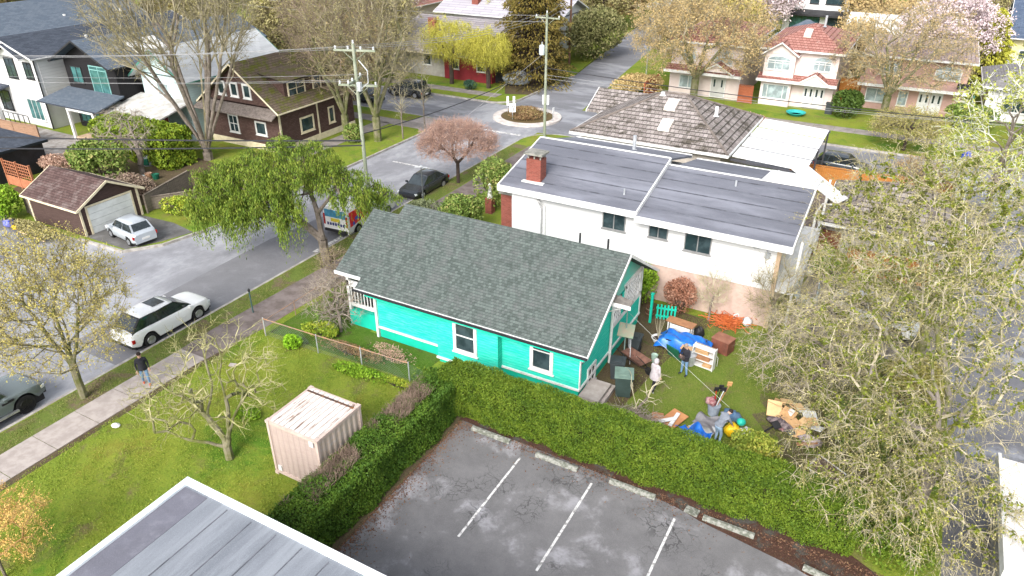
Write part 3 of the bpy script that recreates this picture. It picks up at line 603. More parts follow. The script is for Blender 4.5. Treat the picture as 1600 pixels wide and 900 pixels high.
# ---------------- hipped house with worn concrete tiles beside the circle
TILE = shingle('worn_tile', (0.22, 0.19, 0.175), (0.46, 0.41, 0.39), (0.03, 0.025, 0.02), .30, .40, .06, rowdark=.95, blotch=(.11, .095, .075), lo=.48, hi=.64, ms=.5)
T = thing('bungalow', 'bungalow with hipped roof of mossy grey tiles next to the traffic circle', 'house', (-16, 54, 0))
wallbox(T, -21.2, -10.7, 49.3, 58.8, 0, 4.0, plain('beige_stucco', (.5, .45, .4), None, 2, .9))
ro = hip(T, -21.9, -10.1, 48.7, 59.5, 4.0, 6.35, TILE, 1.6, apex=(-15.7, 54.0), caps=plain('ridge_tile', (.12, .10, .09), (.2, .17, .15), 2, .9))
mb = MB(); mb.slab([(-23.3, 55.0, 3.9), (-17, 55.0, 3.9), (-17, 57.6, 5.2), (-23.3, 57.6, 5.2)], .1); mb.slab([(-23.3, 57.6, 5.2), (-17, 57.6, 5.2), (-17, 60.2, 3.9), (-23.3, 60.2, 3.9)], .1); wg = mb.build('roof', TILE, T); wg['label'] = 'lower gabled wing of the tiled roof'
mb = MB(); mb.prism([(-23.32, 55, 3.93), (-23.32, 57.6, 5.24), (-23.32, 60.2, 3.93), (-23.32, 60.2, 3.75), (-23.32, 57.6, 5.0), (-23.32, 55, 3.75)], (-.06, 0, 0)); mb.build('fascia', WHITE, wg)
wallbox(T, -22.6, -21.2, 55.5, 59.7, 0, 3.9, plain('beige_stucco', (.5, .45, .4)))
for px, py in ((1055, 167), (1041, 199)):
    p = Vector((-15.52, 52.4, 0)) if py < 190 else Vector((-15.18, 50.3, 0)); zz = 4 + (p.y - 48.7) * 2.35 / 5.3
    mb = MB(); mb.prism([(p.x - .42, p.y - .3, zz - .1), (p.x + .42, p.y - .3, zz - .1), (p.x + .42, p.y + .75, zz + .36), (p.x - .42, p.y + .75, zz + .36)], (0, 0, .2)); mb.build('skylight', plain('skylight_dome', (.72, .68, .62), (.6, .52, .45), 1, .4), T)
vent(T, -12.4, 53.6, 5.2, .13, .7, WHITE); vent(T, -16.6, 53.7, 6.2, .16, .25, WHITE)
mb = MB()
for k in range(4):
    y = 49.6 + k * 2.72; mb.slab([(-10.0, y, 3.74), (-5.1, y, 3.5), (-5.1, y + 2.34, 3.5), (-10.0, y + 2.34, 3.74)], .06)
cp = mb.build('canopy', plain('white_sheet', (.80, .80, .80), (.74, .74, .74), 1, .35), T)
mb = MB()
for k in range(5): mb.prism([(-10.05, 49.5 + k * 2.72 - .24, 3.5), (-5.0, 49.5 + k * 2.72 - .24, 3.26), (-5.0, 49.5 + k * 2.72 - .24, 3.40), (-10.05, 49.5 + k * 2.72 - .24, 3.64)], (0, .12, 0))
for y in (49.6, 55, 60.2): mb.box(-5.2, -5.08, y, y + .12, 0, 3.45)
mb.build('beam', plain('grey_beam', (.07, .07, .08), None, 2, .6), cp)
mb = MB(); mb.slab([(-5.95, 49.1, 3.66), (-2.55, 44.9, 3.36), (-2.05, 46.2, 3.36), (-5.5, 50.9, 3.66)], .06); s = mb.build('canopy', plain('white_sheet', (.88, .88, .88)), T); s['label'] = 'diagonal white canopy strip'
mb = MB(); mb.tube([(-2.5, 45.0, 3.3), (-2.5, 45.0, 0)], .05, 6); mb.tube([(-2.1, 46.2, 3.3), (-2.1, 46.2, 0)], .05, 6); mb.tube([(-2.6, 44.95, 3.25), (-3.3, 44.9, 3.2), (-3.6, 44.0, 2.6)], .05, 6); mb.build('canopy_post', WHITE, s)

# ---------------- tiled garage
T = thing('garage', 'low garage with hipped grey tile roof beside the orange fence', 'garage', (0.4, 47.5, 0))
wallbox(T, -2.7, 4.0, 44.3, 50.6, 0, 2.5, plain('grey_stucco', (.42, .40, .37), None, 2, .9))
hip(T, -3.2, 4.4, 43.6, 51.2, 2.6, 4.3, TILE, .8, caps=plain('ridge_tile', (.12, .10, .09)))
mb = MB(); mb.box(.2, 2.9, 44.22, 44.3, 0, 2.1); mb.build('garage_door', plain('pale_door', (.5, .5, .48), None, 1, .6), T)

# ---------------- flat-roofed building bottom left
T = thing('flat_roof_building', 'building with a flat grey felt roof and white metal edge in the near corner', 'building', (-15, 0, 0))
wallbox(T, -17.0, 2.0, -18, 9.7, -.1, 3.3, plain('grey_stucco', (.42, .40, .37)))
FLT = asphalt('granule_felt', (0.175, 0.19, 0.215), (0.13, 0.143, 0.165), (0.215, 0.232, 0.258), 2.6, 0.40, 0.66, wet=.02, stretch=(1, .10, 1))
mb = MB(); mb.slab([(-17.2, -18, 3.46), (2.0, -18, 3.46), (2.0, 10.0, 3.46), (-17.2, 10.0, 3.46)], .2); ro = mb.build('roof', FLT, T)
mb = MB(); mb.box(-17.2, -16.2, -18, 9.9, 3.46, 3.475); mb.build('edge_strip', asphalt('edge_felt', (.13, .13, .16), (.10, .10, .12), (.18, .18, .21), .7, .5, .7, wet=.1), ro)
mb = MB()
for k in range(17): mb.box(-15.3 + k * 1.0, -15.27 + k * 1.0, -18, 9.85, 3.46, 3.479)
mb.build('felt_seam', plain('felt_edge', (.09, .095, .11), (.16, .165, .19), 1.5, .9), ro)
mb = MB(); mb.box(-17.42, -17.2, -18, 10.2, 3.2, 3.56); mb.box(-17.2, 2.1, 9.98, 10.2, 3.2, 3.56); mb.box(-17.46, -17.4, -18, 10.24, 3.05, 3.5); mb.build('parapet', plain('white_metal_edge', (.78, .82, .84), (.66, .72, .75), 1.2, .35), T)

# ---------------- shipping container
CT = siding('container_steel', (0.43, 0.345, 0.31), .28, .05, .18, vertical=True, c2=(.38, .30, .27))
CT2 = siding('container_side', (0.50, 0.40, 0.31), .28, .1, .2, vertical=True, c2=(.5, .44, .42))
T = thing('shipping_container', 'small beige shipping container with peeling ribbed roof on the lawn', 'container', (-17.1, 15.5, 0))
x0, x1, y0, y1, h = -18.33, -15.82, 14.22, 16.65, 2.59
def corr(a, b, fixed, axis, z0, z1, s, m, name):
    mb = MB(); n = int((b - a) / .07); pts = []
    for i in range(n + 1):
        t = a + (b - a) * i / n; d = (.0, .035, .035, .0)[i % 4] * s; pts.append((t, fixed + d) if axis == 'x' else (fixed + d, t))
    V = [(p[0], p[1], z) for z in (z0, z1) for p in pts]; k = len(pts); mb.add(V, [(i, i + 1, k + i + 1, k + i) for i in range(k - 1)]); return mb.build(name, m, T)
corr(x0 + .1, x1 - .1, y0 + .03, 'x', .15, h - .12, 1, CT, 'end_wall'); corr(y0 + .1, y1 - .1, x1 - .03, 'y', .15, h - .12, -1, CT2, 'side_wall')
corr(y0 + .1, y1 - .1, x0 + .03, 'y', .15, h - .12, 1, CT, 'side_wall'); corr(x0 + .1, x1 - .1, y1 - .03, 'x', .15, h - .12, -1, CT, 'door_wall')
mb = MB()
for x in (x0, x1 - .11):
    for y in (y0, y1 - .11): mb.box(x, x + .11, y, y + .11, .1, h)
for z in (.08, h - .12):
    mb.box(x0 + .11, x1 - .11, y0, y0 + .1, z, z + .12); mb.box(x0 + .11, x1 - .11, y1 - .1, y1, z, z + .12); mb.box(x0, x0 + .1, y0 + .11, y1 - .11, z, z + .12); mb.box(x1 - .1, x1, y0 + .11, y1 - .11, z, z + .12)
mb.build('frame', plain('container_frame', (.54, .43, .38), (.46, .36, .31), 3, .6), T)
mb = MB(); nr = 9
for k in range(nr): a = x0 + .12 + k * (x1 - x0 - .24) / nr; b = a + (x1 - x0 - .24) / nr * .72; mb.box(a, b, y0 + .08, y1 - .08, h - .05, h + .008)
mb.box(x0 + .1, x1 - .1, y0 + .1, y1 - .1, h - .08, h - .03)
mb.build('roof', plain('peeling_paint', (.62, .57, .53), (.26, .18, .14), 3.0, .8, lo=.33, hi=.47, stretch=(3.0, .35, 1)), T)
mb = MB(); mb.box(x0 + .10, x1 - .10, y1 - .33, y1 - .24, h + .0, h + .02); mb.build('rust_band', plain('dark_rust', (.05, .04, .04), (.22, .09, .03), 4, .9), T)
mb = MB()
for x in (x0 - .02, x1 - .16):
    for y in (y0 - .02, y1 - .16):
        for z in (0, h - .1): mb.box(x, x + .18, y, y + .18, z, z + .12)
mb.build('corner_casting', plain('container_frame', (.66, .52, .46)), T)
mb = MB(); mb.box(x1 - .42, x1 - .22, y0 - .012, y0 + .03, h - .36, h - .14); mb.box(x0 + .2, x0 + .38, y0 - .012, y0 + .03, .25, .5); mb.build('label_plate', WHITE, T)

# ---------------- brown garage
BRS = siding('brown_siding', (.085, .055, .048), .16, .15, .35, c2=(.06, .038, .034))
BSH = shingle('brown_shingle', (.075, .045, .042), (.15, .095, .088), (.03, .018, .016), .3, .17, .10, blotch=(.19, .145, .135), lo=.5, hi=.62)
T = thing('garage', 'brown timber garage with white roller door and a silver hatchback outside', 'garage', (-49, 26, 0))
gx0, gx1, gy0, gy1 = -50.6, -45.1, 24.3, 28.6
wallbox(T, gx0, gx1, gy0, gy1, -.1, 2.0, BRS)
gable(T, 'x', gx0 - .2, gx1 + .3, gy0 - .3, gy1 + .3, 1.95, 3.25, BSH, BRS, (gx0, gx1), (gy0, gy1), th=.1, fm=CREAM)
mb = MB(); mb.box(gx1, gx1 + .05, gy0, gy0 + .14, 0, 2); mb.box(gx1, gx1 + .05, gy1 - .14, gy1, 0, 2); mb.box(gx0, gx0 + .14, gy0 - .04, gy0, 0, 1.9); mb.build('corner_board', CREAM, T)
mb = MB(); mb.box(gx1, gx1 + .06, 24.75, 24.88, 0, 1.95); mb.box(gx1, gx1 + .06, 28.0, 28.13, 0, 1.95); mb.box(gx1, gx1 + .06, 24.88, 28.0, 1.83, 1.95); dr = mb.build('door_frame', CREAM, T)
mb = MB()
for k in range(4): mb.box(gx1, gx1 + .04, 24.88, 28.0, .02 + k * .45, .45 + k * .45)
mb.build('garage_door', plain('white_door', (.72, .74, .72), (.6, .62, .6), 1, .5), T)

# ---------------- houses along the cross street, west
STUC = plain('white_render', (.68, .68, .68), (.60, .60, .60), 1, .8)
LSID = siding('white_lap_siding', (.66, .66, .65), .28, .04, .25)
DSH = shingle('charcoal_shingle', (.045, .055, .075), (.09, .105, .135), (.02, .025, .03), .5, .2, .08)
DSH2 = shingle('slate_shingle', (.10, .13, .17), (.16, .19, .23), (.05, .06, .08), .5, .2, .08)
T = thing('house', 'modern white house with charcoal roof and small front gable, far left', 'house', (-74, 48, 0))
X0, X1, Y0 = -78.4, -70.2, 38.0
wallbox(T, X0, X1, Y0 + .02, 56, -.1, 6.5, STUC)
wallbox(T, X1 - .02, X1 + .06, Y0 + .3, 45, 2.6, 6.4, LSID, 'side_wall')
gable(T, 'y', Y0 - .5, 56.5, X0 - .5, X1 + .5, 6.5, 8.0, DSH, STUC, (Y0, 55.9), (X0, X1), fm=WHITE)
gable(T, 'y', Y0 - .9, 46, -75.6, -70.9, 6.45, 7.6, DSH, STUC, (Y0 - .3, 45), (-75.2, -71.2), fm=WHITE)
window(T, (-74.9, Y0 - .02, 4.3), (1, 0, 0), (0, -1, 0), 1.5, 1.9, DARKTRIM, GLASS, t=.08, bars=(.5,)); window(T, (-72.0, Y0 - .02, 4.5), (1, 0, 0), (0, -1, 0), 1.2, 1.5, DARKTRIM, GLASS, t=.08, bars=(.5,))
window(T, (-77.6, Y0 - .02, 1.0), (1, 0, 0), (0, -1, 0), 1.7, 1.9, DARKTRIM, GLASS, t=.08, bars=(.3,), rails=(.5,)); window(T, (-73.2, Y0 - .02, .6), (1, 0, 0), (0, -1, 0), 2.2, 2.0, WHITE, TEALGLASS, bars=(.33, .66))
mb = MB(); mb.slab([(-79.2, Y0 - 1.8, 3.1), (-75.5, Y0 - 1.8, 3.1), (-75.5, Y0 + .0, 3.5), (-79.2, Y0 + .0, 3.5)], .15); pr = mb.build('porch_roof', DSH, T)
mb = MB(); mb.box(-79.3, -75.4, Y0 - 1.9, Y0 - 1.8, 2.75, 3.12); mb.box(-75.9, -75.5, Y0 - 1.7, Y0 - 1.3, 0, 2.9); mb.build('porch_post', WHITE, pr)
mb = MB(); mb.tube([(X1 + .1, Y0 - .1, 0), (X1 + .1, Y0 - .1, 6.3)], .07, 6); mb.build('downpipe', DARKTRIM, T)
mb = MB()
for k in range(6): mb.tube([(-75.3 + k * .8, Y0 - 1.4, .3), (-75.3 + k * .8, Y0 - 1.4, 1.4)], .04, 5)
mb.tube([(-75.3, Y0 - 1.4, 1.4), (-71.3, Y0 - 1.4, 1.4)], .04, 5); mb.build('railing', DARKTRIM, T)
for x, y in ((-76.2, 44), (-73.5, 42), (-71.8, 44.5)): vent(T, x, y, 7.1, .14, .3, WHITE)

T = thing('house', 'black modern gabled house with teal windows and a white framed porch', 'house', (-65, 48, 0))
BLK = siding('black_siding', (.02, .019, .021), .2, .1, .4, vertical=True)
X0, X1, Y0 = -69.0, -61.8, 40.0
wallbox(T, X0, X1, Y0, 57, -.1, 6.3, BLK)
gable(T, 'y', Y0 - 1.0, 57.5, X0 - .6, X1 + .6, 6.2, 8.25, DSH2, BLK, (Y0, 56.9), (X0, X1), fm=DARKTRIM)
window(T, (-68.2, Y0, 4.2), (1, 0, 0), (0, -1, 0), 1.6, 1.5, DARKTRIM, TEALGLASS, t=.07, bars=(.5,)); window(T, (-65.4, Y0, 3.6), (1, 0, 0), (0, -1, 0), 2.4, 2.4, plain('teal_frame', (.25, .5, .48), None, 1, .5), TEALGLASS, t=.07, bars=(.5,), rails=(.85,))
window(T, (-68.6, Y0, .5), (1, 0, 0), (0, -1, 0), 2.9, 2.3, DARKTRIM, TEALGLASS, t=.07, bars=(.25, .5, .75))
mb = MB(); mb.slab([(-69.4, Y0 - 3.2, 3.05), (-60.9, Y0 - 3.2, 3.05), (-61.4, Y0 + .05, 3.7), (-69.4, Y0 + .05, 3.7)], .12); pr = mb.build('porch_roof', DSH2, T)
mb = MB(); mb.box(-65.4, -65.15, Y0 - 3.1, Y0 - 2.9, 0, 2.9); mb.box(-61.9, -61.6, Y0 - 3.1, Y0 - 2.9, 0, 2.9); mb.box(-65.4, -61.6, Y0 - 3.12, Y0 - 2.88, 2.7, 3.0); mb.build('porch_post', WHITE, pr)
mb = MB(); mb.box(-65.15, -63.4, Y0 - .3, Y0 - .1, .3, 2.7); mb.box(-65.2, -61.5, Y0 - 3.0, Y0, .0, .3); mb.build('porch_panel', plain('tan_board', (.55, .40, .27)), T)
door(T, (-63.3, Y0 - .05, .3), (1, 0, 0), (0, -1, 0), 1.2, 2.4, TEALGLASS, WHITE)
for dy in (0, 1.7): mb = MB(); mb.prism([(-63.9, 43 + dy, 7.62), (-62.2, 43 + dy, 6.72), (-62.2, 44.4 + dy, 6.72), (-63.9, 44.4 + dy, 7.62)], (0, 0, .16)); mb.build('skylight', WHITE, T)
mb = MB(); mb.box(-61.7, -58.9, 36.8, 36.85, .2, 1.3); mb.build('glass_fence', TEALGLASS, T)

T = thing('house', 'pale blue house with white roof and green bargeboard behind the bare maples', 'house', (-58.6, 48, 0))
PB = siding('pale_blue_siding', (.52, .66, .68), .2, .05, .2)
WR = shingle('white_roofing', (.46, .48, .50), (.60, .62, .64), (.55, .58, .6), .5, .3, .05, ms=.12, bump=.3)
GRN = plain('green_trim', (.08, .28, .22), None, 1, .6)
wallbox(T, -61.2, -55.3, 42, 53, -.1, 5.4, PB)
gable(T, 'y', 41.2, 53.4, -61.8, -54.7, 5.3, 7.8, WR, PB, (42, 52.9), (-61.2, -55.3), fm=GRN)
window(T, (-59.3, 42, 3.6), (1, 0, 0), (0, -1, 0), 1.6, 1.2, WHITE, PALEGLASS)
mb = MB(); mb.slab([(-62.2, 37.8, 2.7), (-55.0, 37.8, 2.7), (-55.0, 42.0, 3.6), (-62.2, 42.0, 3.6)], .12); pr = mb.build('porch_roof', plain('pale_roofing', (.50, .50, .49), (.36, .34, .31), 1.5, .9), T)
mb = MB()
for x in (-62.0, -60.2, -58.2, -55.3): mb.box(x, x + .2, 37.9, 38.1, 0, 2.6)
mb.box(-62, -55, 37.85, 38.0, .1, 1.0); mb.build('porch_post', plain('pale_blue_paint', (.55, .72, .74), None, 1, .6), pr)
window(T, (-60.0, 41.97, .8), (1, 0, 0), (0, -1, 0), 1.4, 1.5, WHITE, plain('red_curtain', (.35, .06, .07)))

T = thing('house', 'dark brown shingled house with cream trimmed steep gable behind the bare trees', 'house', (-50, 47, 0))
BW = shingle('brown_wall_shingle', (.085, .05, .043), (.135, .085, .072), (.05, .022, .02), .22, .14, .08, wall=True)
MR = shingle('mossy_roof', (.13, .10, .075), (.20, .15, .11), (.05, .04, .03), .4, .2, .1, blotch=(.13, .14, .02), lo=.45, hi=.6)
X0, X1, Y0 = -54.4, -46.0, 43.0
wallbox(T, X0, X1, Y0, 52.5, -.2, 3.6, BW)
mb = MB(); mb.box(X0 - .03, X1 + .03, Y0 - .03, 52.5, -.2, .55); mb.build('foundation', CREAM, T)
gable(T, 'y', Y0 - .5, 53, X0 - .6, X1 + .6, 3.6, 7.2, MR, BW, (Y0, 52.4), (X0, X1), fm=CREAM)
mb = MB(); mb.slab([(X0 - .5, Y0 - 1.1, 3.2), (X1 + .4, Y0 - 1.1, 3.2), (X1 + .4, Y0, 3.75), (X0 - .5, Y0, 3.75)], .1); mb.build('pent_roof', plain('grey_shingles', (.2, .17, .15), (.12, .1, .09), 5, .9), T)
for x in (-52.6, -51.1, -49.6): window(T, (x, Y0, 4.3), (1, 0, 0), (0, -1, 0), .95, 1.25, WHITE, GLASS, t=.16, bars=())
window(T, (-52.0, Y0, 1.1), (1, 0, 0), (0, -1, 0), 1.2, 1.6, WHITE, GLASS, t=.13, bars=(.5,), rails=(.5,)); window(T, (-48.8, Y0, 1.3), (1, 0, 0), (0, -1, 0), 1.3, 1.2, WHITE, GLASS, t=.14, bars=())
window(T, (X1, 45.4, 1.1), (0, 1, 0), (1, 0, 0), 1.7, 1.4, CREAM, GLASS, t=.16, bars=()); window(T, (X1, 49.0, 1.1), (0, 1, 0), (1, 0, 0), .8, 1.5, CREAM, GLASS, t=.14, bars=())
mb = MB(); mb.box(X1, X1 + .06, Y0, Y0 + .2, .5, 3.5); mb.box(X1, X1 + .05, 47.6, 47.75, .5, 3.4); mb.build('corner_board', CREAM, T)
db = MB(); db.box(-48.8, -46.5, 44.6, 49.6, 3.9, 5.75); dm = db.build('dormer', BW, T)
db = MB(); db.slab([(-50.6, 44.2, 6.55), (-46.0, 44.2, 5.8), (-46.0, 50.0, 5.8), (-50.6, 50.0, 6.55)], .12); db.build('roof', MR, dm)
window(T, (-46.5, 45.0, 4.25), (0, 1, 0), (1, 0, 0), 2.1, 1.35, CREAM, GLASS, t=.14, bars=(.5,), rails=(.5,)); window(T, (-46.5, 48.0, 4.25), (0, 1, 0), (1, 0, 0), 1.1, 1.35, CREAM, GLASS, t=.14, bars=())

# ---------------- pink houses across the cross street, east
PK = plain('pale_pink_stucco', (.70, .60, .57), (.64, .54, .51), 1.5, .9)
PKB = plain('salmon_stucco', (.52, .34, .29), (.44, .28, .24), 1.5, .9)
RT = shingle('red_tile', (.34, .15, .125), (.48, .25, .21), (.13, .03, .02), .35, .42, .08, rowdark=.9, blotch=(.55, .42, .38), lo=.55, hi=.7)
ORF = siding('orange_fence_board', (.46, .17, .06), .16, .15, .4, vertical=True, c2=(.34, .12, .045))
def arched(T, x, y, z, w_, h_):
    window(T, (x, y, z), (1, 0, 0), (0, -1, 0), w_, h_, WHITE, PALEGLASS, t=.1, bars=(.33, .66), rails=(.72,), label=None)
    mb = MB(); n = 10; a = [(x + w_ / 2 + (w_ / 2) * math.cos(math.pi * i / n), y, z + h_ + .45 * math.sin(math.pi * i / n)) for i in range(n + 1)]; mb.prism(a, (0, -.05, 0)); o = mb.build('arch_window', WHITE, T)
    mb = MB(); mb.prism([(x + w_ / 2 + (w_ / 2 - .1) * math.cos(math.pi * i / n), y - .05, z + h_ + .36 * math.sin(math.pi * i / n)) for i in range(n + 1)], (0, -.015, 0)); mb.build('pane', PALEGLASS, o)
def pinkhouse(label, x0, x1, y0, wall, rm, ze=5.7, zr=7.6, lower=None, yb=12, gab=True):
    T = thing('house', label, 'house', ((x0 + x1) / 2, y0 + 5, 0))
    wallbox(T, x0, x1, y0, y0 + yb, -.1, ze, wall)
    hip(T, x0 - .5, x1 + .5, y0 - .6, y0 + yb + .5, ze, zr, rm, .6, apex=((x0 + x1) / 2 + .2, y0 + 4.5), caps=None, axis='y')
    mb = MB(); mb.slab([(x0 - .3, y0 - 1.3, 2.75), (x1 + .3, y0 - 1.3, 2.75), (x1 + .3, y0, 3.15), (x0 - .3, y0, 3.15)], .12); pr = mb.build('pent_roof', lower or rm, T)
    mb = MB(); mb.box(x0 - .36, x1 + .36, y0 - 1.38, y0 - 1.3, 2.5, 2.78); mb.build('fascia', WHITE, pr)
    return T
T = pinkhouse('pale pink two-storey house with bright red tile hipped roof', -14.3, -7.2, 80, PK, RT)
gable(T, 'y', 78.9, 82, -14.5, -10.9, 5.2, 6.4, RT, PK, (79.3, 81.9), (-14.2, -11.2)); wallbox(T, -14.2, -11.2, 79.3, 80.02, 0, 5.2, PK, 'bay')
arched(T, -13.9, 79.3, 3.6, 2.3, 1.0); arched(T, -9.6, 80, 3.7, 1.8, 1.0)
window(T, (-14.0, 79.3, .7), (1, 0, 0), (0, -1, 0), 2.6, 1.5, WHITE, PALEGLASS, bars=(.2, .8))
gable(T, 'y', 78.5, 80, -10.4, -7.6, 2.8, 3.7, RT, PK, (78.6, 79.9), (-10.2, -7.8))
for k in (0, 1): door(T, (-10.0 + k * 1.05, 79.9, .1), (1, 0, 0), (0, -1, 0), 1.0, 2.2, WHITE, WHITE, lites=2)
mb = MB(); mb.prism([(-11.2, 81.6, 6.6), (-10.5, 81.6, 6.6), (-10.5, 82.7, 7.0), (-11.2, 82.7, 7.0)], (0, 0, .3)); mb.build('skylight', plain('skylight_dome', (.72, .68, .62)), T)
vent(T, -9.7, 84.6, 7.3, .12, 1.1, plain('galvanised', (.5, .52, .55)))
T = pinkhouse('pale pink house half hidden behind the yellow budding maple', -24.0, -16.4, 79.5, PK, RT, lower=RT)
arched(T, -22.9, 79.5, 3.7, 1.6, 1.0); arched(T, -19.4, 79.5, 3.5, 2.0, 1.1)
gable(T, 'y', 77.9, 80, -20.4, -16.9, 2.9, 3.9, RT, PK, (78.2, 79.9), (-20.0, -17.3))
window(T, (-22.9, 79.5, .7), (1, 0, 0), (0, -1, 0), 2.0, 1.4, WHITE, PALEGLASS); door(T, (-19.4, 79.4, .1), (1, 0, 0), (0, -1, 0), 1.6, 2.2, plain('pale_door', (.5, .5, .48)), WHITE, lites=2)
T = pinkhouse('salmon pink house with long grey-pink roof and white balcony edge', -4.9, 4.2, 83, PKB, shingle('pinkish_tile', (.34, .25, .23), (.5, .4, .38), (.14, .1, .09), .5, .4, .12), ze=5.4, zr=6.3, lower=PKB)
arched(T, -3.6, 83, 3.5, 1.9, .9); arched(T, 1.3, 83, 3.5, 2.3, .9)
window(T, (-4.4, 83, .7), (1, 0, 0), (0, -1, 0), 2.0, 1.4, WHITE, PALEGLASS); window(T, (-1.4, 83, .6), (1, 0, 0), (0, -1, 0), .9, 1.5, WHITE, PALEGLASS, bars=())
for k in (0, 1): door(T, (.4 + k * 1.1, 82.97, .1), (1, 0, 0), (0, -1, 0), 1.05, 2.2, WHITE, WHITE, lites=2)
mb = MB(); mb.box(3.4, 4.5, 81.6, 81.7, 3.1, 3.6); mb.box(4.45, 4.5, 81.6, 83, 3.1, 3.6); mb.build('balcony_rail', DARKTRIM, T)

# low bungalow far right with grey roof
T = thing('house', 'low white bungalow with grey shingle roof at the right edge', 'house', (11, 84, 0))
wallbox(T, 6.3, 18, 84, 92, -.1, 3.4, STUC)
GSH = shingle('mid_grey_shingle', (.20, .19, .19), (.30, .29, .29), (.12, .11, .11), .5, .22, .08)
hip(T, 5.6, 19, 83.2, 93, 3.3, 5.4, GSH, 3)
window(T, (7.6, 84, .9), (1, 0, 0), (0, -1, 0), 2.4, 1.5, WHITE, GLASS, bars=(.5,)); window(T, (11.6, 84, 1.2), (1, 0, 0), (0, -1, 0), 1.4, 1.1, DARKTRIM, GLASS, bars=(.5,))
door(T, (10.3, 83.97, .1), (1, 0, 0), (0, -1, 0), 1.0, 2.1, WHITE, WHITE)
mb = MB(); mb.box(6.2, 6.5, 83.6, 83.9, 0, 3.2); mb.box(7.2, 7.4, 83.6, 83.9, 0, 3.2); mb.build('porch_post', WHITE, T)
# blue roof + yellow house beyond
T = thing('house', 'yellow house with dark blue roof at the top right corner', 'house', (13, 112, 0))
wallbox(T, 8.8, 20, 106, 118, -.1, 4.6, plain('yellow_siding', (.72, .66, .38), None, 1, .7))
gable(T, 'x', 8.0, 21, 105, 119, 4.6, 8.2, shingle('blue_shingle', (.07, .10, .16), (.12, .16, .23), (.04, .05, .08), .5, .2, .08), plain('yellow_siding', (.72, .66, .38)), (8.8, 20), (106, 118))
window(T, (9.6, 106, 1.6), (1, 0, 0), (0, -1, 0), 1.6, 1.6, WHITE, GLASS); window(T, (12.6, 106, 2.2), (1, 0, 0), (0, -1, 0), 2.0, 1.0, WHITE, GLASS)
mb = MB(); mb.box(8.6, 13, 103.4, 103.5, 1.2, 2.1); mb.box(8.6, 13, 103.4, 106, .9, 1.2); mb.build('deck', plain('yellow_siding', (.72, .66, .38)), T)
T = thing('shed', 'long white flat shed roof in front of the yellow house', 'shed', (11, 99, 0))
wallbox(T, 7.2, 20, 97.5, 102, -.1, 2.6, STUC); mb = MB(); mb.box(6.8, 20.5, 97, 102.5, 2.6, 2.8); mb.build('roof', plain('white_sheet', (.88, .88, .88)), T)
# modern white house, top
T = thing('house', 'tall modern white house with black framed windows at the top of the scene', 'house', (-15, 126, 0))
wallbox(T, -20.0, -11.0, 121, 134, -.1, 9.5, STUC)
for k, (x, w_) in enumerate(((-19.3, 1.4), (-16.6, 1.3), (-14.4, 2.6))): window(T, (x, 121, 4.9), (1, 0, 0), (0, -1, 0), w_, 2.0, DARKTRIM, GLASS, bars=())
mb = MB(); mb.slab([(-20.4, 119.4, 3.6), (-10.8, 119.4, 3.6), (-10.8, 121, 4.1), (-20.4, 121, 4.1)], .25); mb.build('pent_roof', DARKTRIM, T)
window(T, (-19.0, 121, .8), (1, 0, 0), (0, -1, 0), 4.2, 2.4, DARKTRIM, TEALGLASS, bars=(.2, .4, .6, .8)); window(T, (-14.0, 121, .8), (1, 0, 0), (0, -1, 0), 2.6, 2.4, DARKTRIM, GLASS, bars=(.5,))
mb = MB(); mb.box(-11.1, -10.9, 120.9, 121.1, 0, 9.5); mb.box(-20.5, -10.6, 120.6, 134.5, 9.5, 9.8); mb.build('roof', DARKTRIM, T)
T = thing('garage', 'dark grey hipped garage roof just behind the red tile roof', 'garage', (-13, 102, 0))
wallbox(T, -17.2, -10.4, 99, 105, -.1, 3, STUC); hip(T, -17.8, -9.8, 98.4, 105.6, 3.0, 5.4, DSH2, .4)
T = thing('house', 'white roofed low house behind the pink blossom tree', 'house', (-3, 108, 0))
wallbox(T, -9, 2, 104, 113, -.1, 4.2, STUC); gable(T, 'x', -9.6, 2.6, 103.2, 113.8, 4.2, 5.8, plain('white_roof', (.74, .72, .70), (.62, .6, .58), .8, .7), STUC, (-9, 2), (104, 113))
# houses north of the circle
T = thing('house', 'low house with dark red wall and ribbed grey roof beyond the circle', 'house', (-46, 80, 0))
RW = plain('dark_red_wall', (.26, .03, .04), (.2, .025, .03), 1, .8)
wallbox(T, -49.5, -43.0, 73.2, 91, -.1, 2.9, RW); wallbox(T, -58.5, -49.5, 73.6, 91, -.1, 2.9, plain('grey_stucco', (.42, .40, .37)), 'side_wall')
RIB = siding('ribbed_roof', (.42, .40, .42), .5, .1, .35, vertical=False)
gable(T, 'x', -59.2, -42.2, 72.3, 93, 2.9, 5.4, shingle('ribbed_metal', (.28, .25, .26), (.38, .35, .36), (.15, .13, .14), 2.0, .6, .1, rowdark=.6), RW, (-58.5, -43), (73.6, 91), fm=CREAM)
for x in (-52.8, -48.6, -45.0): window(T, (x, 73.2 if x > -49.5 else 73.6, 1.2), (1, 0, 0), (0, -1, 0), 1.2, 1.2, WHITE, GLASS, bars=())
mb = MB(); mb.box(-54.2, -53.2, 77.0, 77.9, 3.6, 6.0); mb.build('chimney', BRICK, T)
mb = MB(); mb.box(-43.0, -41.4, 74, 82, 0, 2.3); mb.build('porch', DARKTRIM, T)
T = thing('house', 'house with long lilac-grey ribbed roof behind the willows', 'house', (-55, 96, 0))
wallbox(T, -62, -44, 92, 101, -.1, 4.4, STUC)
gable(T, 'x', -63, -43, 91, 102, 4.4, 6.6, shingle('lilac_metal', (.40, .38, .42), (.52, .50, .54), (.26, .24, .28), 3.0, .6, .1), STUC, (-62, -44), (92, 101))
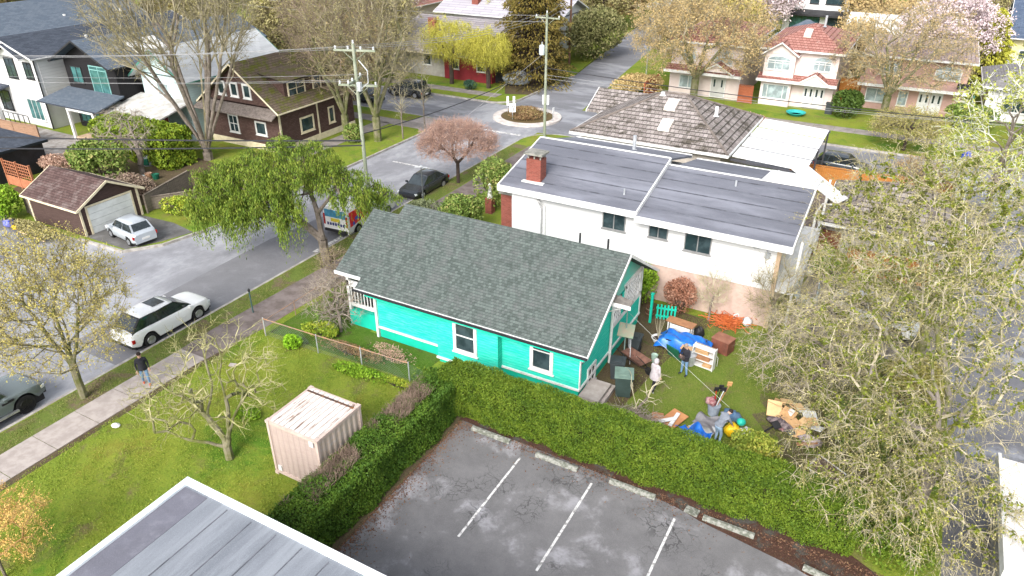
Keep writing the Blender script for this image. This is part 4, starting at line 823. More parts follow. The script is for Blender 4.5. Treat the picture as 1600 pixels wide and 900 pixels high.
mb = MB(); mb.box(-58, -57.0, 93.4, 94.3, 5, 7.2); mb.build('chimney', BRICK, T)
T = thing('house', 'house with red-brown tile roof between the bare trees at the top', 'house', (-70, 96, 0))
wallbox(T, -78, -67, 90, 100, -.1, 4.8, PK); gable(T, 'y', 89, 101, -79, -66, 4.8, 7.6, RT, PK, (90, 100), (-78, -67))
T = thing('house', 'house with slate blue roof in the top left corner', 'house', (-88, 52, 0))
wallbox(T, -92, -81.5, 42, 58, -.1, 6.0, STUC); gable(T, 'y', 41, 59, -93, -80.6, 6.2, 9.2, DSH2, STUC, (42, 57.9), (-92, -81.5), fm=WHITE)
for x, y in ((-83.6, 50), (-82.4, 56)): vent(T, x, y, 7.4, .16, .35, WHITE)
T = thing('house', 'house with yellow gable beyond the willow at the top', 'house', (-62, 128, 0))
wallbox(T, -66, -54, 124, 134, -.1, 6, plain('yellow_siding', (.72, .66, .38))); gable(T, 'y', 123, 135, -67, -53, 6, 9, DSH2, plain('yellow_siding', (.72, .66, .38)), (124, 134), (-66, -54)); window(T, (-58, 124, 2.6), (1, 0, 0), (0, -1, 0), 1.6, 2, WHITE, PALEGLASS)
T = thing('house', 'pale lilac roofed house at the far end of the avenue', 'house', (-40, 150, 0))
wallbox(T, -50, -30, 140, 152, -.1, 5, STUC); gable(T, 'x', -52, -28, 138, 154, 5, 8, shingle('lilac_metal', (.40, .38, .42), (.52, .50, .54), (.26, .24, .28)), STUC, (-50, -30), (140, 152))
T = thing('shed', 'black shed corner at the left edge beside the orange trellis', 'shed', (-60, 27, 0))
wallbox(T, -66, -59.6, 26.5, 31.0, -.1, 2.3, DARKTRIM); mb = MB(); mb.box(-66.3, -59.2, 26.2, 31.3, 2.3, 2.5); mb.build('roof', DSH, T)
T = thing('garage', 'white flat-roofed garage at the lower right edge beyond the big tree', 'garage', (8.0, 25, 0))
wallbox(T, 6.0, 12, 19.8, 24.6, -.1, 2.55, plain('grey_stucco', (.42, .40, .37)))
mb = MB(); mb.box(5.55, 12.3, 19.5, 24.9, 2.55, 2.75); ro = mb.build('roof', plain('white_roof', (.74, .72, .70)), T)
mb = MB(); mb.box(5.45, 5.55, 19.4, 25.0, 2.45, 2.85); mb.box(5.55, 12.3, 19.4, 19.5, 2.45, 2.85); mb.build('fascia', WHITE, ro)
# ================================================================ trees, shrubs, hedges
BARK = plain('grey_bark', (.24, .20, .17), (.13, .11, .085), 3, .9, bump=.4)
BARKG = plain('mossy_bark', (.20, .18, .12), (.10, .115, .03), 2.2, .9, bump=.4)
BARKM = plain('moss_covered_bark', (.20, .18, .12), (.11, .12, .03), 2.5, .95, bump=.5)
BARKD = plain('dark_bark', (.07, .05, .04), (.04, .03, .025), 3, .9)
TWIG = plain('pale_twig', (.47, .42, .30), (.33, .30, .19), 2, .9)
TWIGB = plain('brown_twig', (.26, .20, .15), (.18, .14, .10), 2, .9)
TWIGG = plain('greenish_twig', (.32, .28, .20), (.17, .15, .08), 1, .9)
TWIGR = plain('reddish_twig', (.36, .23, .19), (.26, .17, .14), 1, .9)
def ell(rng, c, r, n, rin=0.35, zlo=-1.0):
    out = []
    while len(out) < n:
        v = rng.normal(size=3); v /= np.linalg.norm(v)
        if v[2] < zlo: continue
        u = (rin ** 3 + (1 - rin ** 3) * rng.random()) ** (1 / 3)
        out.append(np.array(c) + v * u * np.array(r))
    return np.array(out)
def grow(rng, trunks, targets, w=0.35, arch=0.12, wob=0.05, step=0.6, first=2, r_tip=0.008, powr=0.45):
    cap = 60000; P = np.zeros((cap, 3)); par = np.full(cap, -1); L = np.zeros(cap); ok = np.zeros(cap, bool); n = 0
    for tr in trunks:
        prev = -1
        for i, p in enumerate(tr):
            if prev < 0 and n > 0:
                d0 = np.linalg.norm(P[:n] - np.array(p), axis=1); j = int(d0.argmin())
                if d0[j] < 0.4: prev = j; continue
            if prev >= 0:
                q = P[prev].copy(); D = np.array(p) - q; k = max(1, int(np.linalg.norm(D) / step))
                for s in range(1, k + 1):
                    P[n] = q + D * s / k + (rng.normal(size=3) * wob * 0.5 * step if s < k else 0); par[n] = prev; L[n] = L[prev] + np.linalg.norm(D) / k; ok[n] = (i >= first); prev = n; n += 1
            else: P[n] = p; prev = n; n += 1
    top = P[ok[:cap]][:1] if ok.any() else P[n - 1:n]
    ctr = P[:n][ok[:n]].mean(axis=0) if ok.any() else P[n - 1]
    if not ok.any(): ok[n - 1] = True
    T = targets[np.argsort(np.linalg.norm(targets - ctr, axis=1) + rng.random(len(targets)) * 0.5)]; tips = []
    for t in T:
        D = np.linalg.norm(P[:n] - t, axis=1) + w * L[:n] + np.where(P[:n, 2] > t[2] + 0.3, (P[:n, 2] - t[2]) * 0.6, 0); D[~ok[:n]] = 1e9
        j = int(D.argmin()); q = P[j].copy(); d = t - q; ln = np.linalg.norm(d); k = max(1, int(round(ln / step))); prev = j
        side = rng.normal(size=3) * wob * ln
        for s in range(1, k + 1):
            u = s / k; P[n] = q + d * u + np.array([0, 0, arch * ln]) * math.sin(math.pi * u) + side * math.sin(math.pi * u) + (rng.normal(size=3) * 0.06 * step if s < k else 0)
            par[n] = prev; L[n] = L[prev] + ln / k; ok[n] = True; prev = n; n += 1
        tips.append(prev)
    cnt = np.zeros(n); 
    for t in tips: cnt[t] += 1
    for i in range(n - 1, 0, -1):
        if par[i] >= 0: cnt[par[i]] += max(cnt[i], 0.5)
    return P[:n], par[:n], r_tip * np.maximum(cnt, 1) ** powr, np.array(tips)
def tree(name, label, base, trunks, crowns, seed=1, w=0.35, arch=0.1, wob=0.06, step=0.6, r_tip=0.008, powr=0.45, trunk_r=None, bark=None, twig=None, leaf=None,
         tw=3, tl=0.6, tdir=0.25, td=2, tr=0.005, lf=3, ls=0.05, droop=0.0, thick=0.035, rin=0.35, cat='tree', group=None, zlo=-1, lasp=0.6, first=2, lup=0.0, hang=False, lspread=0.04, crown_label=None, moss=None, strand=None):
    rng = np.random.default_rng(seed); b = np.array(base, float)
    trs = [[b + np.array(p) for p in t] for t in trunks]
    tg = np.concatenate([ell(rng, b + np.array(c), r, n, rin, zlo) for c, r, n in crowns])
    P, par, rad, tips = grow(rng, trs, tg, w, arch, wob, step, first, r_tip, powr)
    if trunk_r: rad = np.minimum(rad * (trunk_r / rad.max()) ** (rad / rad.max()), trunk_r)
    m = par >= 0; i = np.nonzero(m)[0]; P0, P1, r0, r1 = P[par[i]], P[i], rad[par[i]], rad[i]
    r0 = np.minimum(r0, r1 * 1.35 + 0.01)
    big = r1 > thick
    T = thing(name, label, cat, tuple(b), group=group)
    V, F = twigs(P0[big], P1[big] + (P1[big] - P0[big]) * 0.03, r0[big], r1[big], 7)
    fl = np.arange(0)
    meshparts('trunk', [(V, F, 0)], [bark or BARK], T, origin=b)
    parts = [(*twigs(P0[~big], P1[~big], r0[~big], r1[~big], 3), 0)]
    # fine twigs off the thin branches
    src = i[~big]
    if len(src) == 0: src = tips
    ctr = tg.mean(axis=0)
    Q0 = np.concatenate([np.repeat(P[src], tw, axis=0), np.repeat(P[tips], tw + 1, axis=0)])
    t_ = rng.random((len(Q0), 1)); 
    dr = Q0 - ctr; dr /= np.maximum(np.linalg.norm(dr, axis=1, keepdims=True), 1e-3)
    d = dr * 0.6 + rng.normal(size=Q0.shape) * 0.6 + np.array([0, 0, tdir]); d /= np.linalg.norm(d, axis=1, keepdims=True)
    l = tl * rng.uniform(0.5, 1.3, (len(Q0), 1)); lp = []
    A = Q0; n_seg = td
    for s in range(n_seg):
        d2 = d + rng.normal(size=d.shape) * 0.28 - np.array([0, 0, droop * (s + 1)]); d2 /= np.linalg.norm(d2, axis=1, keepdims=True)
        B = A + d2 * l / n_seg
        parts.append((*twigs(A, B, np.full(len(A), tr * (1 - s / (n_seg + 1))), np.full(len(A), tr * (1 - (s + 1) / (n_seg + 1))), 3), 0))
        if lf:
            for q in range(lf):
                u = rng.random((len(A), 1)); lp.append(A + (B - A) * u + rng.normal(size=A.shape) * lspread)
        A, d = B, d2
    mats = [twig or TWIG]
    if lf:
        LP = np.concatenate(lp)
        dirs = np.tile(np.array([[0, 0, -1.0]]), (len(LP), 1)) if hang else None
        parts.append((*leaves(LP, ls, rng, lup, lasp, dirs), 1)); mats.append(leaf)
    if strand:                                       # sprays hanging straight down from the branch tips
        sn, sl_ = strand; lo_ = tips[np.argsort(P[tips][:, 2])[:int(len(tips) * .6)]]; g_ = lo_[rng.integers(0, len(lo_), 46)]; q_ = P[g_[rng.integers(0, 46, sn)]] + rng.normal(size=(sn, 3)) * np.array([.22, .22, .12]); ll = sl_ * rng.uniform(.2, 1.2, sn); pts_ = []
        for s_ in range(14): pts_.append(q_ - np.stack([np.zeros(sn), np.zeros(sn), ll * s_ / 13], 1) + rng.normal(size=(sn, 3)) * np.array([.05, .05, .03]))
        Q = np.concatenate(pts_); Q = Q[Q[:, 2] > b[2] + .7]; parts.append((*leaves(Q, ls * 1.15, rng, 0, lasp, np.tile(np.array([[0, 0, -1.0]]), (len(Q), 1))), 1))
    if moss:                                         # clumps of moss and lichen sitting on the branches
        mm, mn, msz = moss; cd = np.nonzero(r1 > .0125)[0]; k_ = cd[rng.integers(0, len(cd), mn)]; u_ = rng.random((mn, 1)); Q = P0[k_] * (1 - u_) + P1[k_] * u_ + rng.normal(size=(mn, 3)) * .05
        parts.append((*leaves(Q, msz, rng, .4, .7), len(mats))); mats.append(mm)
    c = meshparts('crown', parts, mats, T, origin=b)
    if crown_label: c['label'] = crown_label
    return T
def V3(v): return (v.x, v.y, v.z)
YB = leafmat('yellow_bud', [(.34, .27, .07), (.50, .42, .12), (.28, .29, .06)])
YGB = leafmat('yellow_green_bud', [(.26, .25, .06), (.48, .43, .16), (.36, .33, .10), (.58, .52, .28)])
OB = leafmat('ochre_bud', [(.36, .25, .10), (.50, .36, .17), (.32, .28, .11)])
GB = leafmat('olive_bud', [(.20, .18, .07), (.33, .29, .13), (.25, .24, .08)])
CED = leafmat('cedar_leaf', [(.04, .085, .012), (.10, .165, .018), (.18, .25, .028), (.27, .29, .05)])
DKG = leafmat('hedge_leaf', [(.035, .075, .007), (.075, .135, .010), (.125, .19, .014), (.18, .24, .025)])
RHO = leafmat('rhododendron_leaf', [(.05, .10, .02), (.12, .19, .03), (.22, .28, .07), (.30, .22, .09)])
YSH = leafmat('yellow_shrub_leaf', [(.22, .24, .03), (.50, .42, .04), (.62, .52, .06), (.14, .20, .03)])
WIL = leafmat('willow_leaf', [(.30, .31, .05), (.48, .45, .06), (.38, .37, .09)])
CON = leafmat('thuja_leaf', [(.045, .045, .010), (.11, .09, .018), (.18, .13, .028), (.08, .09, .02)])
PNK = leafmat('blossom_petal', [(.52, .40, .42), (.66, .56, .58), (.48, .39, .38)])
COP = leafmat('copper_leaf', [(.18, .07, .04), (.34, .16, .10), (.45, .26, .19)])
RTW = leafmat('reddish_bud', [(.38, .23, .17), (.50, .33, .25), (.32, .21, .15)])
FRESH = leafmat('fresh_leaf', [(.08, .18, .01), (.20, .34, .02), (.30, .42, .04)])

# foreground tree, lower right: moss on its limbs, pale arching twigs with buds
MOSS = leafmat('moss_clump', [(.05, .07, .008), (.13, .16, .015), (.26, .28, .03)])
LTW = plain('lichen_twig', (.42, .37, .28), (.21, .185, .08), 1.7, .9, lo=.40, hi=.6)
tree('budding_tree', 'large mossy-limbed tree with pale arching twigs and yellow buds, lower right', (3.4, 23.6, 0),
     [[(0, 0, 0), (.1, .1, 1.6), (.15, .2, 2.6), (-.2, .8, 4.5), (-1.2, 1.6, 6.8), (-1.6, 2.4, 9.0)], [(.15, .2, 2.6), (.5, .4, 4.6), (.9, .9, 7.2)], [(.15, .2, 2.6), (-1.0, -.3, 4.0), (-2.6, -.4, 5.0)], [(-.2, .8, 4.5), (-2.2, 1.8, 6.0), (-3.4, 2.8, 7.4)], [(.15, .2, 2.6), (.2, 1.9, 4.2), (-.4, 4.0, 5.4)]],
     [((-1.3, 1.6, 6.2), (4.6, 5.0, 5.2), 860), ((-1.9, -1.4, 3.0), (2.8, 2.8, 2.2), 270), ((.2, -2.6, 2.9), (3.2, 2.0, 2.0), 250), ((-3.0, 4.4, 5.4), (3.0, 3.3, 3.4), 230)], seed=11, w=.22, arch=.16, wob=.14, step=.42, r_tip=.0085, powr=.42, trunk_r=.30,
     bark=plain('limb_bark', (.22, .19, .17), (.13, .14, .03), 1.6, .9, bump=.5, lo=.42, hi=.58), twig=LTW, leaf=YGB, tw=2, tl=.6, tdir=-.05, td=3, tr=.0068, lf=1, ls=.026, droop=.16, thick=.05, lspread=.012, moss=(MOSS, 17000, .055))
tree('budding_tree', 'tall pale-twigged tree with yellow buds behind the lower right tree', (3.1, 35.5, 0),
     [[(0, 0, 0), (0, 0, 2), (.1, .2, 4), (0, .4, 7), (0, .3, 9.5)], [(0, 0, 2), (-.9, .2, 4.5), (-2, .4, 6.8)], [(.1, .2, 4), (1.2, .6, 6.4)]],
     [((-1.4, .2, 6.0), (5.2, 4.6, 4.6), 760)], seed=12, w=.25, arch=.14, wob=.12, step=.5, r_tip=.010, powr=.41, trunk_r=.26, bark=BARKM, twig=LTW, leaf=YGB, tw=2, tl=.75, tdir=.1, td=3, tr=.0085, lf=1, ls=.032, droop=.12, thick=.055, lspread=.02, moss=(MOSS, 11000, .08))
tree('larch_tree', 'tree with lichen-white limbs and yellow-green tufts at the right edge', (5.6, 51.0, 0),
     [[(0, 0, 0), (0, 0, 4), (0, 0, 9), (0, 0, 11)]], [((.2, 0, 6.8), (4.2, 4.0, 5.0), 260)], seed=13, w=.5, arch=.22, step=.6, r_tip=.014, trunk_r=.2, bark=BARK, twig=plain('white_lichen_twig', (.66, .66, .60), (.5, .5, .42), 2, .9),
     leaf=leafmat('tuft_leaf', [(.16, .20, .03), (.32, .35, .06), (.46, .45, .12)]), tw=2, tl=.7, td=2, tr=.016, lf=3, ls=.085, droop=.1, lspread=.08)
tree('leaning_shrub', 'tangle of bare grey twigs with pale catkins beside the yard clutter', (-1.2, 30.0, 0),
     [[(0, 0, 0), (0, .1, .8), (.2, .2, 1.6)], [(0, 0, 0), (-.8, -.4, 1.0), (-1.4, -.8, 1.7)], [(0, 0, 0), (.6, .8, 1.2)]], [((-.5, .2, 1.7), (2.7, 3.2, 1.6), 380), ((.8, 3.6, 2.2), (2.2, 3.0, 1.8), 260)], seed=14, w=.1, arch=.2, wob=.2, step=.35, r_tip=.007, trunk_r=.09,
     twig=plain('ash_twig', (.44, .38, .32), (.26, .22, .18), 2, .9), leaf=YGB, bark=BARK, tw=2, tl=.5, td=3, tr=.006, lf=1, ls=.024, droop=.1, thick=.03, first=1, cat='shrub', zlo=-.6)
# left budding street tree
tree('street_tree', 'young street tree with a yellow budding fan crown beside the grey-green pickup', (-29.35, 13.6, 0),
     [[(0, 0, 0), (0, 0, .9), (.03, 0, 1.7), (0, 0, 2.6), (0, 0, 4.6)], [(.03, 0, 1.7), (-.5, -.3, 3.2), (-.9, -.6, 5)], [(.03, 0, 1.7), (.55, .3, 3.2), (1.1, .5, 4.8)], [(.03, 0, 1.7), (-.2, .7, 3.2)]],
     [((-.1, 0, 4.7), (3.0, 2.9, 3.3), 620)], seed=21, w=.55, arch=.02, wob=.05, step=.45, r_tip=.009, powr=.42, trunk_r=.17, bark=BARKM, twig=TWIGG, leaf=YB, tw=3, tl=.6, tdir=.55, td=2, tr=.006, lf=3, ls=.036, thick=.04, zlo=-.75, lspread=.03)
# crab apple on the lawn
tree('apple_tree', 'gnarled mossy leafless apple tree on the front lawn', (-20.5, 13.9, 0),
     [[(0, 0, 0), (-.15, .1, .5), (-.5, .2, 1.0), (-1.1, .2, 1.6), (-1.8, .1, 2.2), (-2.6, 0, 2.3)], [(-.15, .1, .5), (.1, .2, 1.4), (.05, .4, 2.4), (-.3, .6, 3.6), (-.2, .8, 4.4)], [(.1, .2, 1.4), (.7, .4, 2.6), (1.2, .6, 3.4)], [(-1.1, .2, 1.6), (-1.3, .9, 2.7), (-1.8, 1.2, 3.6)], [(-.15, .1, .5), (-.9, -.5, .9), (-2.2, -.9, 1.2)]],
     [((-.7, .6, 3.3), (3.1, 2.7, 2.3), 190), ((-2.6, -.3, 2.0), (2.1, 1.5, 1.2), 55)], seed=22, w=.15, arch=.14, wob=.22, step=.3, r_tip=.012, powr=.42, trunk_r=.17, bark=BARKM, twig=plain('lichen_twig2', (.38, .35, .20), (.18, .18, .05), 2.4, .9), leaf=YGB, tw=1, tl=.55, tdir=.35, td=3, tr=.010, lf=1, ls=.018, thick=.035, zlo=-.8)
# deodar
tree('cedar_tree', 'spreading cedar with drooping green sprays over the avenue', (-28.75, 28.95, 0),
     [[(0, 0, 0), (-.1, 0, 1.6), (-.3, .1, 3.2), (-.8, .2, 4.6), (-1.0, .3, 5.6), (-1.0, .3, 6.6)], [(-.1, 0, 1.6), (-1.4, -.3, 2.6), (-2.8, -.4, 4.2), (-3.6, -.5, 5.4)], [(-.3, .1, 3.2), (.9, .3, 4.6), (1.6, .4, 5.6)], [(-1.4, -.3, 2.6), (-3.2, -1.2, 2.7), (-4.8, -1.6, 3.6)]],
     [((-1.6, -.2, 5.9), (2.8, 2.6, 1.5), 110), ((-4.2, -.8, 5.0), (2.6, 2.4, 1.5), 110), ((-6.2, -1.8, 4.0), (2.0, 1.8, 1.7), 60), ((-2.6, -1.8, 4.2), (2.8, 1.4, 1.2), 60), ((-4.6, -1.6, 3.1), (2.4, 1.5, .8), 45), ((1.2, .7, 5.0), (2.6, 1.6, 1.0), 70), ((3.0, 1.6, 4.6), (1.6, .5, .4), 12)], seed=23, w=.3, arch=.05, wob=.05, step=.5, r_tip=.014, trunk_r=.28, bark=BARK, twig=BARKD, leaf=CED,
     tw=4, tl=.6, tdir=-.15, td=3, tr=.008, lf=5, ls=.085, droop=.35, thick=.05, zlo=-.8, lasp=.26, hang=True, lspread=.08, first=2, strand=(1500, 2.2))
# red-brown dome street tree
tree('dome_tree', 'small bare reddish-brown dome-shaped street tree near the dark sedan', (-29.2, 44.4, 0),
     [[(0, 0, 0), (0, 0, .9), (0, 0, 1.6), (0, 0, 2.1)]], [((0, 0, 3.1), (3.1, 2.9, 1.7), 1100)], seed=24, w=.6, arch=.12, wob=.04, step=.4, r_tip=.009, powr=.38, trunk_r=.14, bark=BARKD, twig=TWIGR, leaf=RTW, tw=3, tl=.5, tdir=.4, td=2, tr=.007, lf=1, ls=.035, zlo=-.35, thick=.045, rin=.5)
# big bare maples of the west block
def fan(k, h, sp, seed, zb=2.2):
    r_ = random.Random(seed); out = [[(0, 0, 0), (0, 0, zb * .5), (0, 0, zb)]]
    for i in range(k):
        a = 2 * math.pi * (i + r_.random() * .5) / k; s = sp * r_.uniform(.5, 1.1)
        out.append([(0, 0, zb), (math.cos(a) * s * .16, math.sin(a) * s * .16, zb + h * .2), (math.cos(a) * s * .42, math.sin(a) * s * .42, zb + h * .5), (math.cos(a) * s * .72, math.sin(a) * s * .72, zb + h * .88)])
    return out
tree('maple_tree', 'largest bare multi-stemmed maple with grey trunks beside the brown shingled house', (-50.4, 38.9, 0), fan(9, 10, 6.5, 3, .7), [((-1, 0, 11.8), (7.0, 6.2, 5.8), 800)], seed=31, w=.8, arch=.02, wob=.03, step=1.0, r_tip=.021, powr=.42, trunk_r=.38, bark=BARK, twig=TWIGG, leaf=GB, tw=3, tl=1.1, tdir=.5, td=2, tr=.011, lf=1, ls=.05, thick=.08, zlo=-.7, lspread=.1)
tree('maple_tree', 'bare maple with a mossy forked trunk on the corner lawn', (-41.2, 49.8, 0), fan(5, 7, 4.0, 5), [((-.3, 0, 9.5), (5.0, 4.8, 5.6), 520)], seed=32, w=.55, arch=.04, wob=.07, step=.9, r_tip=.018, trunk_r=.36, bark=BARKG, twig=TWIGG, leaf=GB, tw=3, tl=1.1, tdir=.35, td=2, tr=.012, lf=2, ls=.05, thick=.08, zlo=-.8, lspread=.1)
tree('maple_tree', 'bare brownish maple in front of the brown house\'s side wall', (-44.0, 48.9, 0), fan(5, 6, 3.6, 7), [((-.4, .2, 8.8), (4.6, 4.2, 5.2), 420)], seed=33, w=.5, arch=.05, wob=.09, step=.8, r_tip=.018, trunk_r=.33, bark=BARKG, twig=TWIGB, leaf=GB, tw=3, tl=1.0, tdir=.3, td=2, tr=.012, lf=1, ls=.05, thick=.08, zlo=-.85, lspread=.1)
tree('maple_tree', 'bare grey maple behind the brown house at the top', (-51.0, 56.8, 0), fan(5, 7, 4.6, 9), [((0, 0, 9.6), (6.0, 5.0, 5.4), 480)], seed=34, w=.5, arch=.04, wob=.07, step=1, r_tip=.02, trunk_r=.36, bark=BARKG, twig=TWIGB, leaf=GB, tw=3, tl=1.2, tdir=.3, td=2, tr=.014, lf=2, ls=.055, thick=.09, zlo=-.8, lspread=.1)
tree('thorn_tree', 'dead-looking bare grey tree among ivy beside the brown garage garden', (-52.3, 34.0, 0), [[(0, 0, 0), (.2, 0, 1.6), (0, 0, 3.2), (-.5, .2, 4.2)], [(.2, 0, 1.6), (-.9, -.3, 2.6), (-1.6, -.6, 3.2)]], [((-.8, -.3, 3.6), (2.4, 2.2, 1.7), 110)], seed=35, w=.2, arch=.1, wob=.2, step=.4, r_tip=.012, trunk_r=.22, bark=BARK, twig=plain('grey_twig', (.36, .31, .26), (.24, .2, .16), 2, .9), leaf=GB, tw=2, tl=.7, td=3, tr=.012, lf=0, thick=.05, droop=.25)
# smaller street trees
for (x, y), lab, cz, rr_, mt, lm, sd in [((-39.6, 51.4), 'thin bare sapling on the corner lawn beside the utility pole', 4.2, (1.0, 1.0, 2.2), TWIG, GB, 41), ((-39.3, 54.4), 'thin white-barked sapling nearest the curved kerb', 4.4, (1.1, 1.0, 2.3), TWIG, GB, 42), ]:
    tree('sapling', lab, (x, y, 0), [[(0, 0, 0), (0, 0, 1.4), (0, 0, cz + 1)]], [((0, 0, cz), rr_, 45)], seed=sd, w=.6, step=.4, r_tip=.012, trunk_r=.07, bark=BARK, twig=mt, leaf=lm, tw=2, tl=.5, tdir=.5, tr=.009, lf=1, ls=.03, thick=.03)
# maple right of the circle
tree('maple_tree', 'spreading maple with ochre buds in front of the half hidden pink house', (-20.6, 77.6, 0), fan(6, 5, 5.0, 11), [((0, 0, 7.0), (7.6, 6.6, 4.6), 760)], seed=36, w=.35, arch=.08, wob=.08, step=.9, r_tip=.018, trunk_r=.42, bark=BARKG, twig=TWIGG, leaf=OB, tw=3, tl=1.0, tdir=.1, td=2, tr=.012, lf=3, ls=.07, thick=.09, zlo=-.75, lspread=.14)
tree('maple_tree', 'bare grey-twigged maple in front of the salmon pink house', (-2.2, 79.6, 0), fan(6, 5, 4.6, 13), [((.3, 0, 6.6), (6.4, 5.6, 4.6), 520)], seed=37, w=.3, arch=.1, wob=.1, step=.9, r_tip=.018, trunk_r=.36, bark=BARKG, twig=TWIGG, leaf=OB, tw=3, tl=1.0, tdir=.1, td=2, tr=.012, lf=2, ls=.06, thick=.09, zlo=-.8, lspread=.1)
tree('weeping_shrub', 'olive weeping shrub tree at the kerb by the parked dark hatchback', (-.4, 65.6, 0) if False else (0.3, 69.6, 0), [[(0, 0, 0), (0, 0, 1.0), (.1, 0, 1.8)]], [((0, 0, 2.2), (3.0, 2.2, 1.4), 330)], seed=38, w=.5, arch=.2, wob=.08, step=.45, r_tip=.011, trunk_r=.14, bark=BARKD, twig=TWIGG, leaf=leafmat('olive_leaf', [(.22, .20, .05), (.38, .34, .10), (.46, .42, .16)]), tw=3, tl=.7, tdir=.1, tr=.01, lf=3, ls=.055, droop=.3, zlo=-.5)
tree('bush_tree', 'round bushy shrub tree leaning over the orange fence', (1.9, 56.9, 0), [[(0, 0, 0), (0, 0, .8), (-.2, 0, 1.4)]], [((0, 0, 2.0), (2.2, 1.8, 1.3), 220)], seed=39, w=.4, arch=.1, step=.4, r_tip=.01, trunk_r=.1, bark=BARKD, twig=TWIGB, leaf=OB, tw=3, tl=.5, tr=.009, lf=2, ls=.045, zlo=-.6)
tree('cherry_tree', 'pink blossoming cherry tree behind the salmon pink house', (2.4, 99.5, 0), fan(5, 3, 3.6, 15), [((0, 0, 5.8), (5.6, 4.4, 3.4), 330)], seed=45, w=.35, step=.9, r_tip=.02, trunk_r=.26, bark=BARKD, twig=TWIGB, leaf=PNK, tw=3, tl=1.0, tr=.014, lf=5, ls=.13, thick=.08, lspread=.2)
tree('cherry_tree', 'pale pink cherry tree behind the far red-brown roofs', (-73.0, 110, 0), fan(5, 4, 4, 16), [((0, 0, 7), (8, 5, 4), 300)], seed=46, w=.35, step=1.2, r_tip=.03, trunk_r=.3, bark=BARKD, twig=TWIGB, leaf=PNK, tw=3, tl=1.3, tr=.02, lf=5, ls=.2, thick=.09, lspread=.3)
tree('cherry_tree', 'pink cherry tree at the end of the avenue, right side', (-24.0, 118, 0), fan(5, 4, 4, 17), [((0, 0, 6), (7, 5, 4), 260)], seed=47, w=.35, step=1.2, r_tip=.03, trunk_r=.3, bark=BARKD, twig=TWIGB, leaf=PNK, tw=3, tl=1.3, tr=.02, lf=4, ls=.17, thick=.09, lspread=.3)
# willows
for (x, y, h, rx), lab, sd in [((-47.2, 71.2, 5.2, 3.6), 'yellow-green weeping willow in front of the dark red house', 51), ((-56.5, 99.0, 7.2, 6.4), 'tall bright yellow willow behind the dark red house', 52), ((-42.4, 71.4, 4.6, 2.4), 'smaller yellow willow next to the dark conifer', 53), ((-72, 70.8, 6.0, 5.0), 'golden willow beyond the maples at the left', 54)]:
    tree('willow_tree', lab, (x, y, 0), fan(5, h * .5, rx * .6, sd), [((0, 0, h), (rx, rx * .8, h * .42), 260)], seed=sd, w=.35, step=.8, r_tip=.02, trunk_r=.26, bark=BARKD, twig=plain('yellow_twig', (.50, .45, .08), (.36, .34, .06), 1, .9), leaf=WIL, tw=3, tl=1.3, tdir=-.2, td=3, tr=.013, lf=2, ls=.08, droop=.5, thick=.08, lasp=.3, hang=True, lspread=.12)
def conifer(name, label, x, y, h, r, n, leaf, seed, ls=.16, base=.6, powr=.8, group=None):
    rng = np.random.default_rng(seed); T = thing(name, label, 'tree', (x, y, 0), group=group)
    mb = MB(); mb.tube([(x, y, 0), (x, y, h * .5), (x, y, h * .97)], [r * .13, r * .08, .03], 8); mb.build('trunk', BARKD, T)
    u = rng.random(n) ** .8; z = base + (h - base) * u; rr_ = r * (1 - u) ** powr * (1 + .18 * np.sin(u * 60 + rng.random() * 6)) + .1
    a = rng.random(n) * 2 * math.pi; lump = 1 + .22 * np.sin(a * 5 + z * 1.3) * np.sin(z * 2.1 + a * 2)
    q = rr_ * lump * np.sqrt(rng.uniform(.45, 1, n)); P = np.stack([x + np.cos(a) * q, y + np.sin(a) * q, z - .25 * q], 1)
    dirs = np.stack([np.cos(a), np.sin(a), np.full(n, -.6)], 1)
    V, F = leaves(P, ls, rng, 0, .4, dirs); k = n // 12; S = P[:k].copy(); S0 = np.stack([np.full(k, x), np.full(k, y), S[:, 2] + .2], 1)
    V2, F2 = twigs(S0, S, np.full(k, .03), np.full(k, .01), 3)
    meshparts('crown', [(V, F, 0), (V2, F2, 1)], [leaf, BARKD], T, origin=(x, y, 0)); return T
conifer('cypress_tree', 'huge dense bronze-green conifer beside the avenue beyond the circle', -38.9, 75.6, 17, 3.9, 26000, CON, 61, .17, .7, .35)
conifer('cypress_tree', 'narrow bronze-green conifer behind the huge one', -41.5, 81.5, 15, 3.0, 9000, CON, 62, .2, .6, .4)
conifer('spruce_tree', 'yellow-green conifer behind the cherry at the top right', 6.2, 98.5, 8.5, 3.0, 9000, leafmat('gold_conifer_leaf', [(.16, .18, .02), (.34, .34, .04), (.48, .44, .06)]), 63, .2, .4, .6)
